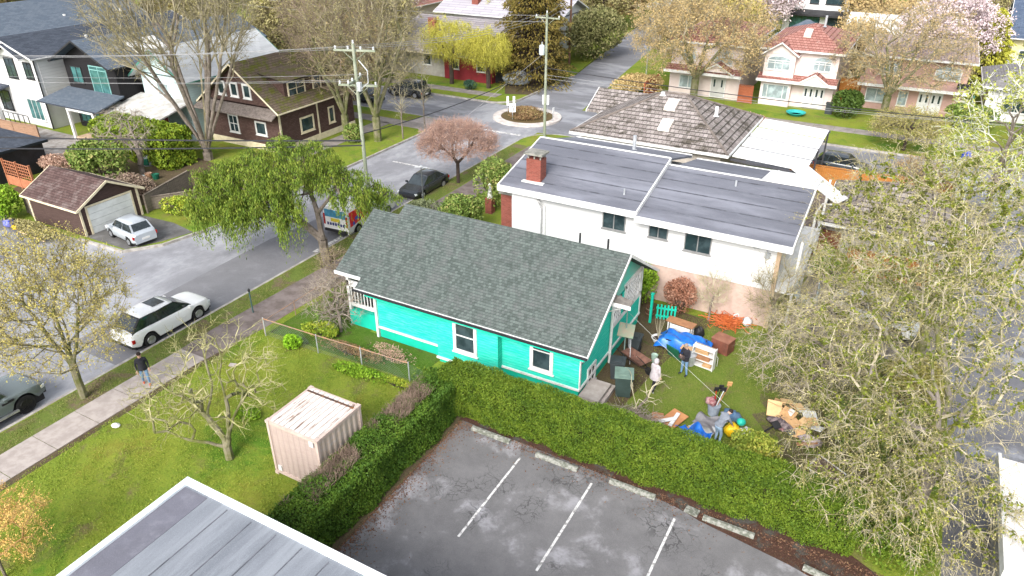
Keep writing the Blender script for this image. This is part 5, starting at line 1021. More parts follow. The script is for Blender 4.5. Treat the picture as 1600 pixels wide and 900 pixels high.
def shrub(name, label, c, r, n, leaf, seed, ls=.07, lumps=5, cat='shrub', stem=True, z0=None, flower=None, group=None, inner=True):
    """rounded shrub: leaf-sized faces spread through overlapping lumps; c is the centre, r the radii"""
    rng = np.random.default_rng(seed); x, y, z = c; T = thing(name, label, cat, (x, y, 0), group=group); parts = []
    mb = MB()
    for k in range(6):
        a = k * 1.05 + seed; mb.tube([(x + .04 * math.cos(a), y + .04 * math.sin(a), 0), (x + r[0] * .45 * math.cos(a), y + r[1] * .45 * math.sin(a), z)], [.03, .015], 5)
    mb.build('stem', BARKD, T)
    P = []
    for k in range(lumps):
        v = rng.normal(size=3); v /= np.linalg.norm(v); v[2] = abs(v[2]) * .8; f = 0.0 if k == 0 else 0.5
        cc = np.array(c) + v * np.array(r) * f; rk = np.array(r) * (0.92 if k == 0 else rng.uniform(.45, .6)); P.append(ell(rng, cc, rk, n // lumps, .72))
    P = np.concatenate(P); P = P[P[:, 2] > .03]
    parts.append((*leaves(P, ls, rng, .8, .55), 0)); mats = [leaf]
    if flower is not None: 
        Q = P[rng.random(len(P)) < .07]; parts.append((*leaves(Q, ls * .9, rng, .8, .8), 1)); mats.append(flower)
    meshparts('foliage', parts, mats, T, origin=(x, y, 0)); return T
shrub('rhododendron', 'round rhododendron just above the cottage roof ridge, right of the grey one', (-23.9, 36.4, 1.4), (1.7, 1.6, 1.5), 6500, RHO, 71, .10)
shrub('rhododendron', 'greyish low evergreen shrub touching the left end of the cottage ridge', (-26.4, 36.2, 1.0), (1.5, 1.4, 1.1), 4200, leafmat('grey_leaf', [(.10, .13, .06), (.22, .25, .13), (.16, .18, .09)]), 72, .09)
shrub('rhododendron', 'tall rounded rhododendron beside the white house corner', (-24.3, 41.4, 1.9), (1.6, 1.6, 2.0), 6500, RHO, 73, .10)
shrub('forsythia', 'bright yellow shrub by the left gable of the cottage', (-25.3, 29.6, 1.5), (1.3, 1.3, 1.5), 4200, YSH, 74, .08)
shrub('forsythia', 'golden-green shrub at the right end of the clipped hedge', (-2.15, 23.6, .8), (1.15, .8, .85), 4200, leafmat('golden_leaf', [(.10, .15, .02), (.22, .27, .035), (.42, .37, .07)]), 75, .07)
shrub('garden_shrub', 'green shrub behind the brown garage ridge', (-53.6, 31.6, 1.6), (3.0, 2.0, 1.7), 7000, RHO, 76, .13, lumps=7)
shrub('garden_shrub', 'bright green shrub at the left corner of the brown garage', (-52.6, 23.6, 1.1), (1.3, 1.3, 1.3), 3600, FRESH, 77, .11)
shrub('garden_shrub', 'dark green shrub beside the red tile house door', (-5.6, 78.0, 1.4), (1.6, 1.4, 1.6), 4500, leafmat('dark_leaf', [(.03, .06, .015), (.07, .12, .02), (.10, .16, .03)]), 78, .13)
shrub('garden_shrub', 'green shrub in front of the salmon pink house\'s right corner', (5.2, 79.5, 1.2), (2.6, 1.5, 1.3), 5000, RHO, 79, .13)
shrub('garden_shrub', 'low dark shrub behind the avenue kerb next to the far dark car', (-43.9, 69.9, .5), (.9, .8, .6), 1500, leafmat('blue_green_leaf', [(.03, .08, .05), (.07, .13, .08)]), 80, .09)
shrub('beech_bush', 'copper-leaved bush in front of the white house\'s pink wall', (-8.3, 33.6, 1.1), (.95, .85, 1.2), 4200, COP, 81, .06)
shrub('garden_shrub', 'green shrub between the cottage and the pink wall', (-10.4, 33.6, 1.3), (.9, .9, 1.3), 3200, FRESH, 82, .07)
shrub('garden_shrub', 'light green shrub beside the white pot and the rear stair', (-2.0, 41.6, .9), (1.2, 1.0, 1.0), 3000, FRESH, 83, .07)
shrub('garden_shrub', 'bright green clump at the left end of the wire fence', (-24.0, 21.1, .35), (.55, .45, .45), 1500, leafmat('lime_leaf', [(.16, .34, .01), (.30, .52, .03)]), 84, .06)
shrub('garden_shrub', 'dark green bush under the big budding tree', (2.9, 21.4, .7), (1.6, 1.4, 1.0), 7500, DKG, 85, .05)
shrub('garden_shrub', 'mid green bush behind the budding tree trunk', (2.2, 27.0, .9), (2.4, 2.3, 1.2), 5500, RHO, 86, .08)
shrub('garden_shrub', 'olive bush beside the lane behind the budding tree', (3.0, 31.4, 1.0), (1.6, 1.8, 1.2), 4200, leafmat('olive_leaf', [(.22, .20, .05), (.38, .34, .10), (.46, .42, .16)]), 87, .07)
shrub('garden_shrub', 'dark green shrub by the corner of the brown shingled house', (-45.3, 42.2, .9), (1.4, 1.2, 1.1), 3200, RHO, 88, .1)
shrub('garden_shrub', 'rounded green bush at the foot of the forked maple', (-42.9, 48.4, .8), (.9, .9, 1.0), 2200, RHO, 89, .1)
shrub('garden_shrub', 'green wild growth on the slope above the silver hatchback', (-43.2, 30.2, .45), (1.9, 1.2, .6), 3400, leafmat('meadow_leaf', [(.10, .20, .02), (.26, .34, .03), (.46, .44, .05)]), 90, .09)
shrub('garden_shrub', 'leafy green strip on the near side of the wire fence', (-19.6, 20.9, .15), (1.9, .45, .3), 1800, FRESH, 91, .06)
shrub('garden_shrub', 'low green patch of leaves at the apple tree\'s left', (-22.0, 16.2, .12), (.7, .5, .25), 900, FRESH, 92, .06)
shrub('garden_shrub', 'ground-hugging green plants in the bed left of the cottage', (-24.3, 25.4, .2), (1.5, 2.2, .4), 3600, leafmat('bed_leaf', [(.05, .13, .01), (.14, .26, .02), (.20, .20, .06)]), 93, .07)
shrub('far_thicket', 'olive-green thicket along the avenue right of the brown pole', (-38.5, 92.5, 3.2), (3.4, 6.5, 3.8), 14000, leafmat('thicket_leaf', [(.09, .10, .03), (.19, .19, .07), (.28, .25, .12)]), 94, .18, lumps=9, cat='thicket')
shrub('orange_brush', 'orange-brown dry brush at the avenue corner in front of the pink house', (-26.3, 76.4, 1.0), (3.0, 4.0, 1.4), 5500, OB, 95, .11, lumps=7)
shrub('orange_brush', 'dry reddish brush behind the hipped tile roof', (-14.5, 71.3, .5), (3.4, .9, .7), 2600, RTW, 96, .1, lumps=6)
shrub('circle_planting', 'brown dried planting in the middle of the traffic circle', (-33.2, 63.4, .25), (2.3, 2.1, .55), 4200, leafmat('dry_leaf', [(.16, .08, .04), (.28, .18, .09), (.20, .20, .05)]), 97, .08, lumps=8)
shrub('dry_brush', 'dry grey-brown brush in front of the thorn tree', (-49.5, 30.6, .7), (2.6, 1.6, .9), 3600, leafmat('dead_leaf', [(.16, .10, .07), (.30, .22, .17), (.24, .20, .12)]), 98, .09)
shrub('dry_brush', 'russet brush in front of the orange trellis', (-58.0, 31.0, .7), (2.0, 1.4, .9), 2800, RTW, 99, .09)
shrub('dry_brush', 'grey-green brush at the lane verge left of the brown garage', (-48.5, 23.0, .3), (3.6, .6, .5), 2600, GB, 100, .08)
shrub('vine', 'reddish leafless vine tangle at the foot of the turquoise wall', (-19.0, 22.6, .4), (1.6, .5, .5), 1600, RTW, 101, .035)
# distant belt of trees: each its own crown
far = [(*at(px_, py_)[:2], h_, r_, m_, lb_) for px_, py_, h_, r_, m_, lb_ in ((20, 62, 8, 6.5, CON, 'bronze-green tree at the very top left corner'), (95, 48, 9, 8, CON, 'rusty green tree above the slate roofs'), (175, 42, 9, 8, OB, 'ochre crown above the charcoal roofs'), (330, 58, 9, 7, WIL, 'bright yellow crown seen between the maple limbs'), (430, 40, 10, 8, GB, 'olive crown above the brown house roof'), (520, 52, 9, 7, OB, 'ochre crown above the tall pole'), (560, 88, 7, 5, GB, 'olive tree across the junction behind the tall pole'), (605, 60, 8, 5, PNK, 'pink blossoming crown above the junction'), (640, 22, 8, 8, PNK, 'pink blossom on the skyline left of the yellow willows'), (905, 26, 6, 5, PNK, 'small pink crown at the end of the avenue'), (965, 44, 7, 5, OB, 'ochre tree left of the big ochre maple'), (1345, 66, 6, 4, OB, 'ochre tree between red tile and white roofs'), (1500, 64, 7, 5, OB, 'ochre crown right of the cherry'), (1420, 16, 8, 8, OB, 'ochre crown at the top above the cherry'), (1200, 30, 6, 4, OB, 'ochre tree left of the tall white house'))] + [(-96, 60, 8, 6, CON, 'rust-green tree left of the slate roof'), (-84, 66, 8, 6, CON, 'rusty thuja behind the white modern house'), (-77, 62, 7, 4, GB, 'olive tree between the left roofs'), (-95, 80, 9, 7, GB, 'olive tree in the far left corner'), (-66, 66, 8, 5, GB, 'greenish bare tree behind the black house'),
       (-60, 74, 8, 5, GB, 'brownish-green tree behind the pale blue house'), (-57, 66.5, 6, 3.4, OB, 'ochre tree left of the far dark car'), (-81, 92, 9, 7, OB, 'ochre tree in the upper left background'), (-33.5, 128, 7, 6, CON, 'bronze tree at the end of the avenue'), (-46, 112, 9, 6, GB, 'olive crown behind the thicket'),
       (-27.5, 97, 6, 4, OB, 'ochre tree right of the far avenue'), (-25, 108, 6, 4.5, YB, 'yellow tree right of the far avenue'), (-7, 96, 5, 3, OB, 'ochre tree between the pink houses, behind'), (-.5, 118, 6, 5, OB, 'ochre crown behind the white roofed house'), (7, 124, 6, 5, GB, 'olive crown left of the yellow house'),
       (-70, 128, 9, 7, YB, 'yellow-green crown on the far left skyline'), (-44.5, 128, 9, 6, WIL, 'bright yellow crown above the lilac roof'), (-88, 112, 10, 8, GB, 'olive crown far behind the maples'), (14, 76, 6, 4, GB, 'olive crown in front of the low bungalow'), (-31, 160, 9, 8, OB, 'ochre crown beyond the lilac roof'), (-12, 150, 9, 8, GB, 'olive crown behind the tall white house'), (10, 150, 9, 9, OB, 'ochre crown on the far right skyline')]
for k, (x, y, h, r, m, lab) in enumerate(far):
    tree('background_tree', lab, (x, y, 0), fan(4, h * .5, r * .6, 200 + k), [((0, 0, h * .75), (r, r * .8, h * .42), 150)], seed=200 + k, w=.35, step=1.2, r_tip=.03, trunk_r=.25, bark=BARKD, twig=TWIGB, leaf=m, tw=3, tl=1.3, tr=.022, lf=5, ls=.17, thick=.1, lspread=.25, group='background trees beyond the houses')
# clipped hedges
def hedge(name, label, x0, x1, y0, y1, h, n, leaf, seed, ls=.055, core=None, dead=None, wav=.07):
    rng = np.random.default_rng(seed); T = thing(name, label, 'hedge', ((x0 + x1) / 2, (y0 + y1) / 2, 0))
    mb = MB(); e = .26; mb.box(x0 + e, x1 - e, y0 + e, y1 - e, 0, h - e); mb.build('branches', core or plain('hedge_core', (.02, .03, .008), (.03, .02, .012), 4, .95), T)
    L, W_ = x1 - x0, y1 - y0; A = np.array([L * h, L * h, W_ * h, W_ * h, L * W_]); f = rng.choice(5, n, p=A / A.sum()); u, v = rng.random(n), rng.random(n); d = rng.random(n) ** 1.5 * .2 - .06
    X = x0 + u * L; Y = y0 + u * W_; Z = v * h
    P = np.zeros((n, 3))
    for k in range(5):
        m = f == k
        if k == 0: P[m] = np.stack([X[m], y0 + d[m], Z[m]], 1)
        if k == 1: P[m] = np.stack([X[m], y1 - d[m], Z[m]], 1)
        if k == 2: P[m] = np.stack([x0 + d[m], Y[m], Z[m]], 1)
        if k == 3: P[m] = np.stack([x1 - d[m], Y[m], Z[m]], 1)
        if k == 4: P[m] = np.stack([X[m], y0 + v[m] * W_, h - d[m]], 1)
    s = np.sin(P[:, 0] * 2.1 + seed) * np.cos(P[:, 1] * 1.7) + .6 * np.sin(P[:, 0] * 5.3 + P[:, 2] * 3) + .5 * np.cos(P[:, 1] * 4.7 + P[:, 2] * 4)
    c = np.array([(x0 + x1) / 2, (y0 + y1) / 2, 0]); P[:, 2] += np.where(f == 4, s * wav, 0); P[:, 1] += np.where(f == 0, -s * wav * 1.2, np.where(f == 1, s * wav, 0)); P[:, 0] += np.where(f == 3, s * wav, np.where(f == 2, -s * wav, 0))
    r_ = .22; topm = P[:, 2] > h - r_          # rounded shoulders
    P[:, 1] += np.where((f == 0) & topm, (P[:, 2] - h + r_) * .6, 0); P[:, 0] += np.where((f == 2) & topm, (P[:, 2] - h + r_) * .6, 0) - np.where((f == 3) & topm, (P[:, 2] - h + r_) * .6, 0)
    P = P[P[:, 2] > 0.02]; f2 = None
    parts = [(*leaves(P, ls, rng, .5, .55), 0)]; mats = [leaf]
    if dead is not None:
        nd = 6000; q = rng.random((nd, 3)); Q = np.stack([x0 + .15 + q[:, 0] * (L - .75), y0 + .4 + q[:, 1] * (W_ - .8), np.full(nd, h - .14)], 1); w_ = np.sin(Q[:, 1] * 1.4 + 1) + .6 * np.sin(Q[:, 1] * 4 + Q[:, 0] * 3); Q = Q[w_ > -.3]
        D = Q + rng.normal(size=Q.shape) * np.array([.12, .12, .03]) + np.array([0, 0, .30]); parts.append((*twigs(Q, D, np.full(len(Q), .009), np.full(len(Q), .004), 3), 1)); mats.append(dead)
    meshparts('foliage', parts, mats, T, origin=((x0 + x1) / 2, (y0 + y1) / 2, 0)); return T
hedge('hedge', 'long clipped green hedge between the parking lot and the cottage', -14.9, 1.8, 20.55, 21.85, 2.05, 230000, DKG, 111, .035, wav=.085)
hedge('hedge', 'shorter hedge with dead brown top between the lawn and the parking lot', -15.65, -14.0, 11.0, 21.0, 1.75, 80000, leafmat('hedge_leaf_dark', [(.03, .075, .008), (.065, .135, .012), (.12, .19, .018)]), 112, .042, wav=.10, dead=plain('dead_twig', (.30, .22, .17), (.17, .12, .09), 2, .95))
hedge('hedge', 'tall green laurel hedge between the pale blue house and the garden', -60.0, -50.8, 35.4, 38.0, 2.9, 15000, leafmat('laurel_leaf', [(.07, .13, .01), (.18, .26, .02), (.30, .34, .03)]), 113, .15, wav=.16)

shrub('garden_shrub', 'grey-green tangle of plants against the cottage foundation', (-21.9, 26.5, .5), (.7, 2.0, .6), 2600, leafmat('bed_leaf', [(.05, .13, .01)]), 120, .07)
shrub('garden_shrub', 'brown dry plants along the inner side of the wire fence', (-21.3, 22.0, .25), (2.6, .35, .4), 2200, leafmat('dry_leaf', [(.16, .08, .04)]), 121, .05)
shrub('garden_shrub', 'green plants beside the long hedge at the cottage corner', (-16.6, 22.0, .3), (1.0, .6, .5), 1800, DKG, 122, .05)
shrub('garden_shrub', 'low brown and green plants outside the fence near the hedge corner', (-17.6, 21.0, .15), (1.2, .35, .3), 1300, leafmat('meadow_leaf', [(.10, .20, .02)]), 123, .05)

# leaf litter along the hedge feet, windblown onto the lot
rng = np.random.default_rng(400); n_ = 5200
A_ = np.stack([-13.75 + rng.exponential(.28, n_ // 2), rng.uniform(10.6, 20.3, n_ // 2), np.full(n_ // 2, .018)], 1); B_ = np.stack([rng.uniform(-13.8, 3.0, n_ // 2), 20.35 - rng.exponential(.3, n_ // 2), np.full(n_ // 2, .022)], 1)
LP_ = np.concatenate([A_, B_]); V_, F_ = leaves(LP_, .035, rng, 3.0, .6); V_[:, 2] = np.clip(V_[:, 2], .014, .05)
tag(meshparts('leaf_litter', [(V_, F_, 0)], [leafmat('litter', [(.06, .03, .02), (.16, .08, .05), (.24, .15, .08)])], None, (-10, 18, 0), (-10, 18, 0)), 'brown fallen leaves scattered along the foot of both hedges', 'leaf litter', kind='stuff')

shrub('garden_shrub', 'mixed green growth filling the bed beside the pavement fence', (-25.0, 28.0, .35), (.9, 2.0, .5), 3000, RHO, 130, .07)
shrub('garden_shrub', 'brown-green brush between the wire fence and the climber', (-23.6, 22.7, .3), (1.1, .7, .4), 2200, leafmat('meadow_leaf', [(.10, .20, .02)]), 131, .06)
tree('bare_shrub', 'tangled bare brush in the middle of the cottage bed', (-24.2, 24.6, 0), [[(0, 0, 0), (0, 0, .5), (.1, .1, .9)]], [((0, .2, .9), (1.3, 1.5, .8), 130)], seed=132, w=.2, arch=.1, wob=.2, step=.3, r_tip=.007, trunk_r=.06, bark=BARK, twig=TWIGB, leaf=GB, tw=2, tl=.4, tr=.006, lf=1, ls=.03, thick=.03, cat='shrub')
tree('bare_shrub', 'bare brush under the yellow shrub at the cedar trunk', (-26.9, 27.6, 0), [[(0, 0, 0), (0, 0, .4), (0, 0, .8)]], [((0, 0, 1.0), (1.0, 1.4, .9), 120)], seed=133, w=.3, arch=.1, wob=.15, step=.3, r_tip=.007, trunk_r=.06, bark=BARK, twig=TWIGB, leaf=GB, tw=2, tl=.5, tr=.006, lf=1, ls=.03, thick=.03, cat='shrub')
# ================================================================ vehicles
RUB = plain('tyre_rubber', (.02, .02, .02), (.012, .012, .012), 5, .8)
RIM = plain('alloy', (.55, .56, .58), (.4, .41, .43), 4, .35, .8)
RIMD = plain('dark_alloy', (.03, .03, .03), None, 4, .35, .5)
CGL = glassm('car_glass', (.015, .022, .025), .05, .8)
PLAS = plain('black_plastic', (.02, .02, .022), None, 4, .55)
RED = plain('tail_lamp', (.45, .02, .015), (.3, .01, .01), 4, .25)
LAMP = plain('head_lamp', (.75, .78, .8), (.55, .58, .6), 5, .15)
def paint(name, c, rough=.28, metal=0.0): return plain(name, c, tuple(x * .96 for x in c), .6, rough, metal, .5, coat=.6)
def car(name, label, cat, loc, rz, L, W, H, body, prof, glass, rim=None, pil=None, wr=.33, wx=None, ph=.28, roofm=None, sunroof=False, extra=None, parked=None):
    """front towards +x. prof: (x fraction, belt height) along the body; glass: plan of the cabin (x_rear_low, x_rear_top, x_front_top, x_front_low), belt height"""
    T = thing(name, label, cat, (loc[0], loc[1], loc[2] if len(loc) > 2 else -.148), rz, parked or 'cars parked along the streets and driveways')
    wx = wx or (-L * .295, L * .315); hw = W / 2
    xs = sorted(set([round(-L / 2 + L * k / 44, 4) for k in range(45)]))
    V = []; nsec = 15
    px = [p[0] * L for p in prof]; pz = [p[1] for p in prof]
    for x in xs:
        e = abs(x) / (L / 2); wf = hw * (1 - .10 * max(0, (e - .72) / .28) ** 2 - .05 * e ** 6)
        zb = float(np.interp(x, px, pz)); zl = ph + .10 * max(0, (e - .85) / .15)
        for c in wx:
            q = (wr + .07) ** 2 - (x - c) ** 2
            if q > 0: zl = max(zl, wr + math.sqrt(q))
        zm = max(zl + .02, ph + (zb - ph) * .52); zs = max(zb - .10, zl + .03)
        half = [(wf * .93, zl), (wf * .985, min(zl + .06, zs)), (wf, max(zm, zl + .05) if zl + .05 < zs else zs), (wf * .985, zs), (wf * .94, zb - .02), (wf * .80, zb + .015), (wf * .4, zb + .035)]
        V += [(x, -a, z) for a, z in half] + [(x, 0, zb + .04)] + [(x, a, z) for a, z in half[::-1]]
    F = []; n = nsec
    for i in range(len(xs) - 1):
        for j in range(n - 1): F.append((i * n + j, i * n + j + 1, (i + 1) * n + j + 1, (i + 1) * n + j))
    F += [tuple(range(n))[::-1][::-1], tuple(range((len(xs) - 1) * n, len(xs) * n))[::-1]]
    mb = MB(); mb.add(V, F); B = mb.build('body', body, T, world=False, smooth=True)
    try:
        B.data.set_sharp_from_angle(angle=R(38))
    except Exception: pass
    mb = MB(); mb.box(-L * .47, L * .47, -hw * .86, hw * .86, .17, ph + .16); mb.build('underbody', PLAS, T, world=False)
    # cabin
    xrl, xrt, xft, xfl, zb0 = glass; zt = H; tw_ = hw * .70; bw = hw * .93
    zr_ = float(np.interp(xrl, px, pz)) - .03; zf_ = float(np.interp(xfl, px, pz)) - .02
    lo = [(xrl, -bw * .92, zr_), (xfl, -bw * .88, zf_), (xfl, bw * .88, zf_), (xrl, bw * .92, zr_)]; hi = [(xrt, -tw_, zt - .05), (xft, -tw_, zt - .07), (xft, tw_, zt - .07), (xrt, tw_, zt - .05)]
    def quad(a, b, c, d, out=0.0, ins=(.04, .04, .06, .06), name='side_window', m=CGL):
        a, b, c, d = map(Vector, (a, b, c, d)); nrm = (b - a).cross(d - a).normalized(); l, r_, bo, to = ins
        def bl(u, v): return (a.lerp(b, u)).lerp(d.lerp(c, u), v) + nrm * (.012 + out)
        mb = MB(); nu = 6; P = [[bl(l + (1 - l - r_) * i / nu, bo + (1 - bo - to) * j / 3) for i in range(nu + 1)] for j in range(4)]
        mb.add([p for row in P for p in row], [(j * (nu + 1) + i, j * (nu + 1) + i + 1, (j + 1) * (nu + 1) + i + 1, (j + 1) * (nu + 1) + i) for j in range(3) for i in range(nu)]); return mb.build(name, m, T, world=False)
    cb = MB(); cb.add(lo + hi, [(0, 1, 5, 4), (1, 2, 6, 5), (2, 3, 7, 6), (3, 0, 4, 7)]); cb.build('pillars', pil or body, T, world=False)
    n_ = 8; RV = []
    for i in range(n_ + 1):
        x = xrt + (xft - xrt) * i / n_; c = .055 * math.sin(math.pi * (i + .6) / (n_ + 1.2)); w_ = tw_ * (1 - .04 * abs(i / n_ - .5) * 2)
        z0 = zt - .05 + (-.02) * i / n_
        RV += [(x, -w_ - .015, z0 - .015), (x, -w_ * .93, z0 + .028 + c * .4), (x, -w_ * .5, z0 + .045 + c), (x, 0, z0 + .05 + c), (x, w_ * .5, z0 + .045 + c), (x, w_ * .93, z0 + .028 + c * .4), (x, w_ + .015, z0 - .015)]
    rb = MB(); rb.add(RV, [(i * 7 + j, (i + 1) * 7 + j, (i + 1) * 7 + j + 1, i * 7 + j + 1) for i in range(n_) for j in range(6)] + [tuple(range(7)), tuple(range(n_ * 7, n_ * 7 + 7))[::-1]])
    rf = rb.build('roof', roofm or body, T, world=False, smooth=True)
    for s in (0, 1):
        A, Bp, C, D = (lo[0], lo[1], hi[1], hi[0]) if s == 0 else (lo[2], lo[3], hi[3], hi[2])
        nw = 2 if glass[1] - glass[0] < .6 else 3
        a, b, c, d = map(Vector, (A, Bp, C, D))
        cuts = [0, .5, 1] if L < 4.2 else [0, .28, .6, 1]
        if s: cuts = [1 - q for q in cuts][::-1]
        for u0, u1 in zip(cuts[:-1], cuts[1:]): quad(a.lerp(b, u0), a.lerp(b, u1), d.lerp(c, u1), d.lerp(c, u0), ins=(.03, .03, .12, .08))
    quad(lo[1], lo[2], hi[2], hi[1], name='windscreen', ins=(.07, .07, .08, .06)); quad(lo[3], lo[0], hi[0], hi[3], name='rear_window', ins=(.08, .08, .22, .08))
    if sunroof: mb = MB(); zz = zt + .052; mb.add([(xft - .25, -.42, zz - .02), (xft - .25, .42, zz - .02), (xft - .95, .42, zz + .008), (xft - .95, -.42, zz + .008)], [(0, 1, 2, 3)]); mb.build('sunroof', CGL, T, world=False)
    for x in wx:
        for s in (-1, 1):
            wm = MB(); wm.tube([(x, s * (hw - .24), wr), (x, s * (hw - .21), wr), (x, s * (hw - .03), wr), (x, s * (hw - .01), wr)], [wr * .93, wr, wr, wr * .9], 20); wo = wm.build('wheel', RUB, T, world=False)
            rm = MB(); rm.tube([(x, s * (hw - .03), wr), (x, s * (hw + .003), wr)], [wr * .64, wr * .6], 14)
            for k in range(5):
                a_ = k * 2 * math.pi / 5; rm.prism([(x + math.cos(a_ - .12) * .05, s * hw + s * .004, wr + math.sin(a_ - .12) * .05), (x + math.cos(a_ + .12) * .05, s * hw + s * .004, wr + math.sin(a_ + .12) * .05), (x + math.cos(a_ + .1) * wr * .58, s * hw + s * .004, wr + math.sin(a_ + .1) * wr * .58), (x + math.cos(a_ - .1) * wr * .58, s * hw + s * .004, wr + math.sin(a_ - .1) * wr * .58)], (0, s * .015, 0))
            rm.build('rim', rim or RIM, wo, world=False)
    zt_ = float(np.interp(-L / 2, px, pz)); zh = float(np.interp(L / 2, px, pz))
    for s in (-1, 1):
        mb = MB(); mb.cbox((-L * .478, s * hw * .80, zt_ - .12), (.14, .26, .19)); mb.build('tail_light', RED, T, world=False)
        mb = MB(); mb.cbox((L * .472, s * hw * .72, zh - .06), (.18, .36, .14), -s * .3); mb.build('headlight', LAMP, T, world=False)
        mb = MB(); mb.cbox((xfl - .32, s * (hw + .06), zf_ + .08), (.12, .2, .14)); mb.build('mirror', body, T, world=False)
        for xh in ((-.25, .75) if L > 4.2 else (.35,)): mb = MB(); mb.cbox((xh - .1, s * (hw * .995), zm + .14), (.2, .03, .035)); mb.build('door_handle', body, T, world=False)
    mb = MB(); mb.cbox((-L / 2 - .005, 0, zt_ - .28), (.03, .5, .14)); mb.build('number_plate', WHITE, T, world=False)
    mb = MB(); mb.cbox((-L * .49, 0, ph + .08), (.12, W * .82, .16)); mb.cbox((L * .49, 0, ph + .10), (.12, W * .80, .18)); mb.build('bumper', PLAS if L > 4 else body, T, world=False)
    mb = MB(); mb.cbox((L * .492, 0, zh - .16), (.05, W * .5, .15)); mb.build('grille', PLAS, T, world=False)
    if extra: extra(T, L, W, H)
    return T
HB = [(-.5, .80), (-.47, .93), (-.3, .96), (.0, .93), (.22, .90), (.40, .80), (.5, .66)]
SUVP = [(-.5, .80), (-.48, 1.0), (-.43, 1.08), (-.3, 1.07), (.0, 1.02), (.22, 1.0), (.38, .97), (.46, .92), (.49, .86), (.5, .74)]
SED = [(-.5, .78), (-.46, .93), (-.30, .95), (.0, .90), (.20, .86), (.42, .74), (.5, .62)]
def rails(T, L, W, H):
    for s in (-1, 1): mb = MB(); mb.tube([(-L * .3, s * W * .34, H + .02), (-L * .28, s * W * .34, H + .06), (L * .08, s * W * .34, H + .06), (L * .1, s * W * .34, H + .02)], .02, 5); mb.build('roof_rail', PLAS, T, world=False)
a = math.radians
car('parked_car', 'white crossover with sunroof parked at the avenue kerb, tail towards the camera', 'car', (-31.35, 19.4), a(90), 4.75, 1.88, 1.66, paint('white_paint', (.80, .80, .79)), SUVP, (-2.25, -1.55, .35, 1.35, 1.0), wr=.37, sunroof=True, pil=PLAS)
car('parked_car', 'silver five-door hatchback parked nose-in at the brown garage', 'car', (-42.3, 25.7, .006), a(172), 3.62, 1.66, 1.5, paint('silver_paint', (.50, .54, .58), .3, .3), HB, (-1.68, -1.25, .35, 1.0, .95), wr=.29)
car('parked_car', 'near-black saloon parked at the kerb by the reddish dome tree', 'car', (-30.7, 42.0), a(-90), 4.45, 1.80, 1.44, paint('black_paint', (.025, .03, .035), .18), SED, (-1.75, -.95, .35, 1.15, .92), wr=.32)
car('parked_car', 'dark grey hatchback parked beyond the orange fence', 'car', (-3.75, 61.6), a(-2), 4.35, 1.80, 1.52, paint('graphite_paint', (.045, .055, .065), .2), HB, (-2.0, -1.45, .4, 1.2, .95), wr=.33)
car('parked_car', 'dark utility vehicle half hidden by the maple trunk across the junction', 'car', (-48.6, 64.8), a(180), 4.7, 1.9, 1.75, paint('dark_grey_paint', (.04, .045, .05), .25), SUVP, (-2.1, -1.8, .5, 1.1, 1.0), wr=.37, extra=rails)
car('parked_car', 'white car barely visible through the budding twigs on the gravel pad', 'car', (.9, 37.4, .01), a(-20), 4.5, 1.8, 1.5, paint('white_paint', (.80, .80, .79)), HB, (-1.9, -1.35, .4, 1.2, .95))
car('parked_car', 'dark car under the maple behind the utility pole, across the junction', 'car', (-51.5, 60.6), a(0), 4.5, 1.8, 1.5, paint('black_paint', (.025, .03, .035)), SED, (-1.75, -.95, .35, 1.15, .92))
# pickup, nose towards the upper right, cut by the left edge
PKP = [(-.5, 1.04), (-.2, 1.06), (-.1, 1.10), (.16, 1.12), (.40, 1.08), (.46, 1.02), (.5, .88)]
def pk(T, L, W, H):
    mb = MB(); mb.box(-L * .47, -L * .13, -W * .42, W * .42, 1.09, 1.12); mb.build('cargo_bed', PLAS, T, world=False)
    for s in (-1, 1): mb = MB(); mb.box(-1.2, 1.5, s * (W / 2) - .06 + s * .05, s * (W / 2) + .06 + s * .05, .38, .46); mb.build('side_step', RIM, T, world=False)
    for s in (-1, 1): mb = MB(); mb.cbox((1.25, s * (W / 2 + .004), .98), (.5, .02, .10)); mb.build('side_vent', PLAS, T, world=False)
car('pickup_truck', 'grey-green double-cab pickup cut off by the left edge of the view', 'pickup', (-31.65, 10.0), a(90), 5.75, 2.05, 1.90, paint('grey_green_paint', (.11, .135, .135), .25), PKP, (-.62, -.35, .75, 1.45, 1.1), wr=.43, wx=(-1.75, 1.88), rim=RIMD, ph=.42, extra=pk)
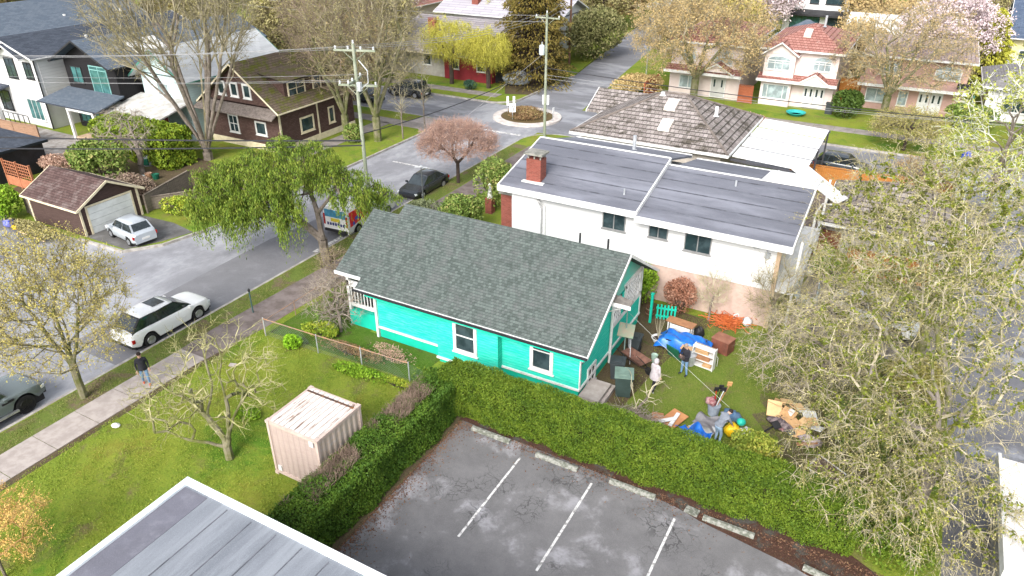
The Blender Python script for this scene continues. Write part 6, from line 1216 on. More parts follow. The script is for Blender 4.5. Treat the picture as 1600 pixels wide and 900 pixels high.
# work van with graphics
def van():
    T = thing('work_van', 'white work van with red and blue side graphics behind the cottage roof', 'van', (-31.15, 35.2, -.148), a(93))
    L, W, H = 5.4, 1.98, 2.15; hw = W / 2; WP = paint('white_paint', (.80, .80, .79))
    prof = [(-2.7, 2.02), (-2.55, 2.12), (0, 2.18), (.9, 2.14), (1.15, 2.02), (1.75, 1.35), (2.5, 1.05), (2.7, .85)]
    xs = [-2.7 + 5.4 * k / 40 for k in range(41)]; V = []
    for x in xs:
        zt = float(np.interp(x, [p[0] for p in prof], [p[1] for p in prof])); zl = .3
        for c in (-1.65, 1.75):
            q = .42 ** 2 - (x - c) ** 2
            if q > 0: zl = max(zl, .34 + math.sqrt(q))
        wf = hw * (1 - .08 * max(0, (x - 2.0) / .7) ** 2); top = wf * (.88 if zt > 1.5 else .93)
        half = [(wf * .96, zl), (wf, max(.6, zl)), (wf, max(min(1.15, zt - .1), zl)), (top * 1.02, zt - .15), (top * .9, zt - .02), (top * .5, zt + .02)]
        V += [(x, -p, z) for p, z in half] + [(x, 0, zt + .03)] + [(x, p, z) for p, z in half[::-1]]
    n = 13; F = [(i * n + j, i * n + j + 1, (i + 1) * n + j + 1, (i + 1) * n + j) for i in range(40) for j in range(n - 1)] + [tuple(range(n)), tuple(range(40 * n, 41 * n))[::-1]]
    mb = MB(); mb.add(V, F); B = mb.build('body', WP, T, world=False, smooth=True)
    try: B.data.set_sharp_from_angle(angle=R(35))
    except Exception: pass
    mb = MB(); mb.box(-2.73, -2.705, -.82, .82, 1.35, 1.85); mb.build('rear_window', glassm('blue_glass', (.05, .22, .35), .08), T, world=False)
    for s in (-1, 1):
        mb = MB(); mb.prism([(-2.5, s * hw * 1.003, .75), (-.9, s * hw * 1.003, .95), (.2, s * hw * 1.003, 1.5), (-.4, s * hw * .96, 1.8), (-2.5, s * hw * .975, 1.75)], (0, s * .012, 0)); mb.build('side_graphic', plain('red_vinyl', (.62, .03, .03), (.05, .10, .40), 1.4, .3, lo=.40, hi=.46), T, world=False)
        mb = MB(); mb.prism([(.55, s * hw * 1.003, 1.15), (1.5, s * hw * 1.003, 1.15), (1.3, s * hw * .95, 1.75), (.55, s * hw * .92, 1.85)], (0, s * .012, 0)); mb.build('side_window', CGL, T, world=False)
        mb = MB(); mb.cbox((-2.70, s * .9, 1.15), (.05, .12, .75)); mb.build('tail_light', RED, T, world=False)
        mb = MB(); mb.cbox((2.6, s * .72, .85), (.2, .3, .2)); mb.build('headlight', LAMP, T, world=False)
    mb = MB(); mb.prism([(1.2, -.72, 1.98), (1.2, .72, 1.98), (1.72, .8, 1.40), (1.72, -.8, 1.40)][::-1], (.03, 0, .03)); mb.build('windscreen', CGL, T, world=False)
    mb = MB()
    for k in range(7): mb.box(-2.74, -2.71, -.7 + k * .21, -.7 + k * .21 + .12, .78, .96)
    mb.build('rear_lettering', plain('dark_blue_vinyl', (.05, .06, .2)), T, world=False)
    mb = MB(); mb.box(-2.74, -2.71, -.35, .35, 1.05, 1.28); mb.build('yellow_graphic', plain('yellow_vinyl', (.65, .52, .05)), T, world=False)
    mb = MB(); mb.cbox((-2.7, 0, .42), (.16, 1.8, .18)); mb.build('bumper', PLAS, T, world=False)
    for x in (-1.65, 1.75):
        for s in (-1, 1):
            wm = MB(); wm.tube([(x, s * (hw - .24), .34), (x, s * (hw - .01), .34)], .34, 18); wo = wm.build('wheel', RUB, T, world=False); rm = MB(); rm.tube([(x, s * (hw - .02), .34), (x, s * (hw + .004), .34)], .2, 12); rm.build('rim', RIM, wo, world=False)
    mb = MB()
    for s in (-.65, .65): mb.tube([(-1.8, s, 2.3), (.8, s, 2.3)], .025, 5)
    for x in (-1.6, -.4, .7): mb.tube([(x, -.75, 2.27), (x, .75, 2.27)], .025, 5); mb.tube([(x, -.75, 2.1), (x, -.75, 2.27)], .02, 5); mb.tube([(x, .75, 2.1), (x, .75, 2.27)], .02, 5)
    mb.build('roof_rack', PLAS, T, world=False)
van()
# covered boat or tank behind the circle
T = thing('covered_boat', 'silver-grey covered boat beside the dark red house', 'boat', (-40.2, 74.2, 0), a(25)); mb = MB(); mb.lathe([(.05, .1), (.8, .25), (1.05, .8), (.9, 1.3), (.4, 1.6), (.02, 1.68)], (0, 0, 0), 18, 1.7, 1.0); mb.build('cover', plain('silver_tarp', (.38, .42, .46), (.28, .31, .35), 1, .4), T, world=False)
mb = MB(); mb.box(-1.2, 1.2, -.5, .5, 0, .25); mb.build('trailer', PLAS, T, world=False)

# ================================================================ poles and wires
POLE = plain('green_grey_pole', (.32, .34, .27), (.22, .25, .18), 1.5, .9)
POLEB = plain('brown_pole', (.20, .11, .075), (.14, .08, .055), 1.5, .9)
CER = plain('insulator', (.62, .64, .66), (.4, .42, .44), 4, .3)
def pole(label, x, y, h, m, arms, r=.135, trans=None, boxes=False, group=None):
    T = thing('utility_pole', label, 'utility pole', (x, y, 0), group=group)
    mb = MB(); mb.tube([(x, y, -.1), (x, y, h * .5), (x, y, h)], [r, r * .85, r * .68], 10); mb.build('shaft', m, T)
    for z, w_, ang, n in arms:
        d = Vector((math.cos(ang), math.sin(ang), 0)); p = Vector((x, y, z)); q = Vector((-d.y, d.x, 0)) * .13
        mb = MB(); mb.cbox(p + q, (w_, .10, .11), ang); ar = mb.build('crossarm', m, T)
        br = MB(); br.tube([p + d * w_ * .3 + q, p + Vector((0, 0, -.6))], .02, 4); br.tube([p - d * w_ * .3 + q, p + Vector((0, 0, -.6))], .02, 4); br.build('brace', m, ar)
        for k in range(n):
            c = p + q + d * w_ * (k / (n - 1) - .5) * .92; mb = MB(); mb.lathe([(.03, .05), (.07, .09), (.04, .14), (.07, .18), (.03, .24)], c, 8); mb.build('insulator', CER, ar)
    mb = MB(); mb.lathe([(.03, 0), (.07, .05), (.04, .1), (.07, .14), (.03, .2)], (x, y, h), 8); mb.build('insulator', CER, T)
    if trans:
        c = (x - .32, y - .2, trans); mb = MB(); mb.lathe([(.20, 0), (.24, .05), (.24, .75), (.20, .82), (.05, .86)], c, 14); t = mb.build('transformer', plain('grey_transformer', (.55, .60, .62), (.45, .5, .52), 2, .4), T); mb = MB(); mb.lathe([(.03, 0), (.05, .1), (.03, .25)], (c[0], c[1], c[2] + .84), 6); mb.build('bushing', CER, t)
    if boxes:
        mb = MB(); mb.cbox((x + .25, y - .1, h - 2.4), (.25, .2, .5)); mb.tube([(x + .3, y, h - .9), (x + 1.3, y - .5, h - 1.3), (x + 1.2, y - .4, h - 2.0), (x + .2, y, h - 2.6)], .03, 5); mb.build('street_lamp_arm', CER, T)
    return T
pole('tall grey-green wooden utility pole rising out of the cedar, with two crossarms', -28.9, 33.5, 12.1, POLE, [(11.7, 2.5, a(20), 4), (10.0, 2.2, a(110), 4), (9.7, 2.4, a(20), 3)], boxes=True)
pole('green-grey utility pole with a transformer can, near side of the traffic circle', -28.55, 57.9, 10.7, POLE, [(10.3, 2.3, a(0), 3)], trans=7.3)
pole('plain brown utility pole in front of the bronze thicket', -39.8, 87.4, 9.5, POLEB, [(9.2, 1.8, a(0), 2)], r=.17)
pole('thin grey pole beside the junction fence among yellow brush', -28.4, 84.5, 6.0, POLE, [(5.7, 1.2, a(0), 2)], r=.10)
pole('pale pole behind the left roofs', -87.0, 62.0, 12, POLE, [(11.5, 2, a(90), 2)], r=.17)
WIRE = plain('wire', (.30, .30, .31), None, 4, .6); CABLE = plain('black_cable', (.035, .035, .04), None, 4, .7)
def wire(label, p, q, sag, r=.012, m=None, name='overhead_wire', cat='wire', group=None):
    p, q = Vector(p), Vector(q); n = 24; mb = MB(); mb.tube([p.lerp(q, i / n) - Vector((0, 0, sag * 4 * (i / n) * (1 - i / n))) for i in range(n + 1)], r, 5)
    c = (p + q) / 2; o = mb.build(name, m or WIRE, None, loc=(c.x, c.y, c.z - sag)); return tag(o, label, cat, group)
A0 = Vector((-28.9, 33.5, 11.9)); far_l = Vector((-95, 12, 11.0))
for k, (o1, o2, z) in enumerate([(-1.2, 0, 11.9), (-.4, .8, 11.95), (.4, 1.6, 11.95), (1.2, 2.4, 11.9)]):
    wire(['outermost wire on the left end of the top arm of the cedar pole', 'second wire from the left end of the cedar pole\'s top arm', 'third wire from the left end of the cedar pole\'s top arm', 'wire on the right end of the cedar pole\'s top arm, running left'][k], (A0.x + o1 * .9, A0.y + o1 * .4, z), (-100, 14 + o2 * 1.3, 10.6), 1.5, .009, group='upper wires to the left')
for k, (dy, z) in enumerate([(0, 10.1), (.5, 9.9), (1.0, 10.2)]):
    wire(['lower pale wire on the near side of the cedar pole, running left', 'middle one of the three lower pale wires left of the cedar pole', 'farthest of the three lower pale wires left of the cedar pole'][k], (-29.0, 33.3 + dy, z), (-100, 15 + dy * 2, 8.6), 1.2, .009, group='lower wires to the left')
wire('thick black telephone cable above the brown garage, upper one', (-28.9, 33.4, 6.4), (-100, 5, 6.6), .9, .05, CABLE)
wire('thick black telephone cable above the brown garage, lower one', (-28.9, 33.4, 6.1), (-100, 3, 6.0), 1.1, .045, CABLE)
wire('black cable from the cedar pole to the transformer pole', (-28.9, 33.5, 6.8), (-28.55, 57.9, 6.6), .5, .03, CABLE)
wire('black cable from the transformer pole over the hipped tile roof to the right', (-28.55, 57.9, 6.2), (30, 66.5, 5.4), .9, .035, CABLE)
for k in range(2): wire(['upper thin wire over the pink houses\' lawns', 'lower thin wire over the pink houses\' lawns'][k], (-28.55, 57.9, 5.6 - .3 * k), (30, 69.5 + k * 2, 4.6 - .4 * k), .7, .014, group='thin wires to the right')
for k in range(3): wire(['left wire of the three strung between the two tall poles', 'middle wire of the three strung between the two tall poles', 'right wire of the three strung between the two tall poles'][k], (-29.6 + k * .7, 33.7, 11.9), (-29.3 + k * .7, 57.9, 10.55), .5, .012, group='wires between the poles')
for k in range(2): wire(['upper thin wire leading left across the junction from the transformer pole', 'lower thin wire leading left across the junction from the transformer pole'][k], (-28.6, 57.9, 10.5 - k * .5), (-95, 66, 9.5 - k), 1.0, .014, group='wires across the junction')
for k in range(2): wire(['left wire leading up the avenue from the transformer pole', 'right wire leading up the avenue from the transformer pole'][k], (-28.8 + k * .6, 58, 10.5), (-39.8 + k, 87.4, 9.3), .5, .012, group='wires up the avenue')
wire('steel guy wire slanting down to the junction from the transformer pole', (-28.55, 57.9, 7.6), (-36.8, 52.4, -.1), .05, .012)
wire('thin clothes line across the back yard', (-9.5, 28.9, 2.1), (-3.6, 24.8, 1.5), .05, .006, plain('cord', (.62, .62, .58)), name='clothes_line', cat='clothes line')
# traffic signs on the circle
SIGNW = plain('sign_white', (.85, .85, .85), (.82, .82, .82), 1, .4); SIGNK = plain('sign_black', (.015, .015, .015), None, 1, .5)
def sign(label, x, y, w_, h_, z, rz, mark=None, group=None):
    T = thing('traffic_sign', label, 'sign', (x, y, 0), group=group); M = Matrix.Rotation(rz, 3, 'Z'); o = Vector((x, y, 0))
    mb = MB(); mb.tube([o, o + Vector((0, 0, z + h_))], .03, 6); mb.build('post', plain('galvanised', (.5, .52, .55)), T)
    mb = MB(); mb.cbox(o + M @ Vector((0, -.045, z + h_ / 2)), (w_, .02, h_), rz); b = mb.build('panel', SIGNW, T)
    if mark == 'roundabout':
        mk = MB()
        def P(u, v): return o + M @ Vector((u * w_, -.062, z + h_ * (.5 + v)))
        mk.tube([P(.12, -.38), P(.14, -.1), P(.30, .05), P(.22, .30)], .035, 5); mk.tube([P(-.30, .32), P(-.22, .08), P(.02, .10), P(.05, .34)], .03, 5); mk.build('arrow', SIGNK, b)
    return T
sign('white sign with black curved arrows on the near side of the circle', -33.9, 61.6, .6, .85, .75, a(28), 'roundabout')
for x, y, q_ in ((-35.55, 63.6, 'left one of the two narrow white panels'), (-35.0, 63.9, 'right one of the two narrow white panels')): sign(q_ + ' on the left side of the circle', x, y, .22, .95, .7, a(28), group='narrow panels left')
for x, y, q_ in ((-32.3, 65.1, 'left one of the two narrow white panels'), (-31.85, 65.2, 'right one of the two narrow white panels')): sign(q_ + ' at the back of the circle', x, y, .22, .95, .9, a(28), group='narrow panels right')
sign('small bluish-white sign just right of the transformer pole', -30.2, 63.0, .3, .55, .8, a(80))
# near pavement: small post
T = thing('post', 'low dark post at the pavement beside the white crossover', 'post', (-28.3, 22.6, 0)); mb = MB(); mb.tube([(-28.3, 22.6, 0), (-28.3, 22.6, 1.3)], .04, 6); mb.build('shaft', plain('green_post', (.06, .12, .12)), T); mb = MB(); mb.lathe([(.06, 0), (.07, .1), (.02, .18)], (-28.3, 22.6, 1.3), 8); mb.build('cap', PLAS, T)
T = thing('street_lamp', 'thin dark pole with a small white lamp head at the kerb above the cottage roof', 'street lamp', (-28.6, 38.9, 0)); mb = MB(); mb.tube([(-28.6, 38.9, 0), (-28.6, 38.9, 3.0)], [.06, .04], 8); mb.build('post', plain('dark_post', (.10, .11, .11)), T); mb = MB(); mb.cbox((-28.6, 38.9, 3.05), (.9, .12, .06), .3); mb.lathe([(.10, 0), (.13, .05), (.03, .14)], (-28.6, 38.9, 3.06), 10); mb.build('lamp_head', CER, T)
# ================================================================ fences
def board_fence(label, pts, h, m, th=.05, post=2.4, cat='fence', rail=None, name='board_fence'):
    T = thing(name, label, cat, (*pts[0], 0))
    for (x0, y0), (x1, y1) in zip(pts[:-1], pts[1:]):
        d = Vector((x1 - x0, y1 - y0, 0)); Ln = d.length; d.normalize(); n = Vector((-d.y, d.x, 0)); k = max(1, round(Ln / post))
        for i in range(k):
            p, q = Vector((x0, y0, .05)) + d * (Ln * i / k), Vector((x0, y0, .05)) + d * (Ln * (i + 1) / k)
            mb = MB(); mb.prism([p - n * th / 2, q - n * th / 2, q + n * th / 2, p + n * th / 2], (0, 0, h - .08)); pn = mb.build('panel', m, T)
            mb = MB(); mb.prism([p - n * .07 + Vector((0, 0, h - .03)), q - n * .07 + Vector((0, 0, h - .03)), q + n * .07 + Vector((0, 0, h - .03)), p + n * .07 + Vector((0, 0, h - .03))], (0, 0, .05)); mb.build('cap_rail', rail or m, pn)
        for i in range(k + 1): c = Vector((x0, y0, 0)) + d * (Ln * i / k); mb = MB(); mb.cbox((c.x, c.y, h / 2), (.12, .12, h + .1), math.atan2(d.y, d.x)); mb.build('post', m, T)
    return T
ORB = siding('orange_stained_board', (.46, .19, .05), .15, .12, .4, vertical=True, c2=(.34, .14, .035))
board_fence('tall orange stained board fence along the cross street', [(-6.6, 56.0), (-2.6, 56.0), (3.9, 56.4)], 1.9, ORB)
board_fence('short orange fence return between the canopy and the tiled garage', [(-6.7, 55.9), (-6.7, 50.5)], 1.6, ORB)
board_fence('weathered brown board fence behind the white house stair', [(-4.3, 44.2), (-1.9, 44.2)], 1.8, siding('brown_board', (.22, .09, .05), .15, .2, .4, vertical=True))
board_fence('orange-brown fence piece half hidden by the budding tree, below the tiled garage', [(-1.2, 43.0), (3.6, 43.0)], 1.5, ORB)
board_fence('red-brown fence left of the half hidden pink house', [(-25.2, 74.8), (-25.2, 79.5)], 1.8, siding('red_board', (.38, .12, .06), .15, .2, .4, vertical=True))
board_fence('red-brown garden fence between the two pale pink houses', [(-16.2, 78.8), (-14.8, 78.8)], 1.8, siding('red_board', (.38, .12, .06)))
board_fence('orange-brown fence between red tile and salmon houses', [(-7.0, 84.0), (-5.0, 84.0)], 2.6, ORB)
board_fence('brown timber fence in front of the white modern house', [(-76.5, 34.5), (-70.2, 34.5), (-67.2, 34.9)], 1.5, siding('cedar_board', (.34, .21, .14), .16, .2, .3))
board_fence('grey weathered board fence in the garden behind the silver hatchback', [(-45.0, 28.9), (-46.4, 33.8)], 1.3, siding('grey_board', (.24, .20, .16), .15, .25, .35, vertical=True))
board_fence('low rail fence overgrown by brambles along the garden slope', [(-45.2, 29.4), (-42.6, 33.0), (-41.0, 37)], .95, siding('grey_board', (.24, .20, .16)))
board_fence('grey board fence left of the brown garage', [(-52.4, 24.9), (-50.9, 24.5)], 1.4, siding('grey_board', (.24, .20, .16)))
board_fence('dark green panel fence beside the salmon house', [(4.9, 79.5), (5.2, 84.5)], 2.0, GRN)
# trellis
T = thing('trellis_fence', 'orange-brown trellis fence at the left edge', 'fence', (-58.6, 26.4, 0)); mb = MB()
for k in range(13): x = -59.0 + k * .28; mb.box(x, x + .05, 27.5, 27.54, .9, 2.0)
for k in range(5): mb.box(-59.0, -55.6, 27.46, 27.5, .95 + k * .25, 1.0 + k * .25)
mb.build('trellis', plain('terracotta_stain', (.42, .17, .09), (.34, .13, .07), 3, .8), T); mb = MB(); mb.box(-59.1, -55.5, 27.42, 27.46, .1, .85)
for k in range(3): mb.box(-59.1 + k * 1.7, -58.98 + k * 1.7, 27.4, 27.55, 0, 2.1)
mb.build('boards', plain('terracotta_stain', (.42, .17, .09)), T)
# white picket at left edge
T = thing('picket_fence', 'white metal picket fence at the left edge beyond the street tree', 'fence', (-45, 17.5, 0)); mb = MB()
p0, p1 = Vector((-47.5, 12.0, 0)), Vector((-41.2, 14.2, 0)); n_ = 34
for k in range(n_): p = p0.lerp(p1, k / (n_ - 1)); mb.box(p.x, p.x + .05, p.y, p.y + .05, .05, 1.15)
mb.build('pickets', WHITE, T); mb = MB()
for z in (.2, 1.0): mb.tube([p0 + Vector((0, 0, z)), p1 + Vector((0, 0, z))], .035, 5)
mb.build('rail', WHITE, T)
# wire fence between the lawn and the cottage
T = thing('wire_fence', 'chain-link fence with rusty top rail between the lawn and the cottage bed', 'fence', (-21, 21.4, 0))
fp = [(-26.0, 21.25), (-22.6, 21.35), (-20.0, 21.5), (-17.3, 21.6), (-15.6, 21.4)]
RST = plain('rusty_rail', (.40, .22, .12), (.28, .2, .16), 3, .8)
mb = MB(); mb.tube([(x, y, 1.02) for x, y in fp[:4]], .025, 6); mb.build('top_rail', RST, T)
for x, y in fp: mb = MB(); mb.tube([(x, y, 0), (x, y, 1.08)], .03, 6); mb.build('post', plain('galvanised', (.5, .52, .55)), T)
mb = MB()
for (x0, y0), (x1, y1) in zip(fp[:-1], fp[1:]):
    Ln = math.hypot(x1 - x0, y1 - y0); k = int(Ln / .11)
    for i in range(k):
        for s in (0, 1):
            u0, u1 = i / k, min(1, max(0, (i + (8 if s else -8)) / k)); f_ = abs(u1 - u0) * k / 8
            mb.tube([(x0 + (x1 - x0) * u0, y0 + (y1 - y0) * u0, .04), (x0 + (x1 - x0) * u1, y0 + (y1 - y0) * u1, .04 + .95 * f_)], .0035, 3, cap=False)
mb.build('mesh', plain('green_mesh', (.22, .27, .25), (.16, .2, .18), 3, .7), T)
T = thing('wire_fence', 'thin rusty wire fence along the pavement beside the cottage bed', 'fence', (-26.1, 24, 0))
mb = MB(); mb.tube([(-26.1, 21.2, .8), (-26.1, 26, .85), (-26.0, 30.5, .8)], .02, 5); mb.tube([(-26.1, 21.2, .4), (-26.0, 30.5, .4)], .01, 5); mb.build('top_rail', RST, T)
for k in range(5): mb = MB(); mb.tube([(-26.1, 21.3 + k * 2.2, 0), (-26.1, 21.3 + k * 2.2, .9)], .025, 5); mb.build('post', RST, T)
# wheel stops
STP = plain('mossy_concrete', (.29, .29, .26), (.13, .14, .11), 7, .95, bump=.5, lo=.4, hi=.6)
st_labels = ['concrete wheel stop at the inner corner of the two hedges', 'concrete wheel stop second from the hedge corner', 'blotchy lichen-covered wheel stop in the middle of the row', 'greenish wheel stop on the bark mulch strip', 'concrete wheel stop under the drooping twigs at the right end']
for (x, y, rz), lb in zip([(-12.1, 20.15, 0), (-9.0, 20.0, 0), (-5.85, 20.05, 0), (-2.2, 19.95, 0), (1.35, 19.3, -.12)], st_labels):
    mb = MB(); prof = [(-.13, 0), (.13, 0), (.10, .10), (.05, .14), (-.05, .14), (-.10, .10)]
    mb.prism([(-.91, u, v) for u, v in prof], (1.82, 0, 0)); o = mb.build('wheel_stop', STP, None, loc=None); o.location = (x, y, .01); o.rotation_euler = (0, 0, rz); tag(o, lb, 'wheel stop', 'wheel stops in front of the hedge')
T = thing('stepping_stone', 'square concrete slab beside the fourth wheel stop', 'slab', (-3.5, 20.1, 0)); mb = MB(); mb.cbox((-3.55, 20.05, .04), (.5, .35, .06), -.1); mb.build('slab', STP, T)

# ================================================================ the back yard clutter
def obj1(name, label, cat, mb, m, group=None, loc=None, smooth=False):
    c = np.array(mb.V).mean(axis=0); zmin = min(v[2] for v in mb.V); o = mb.build(name, m, None, loc=(float(c[0]), float(c[1]), float(zmin)), smooth=smooth); return tag(o, label, cat, group)
CART = plain('dark_green_plastic', (.045, .07, .065), (.035, .055, .05), 2, .5); CARTL = plain('green_grey_lid', (.17, .25, .21), (.13, .19, .16), 2, .5); CARTK = plain('dark_grey_plastic', (.05, .06, .065), None, 2, .5)
def cart(label, x, y, rz, m, ml, s=1.0):
    T = thing('wheelie_bin', label, 'bin', (x, y, 0), rz)
    mb = MB(); a0, a1 = .27 * s, .34 * s; z1 = .98 * s
    V = [(-a0, -a0, .06), (a0, -a0, .06), (a0, a0, .06), (-a0, a0, .06), (-a1, -a1, z1), (a1, -a1, z1), (a1, a1, z1), (-a1, a1, z1)]
    mb.add(V, [(3, 2, 1, 0), (4, 5, 6, 7), (0, 1, 5, 4), (1, 2, 6, 5), (2, 3, 7, 6), (3, 0, 4, 7)]); mb.build('tub', m, T, world=False)
    mb = MB(); mb.box(-a1 - .03, a1 + .03, -a1 - .04, a1 + .04, z1 + .002, z1 + .05); mb.box(-a1 * .6, a1 * .6, -a1 * .6, a1 * .6, z1 + .05, z1 + .09); l = mb.build('lid', ml, T, world=False)
    mb = MB(); mb.tube([(-a1 * .8, a1 + .08, z1), (a1 * .8, a1 + .08, z1)], .025, 6); mb.build('handle', m, T, world=False)
    for sx in (-1, 1): mb = MB(); mb.tube([(sx * a0 * .9, a0 + .05, .12), (sx * a0 * 1.1, a0 + .05, .12)], .12, 12); mb.build('wheel', RUB, T, world=False)
cart('large dark bin with a pale green lid by the cottage step', -8.35, 25.45, a(20), CART, CARTL, 1.15)
cart('dark grey bin between the step and the green-lidded bin', -9.05, 26.5, a(15), CARTK, CARTK, .95)
cart('black compost bin against the turquoise wall behind the wheelbarrow', -9.1, 28.9, a(5), CARTK, CARTK, .9)
# wheelbarrow
T = thing('wheelbarrow', 'rusty brown wheelbarrow next to the bins', 'wheelbarrow', (-8.55, 27.75, 0), a(-25)); mb = MB()
V = [(-.75, -.33, .62), (.65, -.36, .58), (.65, .36, .58), (-.75, .33, .62), (-.35, -.2, .32), (.35, -.2, .30), (.35, .2, .30), (-.35, .2, .32)]
mb.add(V, [(0, 1, 5, 4), (1, 2, 6, 5), (2, 3, 7, 6), (3, 0, 4, 7), (4, 5, 6, 7)]); mb.build('tray', plain('rust', (.20, .10, .075), (.11, .06, .045), 4, .9), T, world=False)
mb = MB(); [mb.tube([(.75, s * .05, .25), (.2, s * .2, .33), (-.5, s * .28, .4), (-1.1, s * .3, .6)], .022, 6) for s in (-1, 1)]; [mb.tube([(-.5, s * .26, .38), (-.6, s * .26, 0)], .018, 5) for s in (-1, 1)]; mb.build('frame', PLAS, T, world=False)
mb = MB(); mb.tube([(.78, -.04, .2), (.78, .04, .2)], .2, 14); mb.build('wheel', RUB, T, world=False)
mb = MB(); mb.lathe([(.13, .02), (.155, .4), (.165, .42), (.15, .42), (.12, .35)], (-7.95, 28.55, 0), 14); obj1('bucket', 'tall grey-green plastic bucket in the yard', 'bucket', mb, plain('sage_plastic', (.30, .40, .34), (.24, .33, .28), 2, .5))
T = thing('watering_can', 'sage green watering can beside the tall bucket', 'watering can', (-8.35, 28.2, 0)); mb = MB(); mb.lathe([(.12, .02), (.13, .25), (.10, .3)], (-8.35, 28.2, 0), 12); mb.build('body', plain('sage_plastic', (.30, .40, .34)), T); mb = MB(); mb.tube([(-8.45, 28.15, .1), (-8.7, 28.05, .36)], [.03, .015], 6); mb.tube([(-8.25, 28.2, .08), (-8.12, 28.2, .25), (-8.3, 28.2, .4)], .015, 5); mb.build('spout', plain('sage_plastic', (.30, .40, .34)), T)
mb = MB(); mb.lathe([(.26, 0), (.30, .35), (.28, .38), (.2, .3)], (-8.9, 28.4, 0), 14); obj1('planter', 'black round planter pot at the cottage wall', 'planter', mb, PLAS)
T = thing('potted_shrub', 'white bowl pot with tall bare twigs near the cottage corner', 'potted plant', (-8.3, 30.1, 0)); mb = MB(); mb.lathe([(.14, 0), (.22, .06), (.33, .28), (.35, .32), (.30, .32), (.26, .26)], (-8.3, 30.1, .1), 16); mb.build('pot', WHITE, T)
mb = MB(); mb.lathe([(.28, 0), (.01, .01)], (-8.3, 30.1, .36), 14); mb.build('soil', BARKD, T); rr = random.Random(5); mb = MB()
for k in range(12): an = rr.random() * 6.28; s_ = rr.uniform(.1, .35); mb.tube([(-8.3, 30.1, .36), (-8.3 + math.cos(an) * s_ * .5, 30.1 + math.sin(an) * s_ * .5, .9), (-8.3 + math.cos(an) * s_, 30.1 + math.sin(an) * s_, 1.5)], [.01, .008, .004], 4)
mb.build('stems', TWIG, T)
T = thing('stand', 'tilted mossy square board on metal legs against the turquoise wall', 'table', (-9.1, 28.1, 0)); mb = MB(); mb.cbox((-9.25, 27.9, 1.75), (.75, .75, .05), .2, .5, .1); mb.build('board', plain('mossy_board', (.20, .28, .2), (.28, .24, .18), 3, .9), T); mb = MB(); mb.tube([(-8.9, 27.8, 0), (-9.0, 27.9, 1.6)], .02, 5); mb.tube([(-9.1, 28.3, 0), (-9.2, 28.1, 1.7)], .02, 5); mb.build('leg', CER, T)
# turquoise gate leaning
T = thing('picket_gate', 'small turquoise picket gate at the back of the yard', 'gate', (-8.7, 32.6, 0)); mb = MB()
g0 = Vector((-9.15, 32.45, 0)); gd = Vector((.98, .20, 0)).normalized()
for k in range(6): p = g0 + gd * (k * .18); mb.cbox((p.x, p.y, .45), (.09, .03, .85 + (.06 if k % 2 else 0)), math.atan2(gd.y, gd.x))
mb.build('pickets', TQF, T); mb = MB()
for z in (.22, .68): p = g0 + gd * .45; mb.cbox((p.x, p.y - .03, z), (1.05, .04, .1), math.atan2(gd.y, gd.x))
mb.build('rail', TQF, T)
T = thing('barrel', 'small dark barrel left of the turquoise gate', 'barrel', (-9.6, 32.6, 0)); mb = MB(); mb.lathe([(.18, 0), (.24, .3), (.2, .6)], (-9.6, 32.6, 0), 12); mb.build('staves', plain('dark_wood', (.10, .05, .03)), T); mb = MB(); mb.lathe([(.235, .15), (.24, .19)], (-9.6, 32.6, 0), 12); mb.lathe([(.235, .42), (.23, .46)], (-9.6, 32.6, 0), 12); mb.build('hoop', RST, T)
T = thing('post', 'turquoise post at the rear corner of the cottage', 'post', (-9.3, 31.9, 0)); mb = MB(); mb.box(-9.4, -9.28, 31.85, 31.97, 0, 1.7); mb.build('shaft', TQF, T); mb = MB(); mb.box(-9.43, -9.25, 31.82, 32.0, 1.7, 1.75); mb.build('cap', TQF, T)
WOOD = plain('warm_wood', (.40, .20, .10), (.30, .15, .08), 3, .7); PLY = plain('plywood', (.56, .36, .19), (.46, .28, .14), 3, .8)
T = thing('table', 'long brown table top with white apron behind the blue tarp', 'table', (-7.6, 31.5, 0)); mb = MB(); mb.cbox((-7.6, 31.5, .74), (1.45, .55, .05), -.12); mb.build('table_top', WOOD, T); mb = MB(); mb.cbox((-7.55, 31.15, .55), (1.05, .04, .3), -.12); mb.build('apron', WHITE, T)
for sx in (-.6, .6):
    for sy in (-.2, .2): mb = MB(); mb.cbox((-7.6 + sx, 31.5 + sy, .35), (.06, .06, .7)); mb.build('leg', WHITE, T)
# tarp over a table
def cloth(fn, nx, ny, x0, x1, y0, y1):
    V = []; 
    for j in range(ny + 1):
        for i in range(nx + 1): x = x0 + (x1 - x0) * i / nx; y = y0 + (y1 - y0) * j / ny; V.append((x, y, fn(x, y)))
    F = [(j * (nx + 1) + i, j * (nx + 1) + i + 1, (j + 1) * (nx + 1) + i + 1, (j + 1) * (nx + 1) + i) for j in range(ny) for i in range(nx)]
    mb = MB(); mb.add(V, F); return mb
BLUE = plain('blue_tarp', (.015, .17, .62), (.01, .11, .45), 2.5, .35, spec=.5)
rr = np.random.default_rng(3); ph_ = rr.random(8) * 6
def tp(x, y):
    u, v = (x + 7.0), (y - 30.2); e = max(abs(u) / 1.15, abs(v) / .55); return .78 - max(0, e - .8) * 1.3 + .04 * math.sin(u * 9 + ph_[0] + v * 4) + .035 * math.sin(v * 13 + u * 5 + ph_[1])
mb = cloth(tp, 44, 24, -8.35, -5.75, 29.55, 30.95); obj1('tarp', 'crumpled blue tarp draped over a table of boxes', 'tarp', mb, BLUE, smooth=True)
T = thing('table', 'dark folding table hidden under the blue tarp', 'table', (-7.0, 30.1, 0)); mb = MB(); mb.cbox((-7.0, 30.15, .66), (2.0, .85, .05)); mb.build('table_top', PLAS, T)
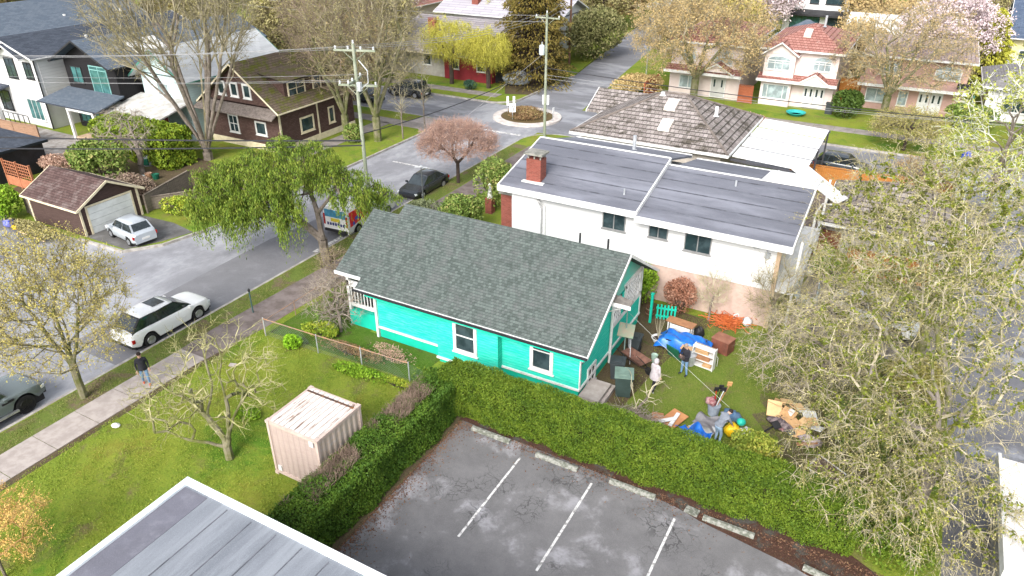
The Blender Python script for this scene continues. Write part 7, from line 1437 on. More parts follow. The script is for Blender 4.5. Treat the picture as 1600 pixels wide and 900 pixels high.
for sx in (-.9, .9):
    for sy in (-.35, .35): mb = MB(); mb.tube([(-7.0 + sx, 30.15 + sy, 0), (-7.0 + sx, 30.15 + sy, .64)], .025, 5); mb.build('leg', PLAS, T)
mb = MB(); mb.cbox((-7.25, 29.25, .36), (.75, .05, .72), -.4, .35); obj1('board', 'dark green board leaning against the tarp table', 'board', mb, plain('dark_green_board', (.015, .13, .07)))
mb = MB(); mb.cbox((-6.6, 29.6, .62), (.75, .45, .06), -.1, .15); obj1('board', 'light plywood board lying in front of the blue tarp', 'board', mb, PLY)
T = thing('dustbin', 'galvanised metal dustbin behind the man in the dark jacket', 'bin', (-6.4, 29.2, 0)); mb = MB(); mb.lathe([(.22, 0), (.27, .55), (.28, .57)], (-6.4, 29.2, 0), 18); mb.build('body', plain('galvanised', (.5, .52, .55)), T); mb = MB(); mb.lathe([(.30, .575), (.28, .60), (.15, .65), (.03, .66)], (-6.4, 29.2, 0), 18); mb.build('lid', plain('galvanised', (.5, .52, .55)), T)
# white shelf
T = thing('shelf_unit', 'white shelf unit filled with wooden boards, standing in the grass', 'shelf', (-5.8, 29.3, 0), a(-8)); mb = MB()
for z in (.04, .38, .72, 1.02): mb.box(-.5, .5, -.17, .17, z, z + .035)
mb.build('shelf', WHITE, T, world=False); mb = MB(); mb.box(-.54, -.5, -.18, .18, 0, 1.12); mb.box(.5, .54, -.18, .18, 0, 1.12); mb.build('side_panel', WHITE, T, world=False); mb = MB(); mb.box(-.5, .5, .15, .17, 0, 1.1); mb.build('back_panel', plain('taupe_board', (.3, .26, .22)), T, world=False)  # back panel in a plain darker grey-brown
for k, (x, z, w_, h_) in enumerate([(-.1, .77, .62, .2), (-.05, .42, .7, .16), (.2, .08, .4, .12)]):
    mb = MB(); mb.cbox((-5.8 + x, 29.26, z + h_ / 2), (w_, .22, h_), -.1, .2); obj1('board', ['wooden boards on the top shelf of the white unit', 'wooden boards on the middle shelf of the white unit', 'wooden offcut on the bottom shelf of the white unit'][k], 'board', mb, [PLY, WOOD, PLY][k])
T = thing('cabinet', 'rusty brown cabinet lying right of the blue tarp', 'cabinet', (-5.35, 31.1, 0), a(-15)); mb = MB(); mb.box(-.45, .45, -.35, .35, .02, .72); mb.build('case', plain('rust_cabinet', (.20, .07, .045), (.13, .05, .035), 3, .7), T, world=False); mb = MB(); mb.box(-.47, .47, -.37, .37, .722, .75); mb.build('top_panel', plain('rust_top', (.30, .14, .09), (.22, .09, .06), 3, .7), T, world=False)
mb = MB(); [mb.tube([(-5.75, 29.6, .02), (-5.65, 29.6, .5), (-5.4, 29.6, .72), (-5.2, 29.6, .5), (-5.2, 29.6, .02)], .012, 5)]; obj1('hoop', 'small white wire hoop beside the rusty cabinet', 'hoop', mb, WHITE)
# orange netting heap, white bags
rr = np.random.default_rng(8); mb = MB()
for k in range(170):
    p = np.array([-5.75, 33.75, .14]) + rr.normal(size=3) * np.array([.32, .26, .08]); q = p + rr.normal(size=3) * np.array([.3, .25, .12]); r_ = q + rr.normal(size=3) * np.array([.2, .2, .08]); P_ = [p, q, r_]; mb.tube([(v[0], v[1], abs(v[2]) + .02) for v in P_], .022, 4)
obj1('netting_heap', 'heap of bright orange netting by the pink wall', 'netting', mb, plain('orange_plastic', (.58, .15, .04), (.42, .10, .03), 3, .6))
def blob(name, label, cat, c, r, m, seed, amp=.22, n=18):
    rg = np.random.default_rng(seed); p = rg.random(6) * 6; mb = MB(); V = []
    for i in range(n // 2 + 1):
        th = math.pi * i / (n // 2)
        for j in range(n):
            f_ = 2 * math.pi * j / n; k = 1 + amp * math.sin(3 * f_ + p[0] + 2 * th) * math.sin(2 * th + p[1]) + amp * .5 * math.sin(7 * f_ + p[2]) * math.sin(th * 5 + p[3])
            V.append((c[0] + r[0] * k * math.sin(th) * math.cos(f_), c[1] + r[1] * k * math.sin(th) * math.sin(f_), max(.015, c[2] + r[2] * k * math.cos(th))))
    mb.add(V, [(i * n + j, i * n + (j + 1) % n, (i + 1) * n + (j + 1) % n, (i + 1) * n + j) for i in range(n // 2) for j in range(n)]); return obj1(name, label, cat, mb, m, smooth=True)
BAGW = plain('white_plastic_bag', (.78, .79, .80), (.6, .61, .64), 5, .4)
blob('plastic_bag', 'white plastic bag behind the orange netting', 'bag', (-5.5, 34.6, .22), (.4, .25, .25), BAGW, 1); blob('plastic_bag', 'white and green bag right of the orange netting', 'bag', (-4.85, 34.1, .2), (.22, .3, .22), BAGW, 2)
blob('plastic_bag', 'small dark bag between the table and the copper bush', 'bag', (-6.7, 31.7, .3), (.25, .2, .32), PLAS, 3)
# pile by the bending man
T = thing('tool_bin', 'grey bin with long garden tools standing in it', 'bin', (-4.35, 26.0, 0)); mb = MB(); mb.lathe([(.22, 0), (.28, .5), (.29, .5), (.24, .45)], (-4.4, 26.0, 0), 14); mb.build('bin', plain('blue_grey_plastic', (.26, .30, .36)), T)
for k, (dx, dy, h_, m, lb) in enumerate([(.4, .5, 1.35, WOOD, 'wooden shovel with pale handle leaning out of the grey bin'), (.12, .25, 1.25, PLAS, 'black handled tool in the grey bin'), (-.05, .2, 1.1, RED, 'red handled tool in the grey bin'), (.25, .2, 1.2, CER, 'metal pole in the grey bin')]):
    T = thing('garden_tool', lb, 'tool', (-4.4, 26.0, 0)); mb = MB(); mb.tube([(-4.4, 26.0, .1), (-4.4 + dx, 26.0 + dy, h_)], .022, 6); mb.build('handle', m, T); mb = MB(); mb.cbox((-4.4 + dx, 26.0 + dy, h_ + .08), (.2, .05, .26), .4, .3); mb.build('blade', plain('tan_blade', (.62, .34, .14)) if k == 0 else PLAS, T)
blob('bag', 'dark red bag on top of the grey tool bin', 'bag', (-4.55, 26.05, .62), (.24, .22, .2), plain('dark_red_cloth', (.16, .03, .04), (.4, .25, .25), 6, .8), 4)
blob('bag', 'blue cloth bundle behind the man in the grey top', 'bag', (-3.65, 26.0, .2), (.4, .35, .24), plain('navy_cloth', (.06, .12, .22), (.12, .2, .3), 4, .8), 5)
blob('bag', 'bright yellow plastic bag in front of the bending man', 'bag', (-3.35, 25.0, .28), (.32, .33, .3), plain('yellow_plastic', (.80, .55, .02), (.7, .42, .01), 4, .4), 6)
blob('ball', 'teal green round lump on the yellow bag', 'ball', (-3.1, 25.25, .62), (.19, .18, .16), plain('teal_plastic', (.02, .42, .32), None, 4, .4), 7, .06)
blob('cloth', 'white cloth behind the yellow bag', 'cloth', (-2.85, 25.2, .2), (.35, .25, .2), BAGW, 8)
def sheetm(name, label, pts, m, seed, z=.04, amp=.05, cat='sheet'):
    rg = np.random.default_rng(seed); p = rg.random(6) * 6; a_, b_, c_, d_ = [np.array(q) for q in pts]; n = 14; V = []
    for j in range(n + 1):
        for i in range(n + 1):
            u, v = i / n, j / n; q = (a_ * (1 - u) + b_ * u) * (1 - v) + (d_ * (1 - u) + c_ * u) * v; V.append((q[0] + .03 * math.sin(v * 9 + p[3]), q[1] + .03 * math.sin(u * 9 + p[4]), z + amp * (1 + math.sin(u * 8 + p[0] + v * 5)) * .5 + amp * .6 * (1 + math.sin(v * 11 + p[1] + u * 3)) * .5))
    mb = MB(); mb.add(V, [(j * (n + 1) + i, j * (n + 1) + i + 1, (j + 1) * (n + 1) + i + 1, (j + 1) * (n + 1) + i) for j in range(n) for i in range(n)]); return obj1(name, label, cat, mb, m, smooth=True)
sheetm('tarp', 'crumpled grey tarp spread on the grass beside the tool bin', [(-5.0, 24.9), (-3.9, 24.6), (-3.8, 25.7), (-4.9, 25.7)], plain('grey_cloth', (.25, .24, .25), (.17, .16, .17), 3, .8), 1, .05, .12)
sheetm('sheet', 'white sheet on the grass below the grey tarp', [(-5.1, 24.6), (-4.1, 24.2), (-3.9, 25.0), (-4.7, 25.3)], plain('dirty_white', (.62, .63, .63), (.45, .46, .46), 3, .7), 2, .03, .06)
sheetm('tarp', 'bright blue tarp behind the long hedge', [(-5.4, 23.6), (-4.1, 23.2), (-3.9, 24.0), (-4.9, 24.4)], BLUE, 3, .2, .35)
# boards by the hedge
for k, (x, y, z, w_, d_, rz, m, lb) in enumerate([(-5.75, 24.75, .12, .75, 1.05, -.35, plain('orange_board', (.50, .24, .10), (.40, .18, .08), 2, .7), 'orange-brown board lying by the hedge'), (-5.7, 24.6, .20, .16, .9, -.1, WHITE, 'white plank on the orange-brown board'), (-5.95, 24.4, .22, .2, .7, -.9, WHITE, 'second white plank crossing on the orange-brown board'), (-6.4, 24.55, .1, .5, .5, .3, WOOD, 'brown box side left of the orange-brown board'), (-5.2, 24.35, .06, .6, .12, .9, PLY, 'short plywood strip right of the orange-brown board')]):
    mb = MB(); mb.cbox((x, y, z), (w_, d_, .035), rz, .08); obj1('board', lb, 'board', mb, m)
rg = np.random.default_rng(21); N = 520; c = np.array([-7.1, 23.9, .18]); P = c + rg.normal(size=(N, 3)) * np.array([.5, .28, .1]); D = rg.normal(size=(N, 3)) * np.array([1, .8, .25]); D /= np.linalg.norm(D, axis=1, keepdims=True); P[:, 2] = np.abs(P[:, 2]) + .03
V, F = twigs(P, P + D * .45, np.full(N, .012), np.full(N, .005)); V[:, 2] = np.maximum(V[:, 2], .01)
o = meshparts('twig_heap', [(V, F, 0)], [plain('grey_twig', (.36, .31, .26))], None, (float(c[0]), float(c[1]), 0), (c[0], c[1], 0)); tag(o, 'heap of cut grey twigs at the hedge near the cottage step', 'twig heap')
# long springing shoots out of the heap
tree('pruned_shrub', 'bare pruned shrub with long arching shoots beside the bins', (-7.3, 24.3, 0), [[(0, 0, 0), (0, 0, .3), (0, 0, .5)]], [((.2, .6, 1.1), (1.5, 1.5, .9), 16)], seed=55, w=.7, arch=.35, wob=.1, step=.3, r_tip=.009, trunk_r=.07, bark=BARK, twig=TWIG, leaf=YGB, tw=0, tl=.3, tr=.004, lf=1, ls=.02, thick=.03, first=1, cat='shrub')
# cardboard heap
CARD = [plain('cardboard', (.58, .36, .18), (.50, .30, .14), 3, .85), plain('cardboard_pale', (.68, .46, .24), (.6, .4, .2), 3, .85), WHITE]
cl = ['large upright cardboard sheet on the left of the rubbish heap', 'flattened cardboard box in the middle of the heap', 'pale cardboard flap on top of the heap', 'folded cardboard on the right of the heap', 'yellowish cardboard strip across the heap', 'brown cardboard box end low in the heap', 'white crumpled cardboard at the right of the heap', 'small cardboard scrap behind the heap']
for k, (x, y, z, w_, d_, rz, t_, m) in enumerate([(-2.1, 27.1, .42, .6, .7, .2, .7, 1), (-1.5, 27.1, .4, .6, .5, -.3, .3, 0), (-1.7, 27.7, .55, .5, .4, .4, -.2, 1), (-.8, 26.8, .35, .5, .45, -.6, .4, 1), (-1.3, 26.5, .4, .9, .22, -.5, .1, 0), (-.9, 26.2, .2, .5, .4, .1, .5, 0), (-.7, 27.4, .4, .6, .4, .5, .4, 2), (-1.2, 27.9, .3, .4, .4, .7, .1, 1)]):
    mb = MB(); mb.cbox((x, y, z), (w_, d_, .03), rz, t_, .1); obj1('cardboard_sheet', cl[k], 'cardboard', mb, CARD[m])
rg = np.random.default_rng(77)
hl = ['torn cardboard scrap on the near side of the heap', 'cream cardboard scrap leaning on the dark rubbish bag', 'brown paper scrap at the left foot of the heap', 'white paper scrap between the cardboard sheets', 'tan cardboard strip sticking up behind the heap', 'folded brown carton at the right foot of the heap', 'thin wooden lath across the cardboard heap', 'dark plastic piece in the middle of the heap']
for k in range(8):
    x, y, z = -1.4 + rg.normal() * .55, 26.8 + rg.normal() * .45, .3 + rg.random() * .45; mb = MB(); mb.cbox((x, y, z), ((.45, .35, .4, .3, .6, .5, 1.1, .35)[k], (.35, .3, .25, .25, .16, .4, .05, .3)[k], .025), rg.random() * 3, rg.normal() * .5, rg.normal() * .4); obj1('scrap', hl[k], 'rubbish', mb, [CARD[0], CARD[1], CARD[0], WHITE, CARD[1], CARD[0], PLY, PLAS][k])
blob('rubbish_bag', 'dark rubbish bag under the cardboard heap', 'bag', (-1.6, 26.6, .15), (.6, .4, .25), plain('dark_rubbish', (.06, .045, .05), (.25, .2, .2), 6, .8), 9); blob('rubbish_bag', 'pale torn bag right of the cardboard heap', 'bag', (-.4, 26.0, .15), (.45, .3, .22), plain('pale_rubbish', (.5, .42, .44), (.25, .2, .2), 5, .8), 10)
cl2 = [('brown cardboard piece at the far side of the heap', CARD[0]), ('white plastic sheet piece behind the heap', WHITE), ('dark red scrap beside the cardboard heap', plain('dark_red_cloth', (.16, .03, .04))), ('grey plastic tray in the rubbish heap', CARTK), ('pinkish white paper heap right of the cardboard', BAGW), ('orange-brown board low right of the heap', WOOD), ('black hose end in front of the heap', PLAS), ('tan box flap at the right of the heap', CARD[1])]
for k, (lb, m) in enumerate(cl2): x, y = (-2.0, -1.0, -1.6, -1.2, -.3, -.5, -2.0, -.6)[k], (28.0, 27.9, 26.2, 26.1, 26.9, 25.7, 26.0, 27.3)[k]; mb = MB(); mb.cbox((x, y, .22), ((.5, .6, .3, .4, .5, .8, .7, .4)[k], (.3, .35, .25, .3, .35, .2, .06, .35)[k], .04), k * .7, .25 * (k % 3 - 1), .2); obj1('scrap', lb, 'rubbish', mb, m)
T = thing('door_frame', 'white framed panel lying on the ground under the budding tree', 'frame', (.35, 24.6, 0)); fx = [Vector((-.25, 24.2, .25)), Vector((.95, 23.6, .12)), Vector((1.15, 24.7, .1)), Vector((.05, 25.2, .25))]; mb = MB()
for i in range(4): mb.tube([fx[i], fx[(i + 1) % 4]], .035, 4)
mb.build('frame', WHITE, T); mb = MB(); mb.slab([f - Vector((0, 0, .03)) for f in fx], .02); mb.build('panel', plain('brown_panel', (.16, .11, .09)), T)
# other small things
def chair(label, x, y, rz):
    T = thing('garden_chair', label, 'chair', (x, y, 0), rz)
    mb = MB(); mb.box(-.24, .24, -.22, .22, .40, .43); mb.build('seat', WHITE, T, world=False); mb = MB(); mb.tube([(-.24, .22, .43), (-.22, .27, .8), (0, .3, .88), (.22, .27, .8), (.24, .22, .43)], .03, 6)
    for k in (-.1, 0, .1): mb.tube([(k, .23, .43), (k, .29, .86)], .02, 5)
    mb.build('backrest', WHITE, T, world=False)
    for sx in (-1, 1): mb = MB(); mb.tube([(sx * .26, -.2, .6), (sx * .28, .1, .66), (sx * .25, .25, .66)], .025, 6); mb.build('armrest', WHITE, T, world=False)
    for sx in (-1, 1):
        for sy in (-1, 1): mb = MB(); mb.tube([(sx * .22, sy * .2, .42), (sx * .27, sy * .25, 0)], .022, 6); mb.build('leg', WHITE, T, world=False)
chair('white plastic garden chair on the left, under the big maple', -53.0, 37.0, a(40)); chair('white plastic garden chair on the right, by the maple trunks', -51.6, 37.7, a(-10))
T = thing('compost_bin', 'oval green compost bin in the garden of the maple', 'bin', (-53.6, 35.6, 0)); mb = MB(); mb.lathe([(.42, 0), (.46, .3), (.4, .75), (.3, .85), (.02, .88)], (-53.6, 35.6, 0), 16); mb.build('body', plain('grey_plastic', (.3, .33, .33)), T); mb = MB(); mb.cbox((-53.4, 35.2, .4), (.45, .1, .5), .4); mb.build('door', plain('bin_green', (.01, .12, .07)), T)
T = thing('flower_pots', 'row of brown and green pots on the garden bed', 'pots', (-50.3, 34.4, 0)) if False else None
for k, (x, y, m, lb) in enumerate([(-51.0, 33.6, RST, 'rust-brown plant pot in the garden bed'), (-50.3, 33.7, plain('bin_green', (.01, .12, .07)), 'green plant pot in the garden bed'), (-50.9, 32.9, plain('grey_plastic', (.3, .33, .33)), 'grey plant pot in front of the rust-brown one')]): mb = MB(); mb.lathe([(.2, 0), (.28, .4), (.24, .4), (.2, .32)], (x, y, 0), 12); obj1('plant_pot', lb, 'plant pot', mb, m)
blob('bag', 'crumpled blue bag on the ground left of the brown garage', 'bag', (-51.2, 22.9, .2), (.4, .3, .25), plain('bright_blue_cloth', (.03, .06, .5), (.3, .3, .55), 5, .6), 12); blob('bag', 'small yellow bag next to the blue one', 'bag', (-50.3, 22.8, .15), (.25, .2, .17), plain('yellow_plastic', (.80, .55, .02)), 13)
mb = MB(); mb.tube([(-49.6, 22.6, .08), (-46.6, 22.5, .08)], .05, 5); obj1('plank', 'long pale timber plank against the garage side', 'plank', mb, plain('tan_board', (.55, .40, .27)))
T = thing('paddling_pool', 'small teal round paddling pool on the lawn of the red tile house', 'paddling pool', (-9.9, 76.6, 0)); mb = MB(); mb.lathe([(.55, 0), (.85, .28), (.95, .30), (.95, .34), (.82, .32), (.6, .08)], (-9.9, 76.6, 0), 20); mb.build('rim', plain('teal_plastic2', (.03, .38, .36)), T); mb = MB(); mb.lathe([(.62, .1), (.01, .1)], (-9.9, 76.6, 0), 16); mb.build('bottom', plain('teal_plastic2', (.03, .38, .36)), T)
T = thing('wheelie_bin', 'dark bin beside the red tile house door', 'bin', (-7.1, 78.9, 0)); mb = MB(); mb.box(-7.45, -6.8, 78.5, 79.1, 0, 1.0); mb.build('tub', CARTK, T); mb = MB(); mb.box(-7.5, -6.75, 78.45, 79.15, 1.0, 1.08); mb.build('lid', CARTK, T)
mb = MB(); mb.lathe([(.05, 0), (.35, .15), (.42, .45), (.3, .8), (.05, .88)], (5.0, 68.9, 0), 14); obj1('rubbish_bag', 'blue sack by the kerb at the right', 'bag', mb, plain('blue_sack', (.01, .05, .45)))
mb = MB(); mb.lathe([(.05, 0), (.3, .12), (.3, .4), (.05, .5)], (-37.7, 93.0, 0), 12); obj1('rubbish_bag', 'blue and yellow sack on the avenue edge in the distance', 'bag', mb, plain('blue_yellow', (.03, .08, .4), (.7, .55, .05), 3, .5))
T = thing('plant_pot', 'grey pot on the pad below the brown fence', 'plant pot', (-3.3, 41.0, 0)); mb = MB(); mb.lathe([(.22, 0), (.33, .5), (.35, .52), (.28, .5)], (-3.0, 41.6, 0), 14); mb.build('pot', CER, T); mb = MB(); mb.lathe([(.28, .45), (.01, .46)], (-3.0, 41.6, 0), 12); mb.build('soil', BARKD, T)
T = thing('statue', 'white statue on a brick post at the front garden steps', 'statue', (-24.1, 40.6, 0)); mb = MB(); mb.box(-24.35, -23.85, 40.3, 40.8, 0, 1.1); mb.build('pedestal', BRICK, T); mb = MB(); mb.lathe([(.2, 0), (.18, .2), (.12, .5), (.16, .7), (.08, .82), (.11, .95), (.02, 1.05)], (-24.1, 40.55, 1.1), 10); mb.build('figure', WHITE, T)
mb = MB(); mb.cbox((-25.4, 18.55, .05), (.35, .2, .08), .3); obj1('stone', 'pale stone at the edge of the lawn', 'stone', mb, CONC)
mb = MB(); mb.lathe([(.12, 0), (.16, .06), (.05, .14)], (-26.3, 13.0, 0), 8, 1.4); obj1('stone', 'white stone near the apple tree on the pavement side', 'stone', mb, WHITE)
# brambles at the left gable and bare vine
tree('climbing_shrub', 'leafless grey climber sprawling at the left end of the cottage', (-22.9, 23.4, 0), [[(0, 0, 0), (0, 0, .6), (-.3, .2, 1.2)], [(0, 0, 0), (.4, 0, .9)]], [((-.7, .4, 1.5), (1.8, 1.6, 1.4), 300)], seed=56, w=.15, arch=.15, wob=.2, step=.3, r_tip=.008, trunk_r=.08, bark=BARK, twig=plain('grey_twig', (.36, .31, .26)), leaf=GB, tw=2, tl=.45, tr=.006, td=3, lf=0, thick=.03, cat='shrub')
tree('orange_sapling', 'orange-budded shrub in the near left corner of the lawn', (-22.6, 6.3, 0), [[(0, 0, 0), (0, 0, .5), (.1, 0, 1.0)]], [((0, .2, 1.9), (1.5, 1.7, 1.3), 150)], seed=57, w=.3, arch=.1, wob=.1, step=.3, r_tip=.006, trunk_r=.05, bark=BARK, twig=plain('orange_twig', (.45, .28, .12), (.36, .22, .1), 2, .9), leaf=leafmat('orange_bud', [(.60, .38, .10), (.75, .48, .16), (.48, .36, .08)]), tw=3, tl=.4, tr=.004, lf=4, ls=.028, thick=.03, cat='shrub', zlo=-.6, lspread=.04)
tree('bare_shrub', 'thin bare shrub against the pink wall behind the yard', (-6.7, 33.5, 0), [[(0, 0, 0), (0, 0, .8), (.1, 0, 1.6)]], [((0, 0, 2.0), (.9, .6, 1.3), 90)], seed=58, w=.5, arch=.02, step=.35, r_tip=.007, trunk_r=.06, bark=BARK, twig=TWIG, leaf=YGB, tw=2, tl=.45, tdir=.6, tr=.006, lf=1, ls=.018, thick=.03, cat='shrub')
tree('bare_shrub', 'brushy bare stems at the rear corner of the white house', (-3.6, 33.4, 0), [[(0, 0, 0), (0, 0, 1.2), (.1, 0, 2.2)]], [((0, 0, 2.6), (1.4, .9, 2.0), 170)], seed=59, w=.6, arch=.02, step=.4, r_tip=.009, trunk_r=.08, bark=BARKM, twig=TWIGG, leaf=YGB, tw=2, tl=.6, tdir=.7, tr=.007, lf=1, ls=.024, thick=.03, cat='shrub')

# ================================================================ people
SKIN = plain('skin', (.55, .34, .25), None, 4, .6); HAIR = plain('dark_hair', (.03, .02, .018), None, 4, .8)
def person(label, loc, rz, J, mats, hair=HAIR, hood=None, h=1.72, build=1.0, coat=None):
    """J: joint name -> position (metres, facing -y). One skinned surface; mats by bone"""
    T = thing('person', label, 'person', loc, rz)
    names = list(J); idx = {n: i for i, n in enumerate(names)}
    bones = [('pelvis', 'waist'), ('waist', 'chest'), ('chest', 'neck'), ('neck', 'head'), ('head', 'crown')]
    for s in 'LR': bones += [('chest', 'sh' + s), ('sh' + s, 'el' + s), ('el' + s, 'wr' + s), ('wr' + s, 'pa' + s), ('pelvis', 'hi' + s), ('hi' + s, 'kn' + s), ('kn' + s, 'an' + s), ('an' + s, 'to' + s)]
    V = [Vector(J[n]) for n in names]; E = [(idx[a_], idx[b_]) for a_, b_ in bones]
    RD = dict(pelvis=.145, waist=.135, chest=.16, neck=.055, head=.088, crown=.075, sh=.07, el=.048, wr=.032, pa=.034, hi=.10, kn=.066, an=.045, to=.04)
    rad = [RD.get(n, RD.get(n[:2], .05)) * build for n in names]
    for s in 'LR':                                  # five fingers on each hand
        pa = Vector(J['pa' + s]); d = (pa - Vector(J['wr' + s])).normalized(); q = d.cross(Vector((0, 1, .2))).normalized()
        for k in range(5):
            o_ = (k - 1.5) * .02 if k < 4 else -.045; ln = (.07, .08, .075, .06, .05)[k]; r0 = pa + q * o_ + (d * .03 if k < 4 else -d * .02)
            dd = d if k < 4 else (d - q * .8).normalized(); b0 = len(V); V += [r0, r0 + dd * ln * .5, r0 + dd * ln + Vector((0, -.012, -.012))]; rad += [.011, .010, .008]; E += [(idx['pa' + s], b0), (b0, b0 + 1), (b0 + 1, b0 + 2)]; names += ['fi' + s] * 3
    me = bpy.data.meshes.new('body'); me.from_pydata([tuple(v) for v in V], E, []); ob = bpy.data.objects.new('tmp_body', me); COL.objects.link(ob)
    sk = ob.modifiers.new('s', 'SKIN'); ly = me.skin_vertices[0] if me.skin_vertices else None
    for i, r_ in enumerate(rad): ly.data[i].radius = (r_, r_ * (.78 if names[i] in ('pelvis', 'waist', 'chest') else 1)); ly.data[i].use_root = False
    ly.data[idx['pelvis']].use_root = True
    ob.modifiers.new('u', 'SUBSURF').levels = 2
    dg = bpy.context.evaluated_depsgraph_get(); m2 = bpy.data.meshes.new_from_object(ob.evaluated_get(dg)); bpy.data.objects.remove(ob)
    keys = ['skin', 'top', 'legs', 'shoes']; m2.materials.clear()
    for k in keys: m2.materials.append(mats[k])
    def seg(p, a_, b_):
        t = max(0, min(1, (p - a_).dot(b_ - a_) / max(1e-9, (b_ - a_).length_squared))); return (p - a_.lerp(b_, t)).length
    kind = {}
    for a_, b_ in bones:
        n2 = b_[:2]; kind[(a_, b_)] = 1 if b_ in ('waist', 'chest') or n2 in ('sh', 'el', 'wr') else 0 if b_ in ('neck', 'head', 'crown') or n2 == 'pa' else 2 if n2 in ('hi', 'kn', 'an') else 3
    kind[('chest', 'neck')] = 1
    B = [(Vector(J[a_]), Vector(J[b_]), k) for (a_, b_), k in kind.items()]
    fing = [Vector(J['pa' + s]) for s in 'LR']
    for p in m2.polygons:
        c = p.center; d_, k = min(((seg(c, a_, b_), k) for a_, b_, k in B), key=lambda t: t[0]); 
        if min((c - f_).length for f_ in fing) < .12 and k == 1 and min((c - f_).length for f_ in fing) < .07: k = 0
        p.material_index = k; p.use_smooth = True
    b = link('body', m2, T)
    hd, cr = Vector(J['head']), Vector(J['crown']); up = (cr - hd).normalized(); fw = Vector((0, -1, 0)); fw = (fw - up * fw.dot(up)).normalized(); sd_ = up.cross(fw); hc = (hd + cr) / 2
    if J.get('face'): fw = Vector(J['face']).normalized()
    def ob2(nm, c, r_, m, n=12):
        mb = MB(); X, Y_, Z_ = sd_, fw, up; V_ = []
        for i in range(n // 2 + 1):
            th = math.pi * i / (n // 2)
            for j in range(n): f_ = 2 * math.pi * j / n; V_.append(c + X * (r_[0] * math.sin(th) * math.cos(f_)) + Y_ * (r_[1] * math.sin(th) * math.sin(f_)) + Z_ * (r_[2] * math.cos(th)))
        mb.add(V_, [(i * n + j, i * n + (j + 1) % n, (i + 1) * n + (j + 1) % n, (i + 1) * n + j) for i in range(n // 2) for j in range(n)]); return mb.build(nm, m, T, world=False, smooth=True)
    if hood: ob2('hood', hc - fw * .02 + up * .02, (.125, .13, .155), hood)
    else: ob2('hair', hc - fw * .028 + up * .05, (.10, .105, .10), hair)
    for s in (-1, 1):
        ob2('eye', hc + fw * .083 + sd_ * (.032 * s) + up * .012, (.013, .008, .009), HAIR, 6); ob2('ear', hc + sd_ * (.088 * s), (.012, .02, .03), SKIN, 6)
    ob2('nose', hc + fw * .092 - up * .012, (.013, .018, .02), SKIN, 6); ob2('mouth', hc + fw * .082 - up * .045, (.024, .008, .007), plain('lips', (.35, .12, .1)), 6)
    if coat:
        (z0, z1, r0, r1, m) = coat; pc, cc = Vector(J['pelvis']), Vector(J['chest']); mb = MB(); V_ = []; n = 16; N_ = 8
        for i in range(N_ + 1):
            u = i / N_; c = Vector((pc.x, pc.y, z0)).lerp(Vector((cc.x, cc.y, z1)), u); r_ = r0 + (r1 - r0) * u + .012 * math.sin(u * 9)
            for j in range(n): f_ = 2 * math.pi * j / n; V_.append(c + Vector((math.cos(f_) * r_ * 1.15, math.sin(f_) * r_ * .85, 0)))
        mb.add(V_, [(i * n + j, i * n + (j + 1) % n, (i + 1) * n + (j + 1) % n, (i + 1) * n + j) for i in range(N_) for j in range(n)]); mb.build('coat', m, T, world=False, smooth=True)
    return T
def stand(**k):
    J = dict(pelvis=(0, 0, .94), waist=(0, 0, 1.12), chest=(0, 0, 1.33), neck=(0, -.01, 1.50), head=(0, -.02, 1.58), crown=(0, -.02, 1.68))
    for s, n in ((-1, 'R'), (1, 'L')):
        J.update({'sh' + n: (s * .19, 0, 1.40), 'el' + n: (s * .25, .02, 1.13), 'wr' + n: (s * .25, -.06, .90), 'pa' + n: (s * .25, -.08, .82), 'hi' + n: (s * .10, 0, .88), 'kn' + n: (s * .11, -.02, .48), 'an' + n: (s * .11, .03, .08), 'to' + n: (s * .12, -.13, .04)})
    J.update(k); return J
JEAN = plain('blue_denim', (.16, .27, .42), (.11, .2, .33), 6, .85); BLKC = plain('black_cloth', (.018, .018, .024), (.03, .03, .04), 5, .85); SHOE = plain('dark_shoe', (.02, .025, .04), None, 4, .7); PALEC = plain('pale_lilac_coat', (.48, .44, .46), (.38, .34, .36), 7, .8); GREYC = plain('heather_grey_cloth', (.20, .22, .26), (.15, .17, .2), 7, .9)
person('person in a pale hooded coat and black leggings walking away across the yard', (-7.2, 26.3, 0), a(160), stand(knL=(.12, -.16, .50), anL=(.12, -.05, .10), toL=(.12, -.2, .05), knR=(-.1, .0, .48), anR=(-.1, .22, .12), toR=(-.1, .12, .03), elL=(.26, -.06, 1.15), wrL=(.22, -.22, 1.05), paL=(.20, -.29, 1.03)), dict(skin=SKIN, top=PALEC, legs=BLKC, shoes=WHITE), hood=PALEC, coat=(.72, 1.40, .225, .175, PALEC))
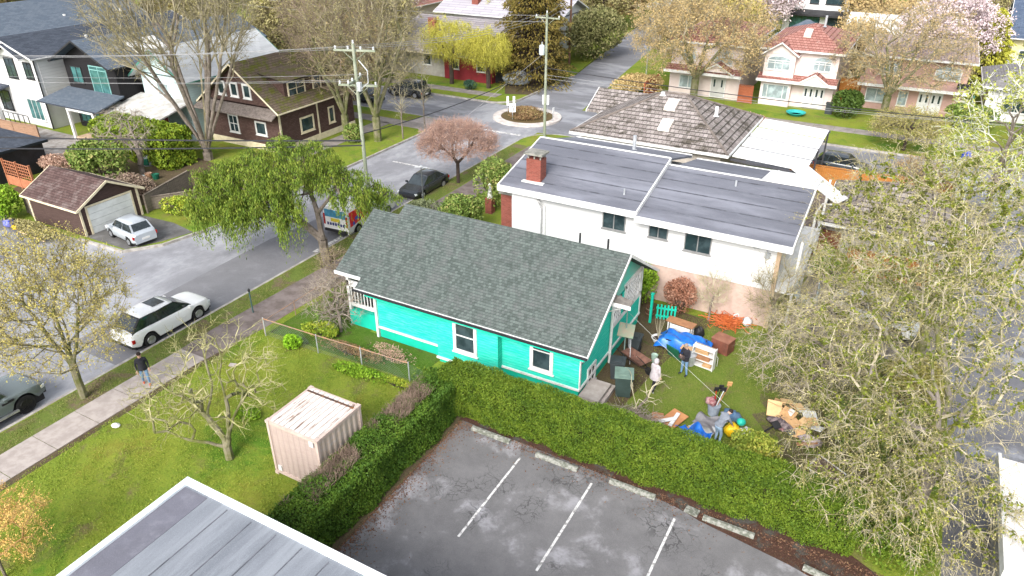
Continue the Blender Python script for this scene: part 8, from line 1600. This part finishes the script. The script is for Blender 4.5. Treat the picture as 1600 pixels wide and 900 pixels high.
person('person in a dark jacket and blue jeans standing by the dustbin holding a box', (-6.4, 28.2, 0), a(-28), stand(elL=(.26, -.04, 1.14), wrL=(.10, -.24, 1.13), paL=(.03, -.27, 1.14), elR=(-.26, -.04, 1.14), wrR=(-.10, -.26, 1.17), paR=(-.03, -.30, 1.17), head=(.0, -.05, 1.57), crown=(0, -.08, 1.66), anL=(.17, .03, .08), toL=(.19, -.12, .04), knL=(.15, -.02, .48), anR=(-.14, .0, .08), toR=(-.17, -.16, .04)), dict(skin=SKIN, top=BLKC, legs=JEAN, shoes=SHOE), hair=plain('grey_hair', (.30, .24, .2)), coat=(.84, 1.38, .165, .16, BLKC))
person('person in a grey top and light jeans bending over the yellow bag, seen from behind', (-3.75, 24.3, 0), a(150), stand(pelvis=(0, .10, .92), waist=(0, 0, 1.08), chest=(0, -.17, 1.24), neck=(0, -.34, 1.32), head=(0, -.41, 1.34), crown=(0, -.50, 1.36), shL=(.19, -.22, 1.27), shR=(-.19, -.22, 1.27), elL=(.25, -.36, 1.02), elR=(-.25, -.34, 1.02), wrL=(.20, -.50, .82), wrR=(-.18, -.50, .82), paL=(.18, -.54, .75), paR=(-.16, -.54, .75), hiL=(.10, .10, .87), hiR=(-.10, .10, .87)), dict(skin=SKIN, top=GREYC, legs=plain('light_denim', (.34, .46, .60), (.26, .38, .5), 6, .85), shoes=SHOE), coat=(.95, 1.14, .165, .16, GREYC))
person('person in a black jacket and jeans on the pavement behind the apple tree twigs', (-27.7, 15.6, 0), a(60), stand(knL=(.11, -.12, .5), anL=(.11, -.12, .1), toL=(.11, -.28, .04), anR=(-.11, .18, .12), toR=(-.11, .05, .04)), dict(skin=SKIN, top=BLKC, legs=JEAN, shoes=plain('red_shoe', (.45, .10, .05))), coat=(.84, 1.38, .165, .16, BLKC))
person('person in navy clothes stooping by the white modern house', (-78.3, 35.6, 0), a(60), stand(pelvis=(0, .12, .9), waist=(0, 0, 1.05), chest=(0, -.2, 1.18), neck=(0, -.36, 1.22), head=(0, -.43, 1.22), crown=(0, -.52, 1.22), shL=(.19, -.24, 1.2), shR=(-.19, -.24, 1.2), elL=(.25, -.34, .95), elR=(-.25, -.34, .95), wrL=(.2, -.44, .75), wrR=(-.18, -.44, .75), paL=(.18, -.46, .68), paR=(-.16, -.46, .68)), dict(skin=SKIN, top=plain('navy_cloth2', (.02, .05, .14)), legs=plain('navy_cloth2', (.02, .05, .14)), shoes=SHOE))
mb = MB(); mb.cbox((-6.52, 27.95, 1.12), (.26, .16, .14), a(-28)); obj1('box', 'small dark box held by the person in the dark jacket', 'box', mb, plain('dark_box', (.08, .06, .06)))
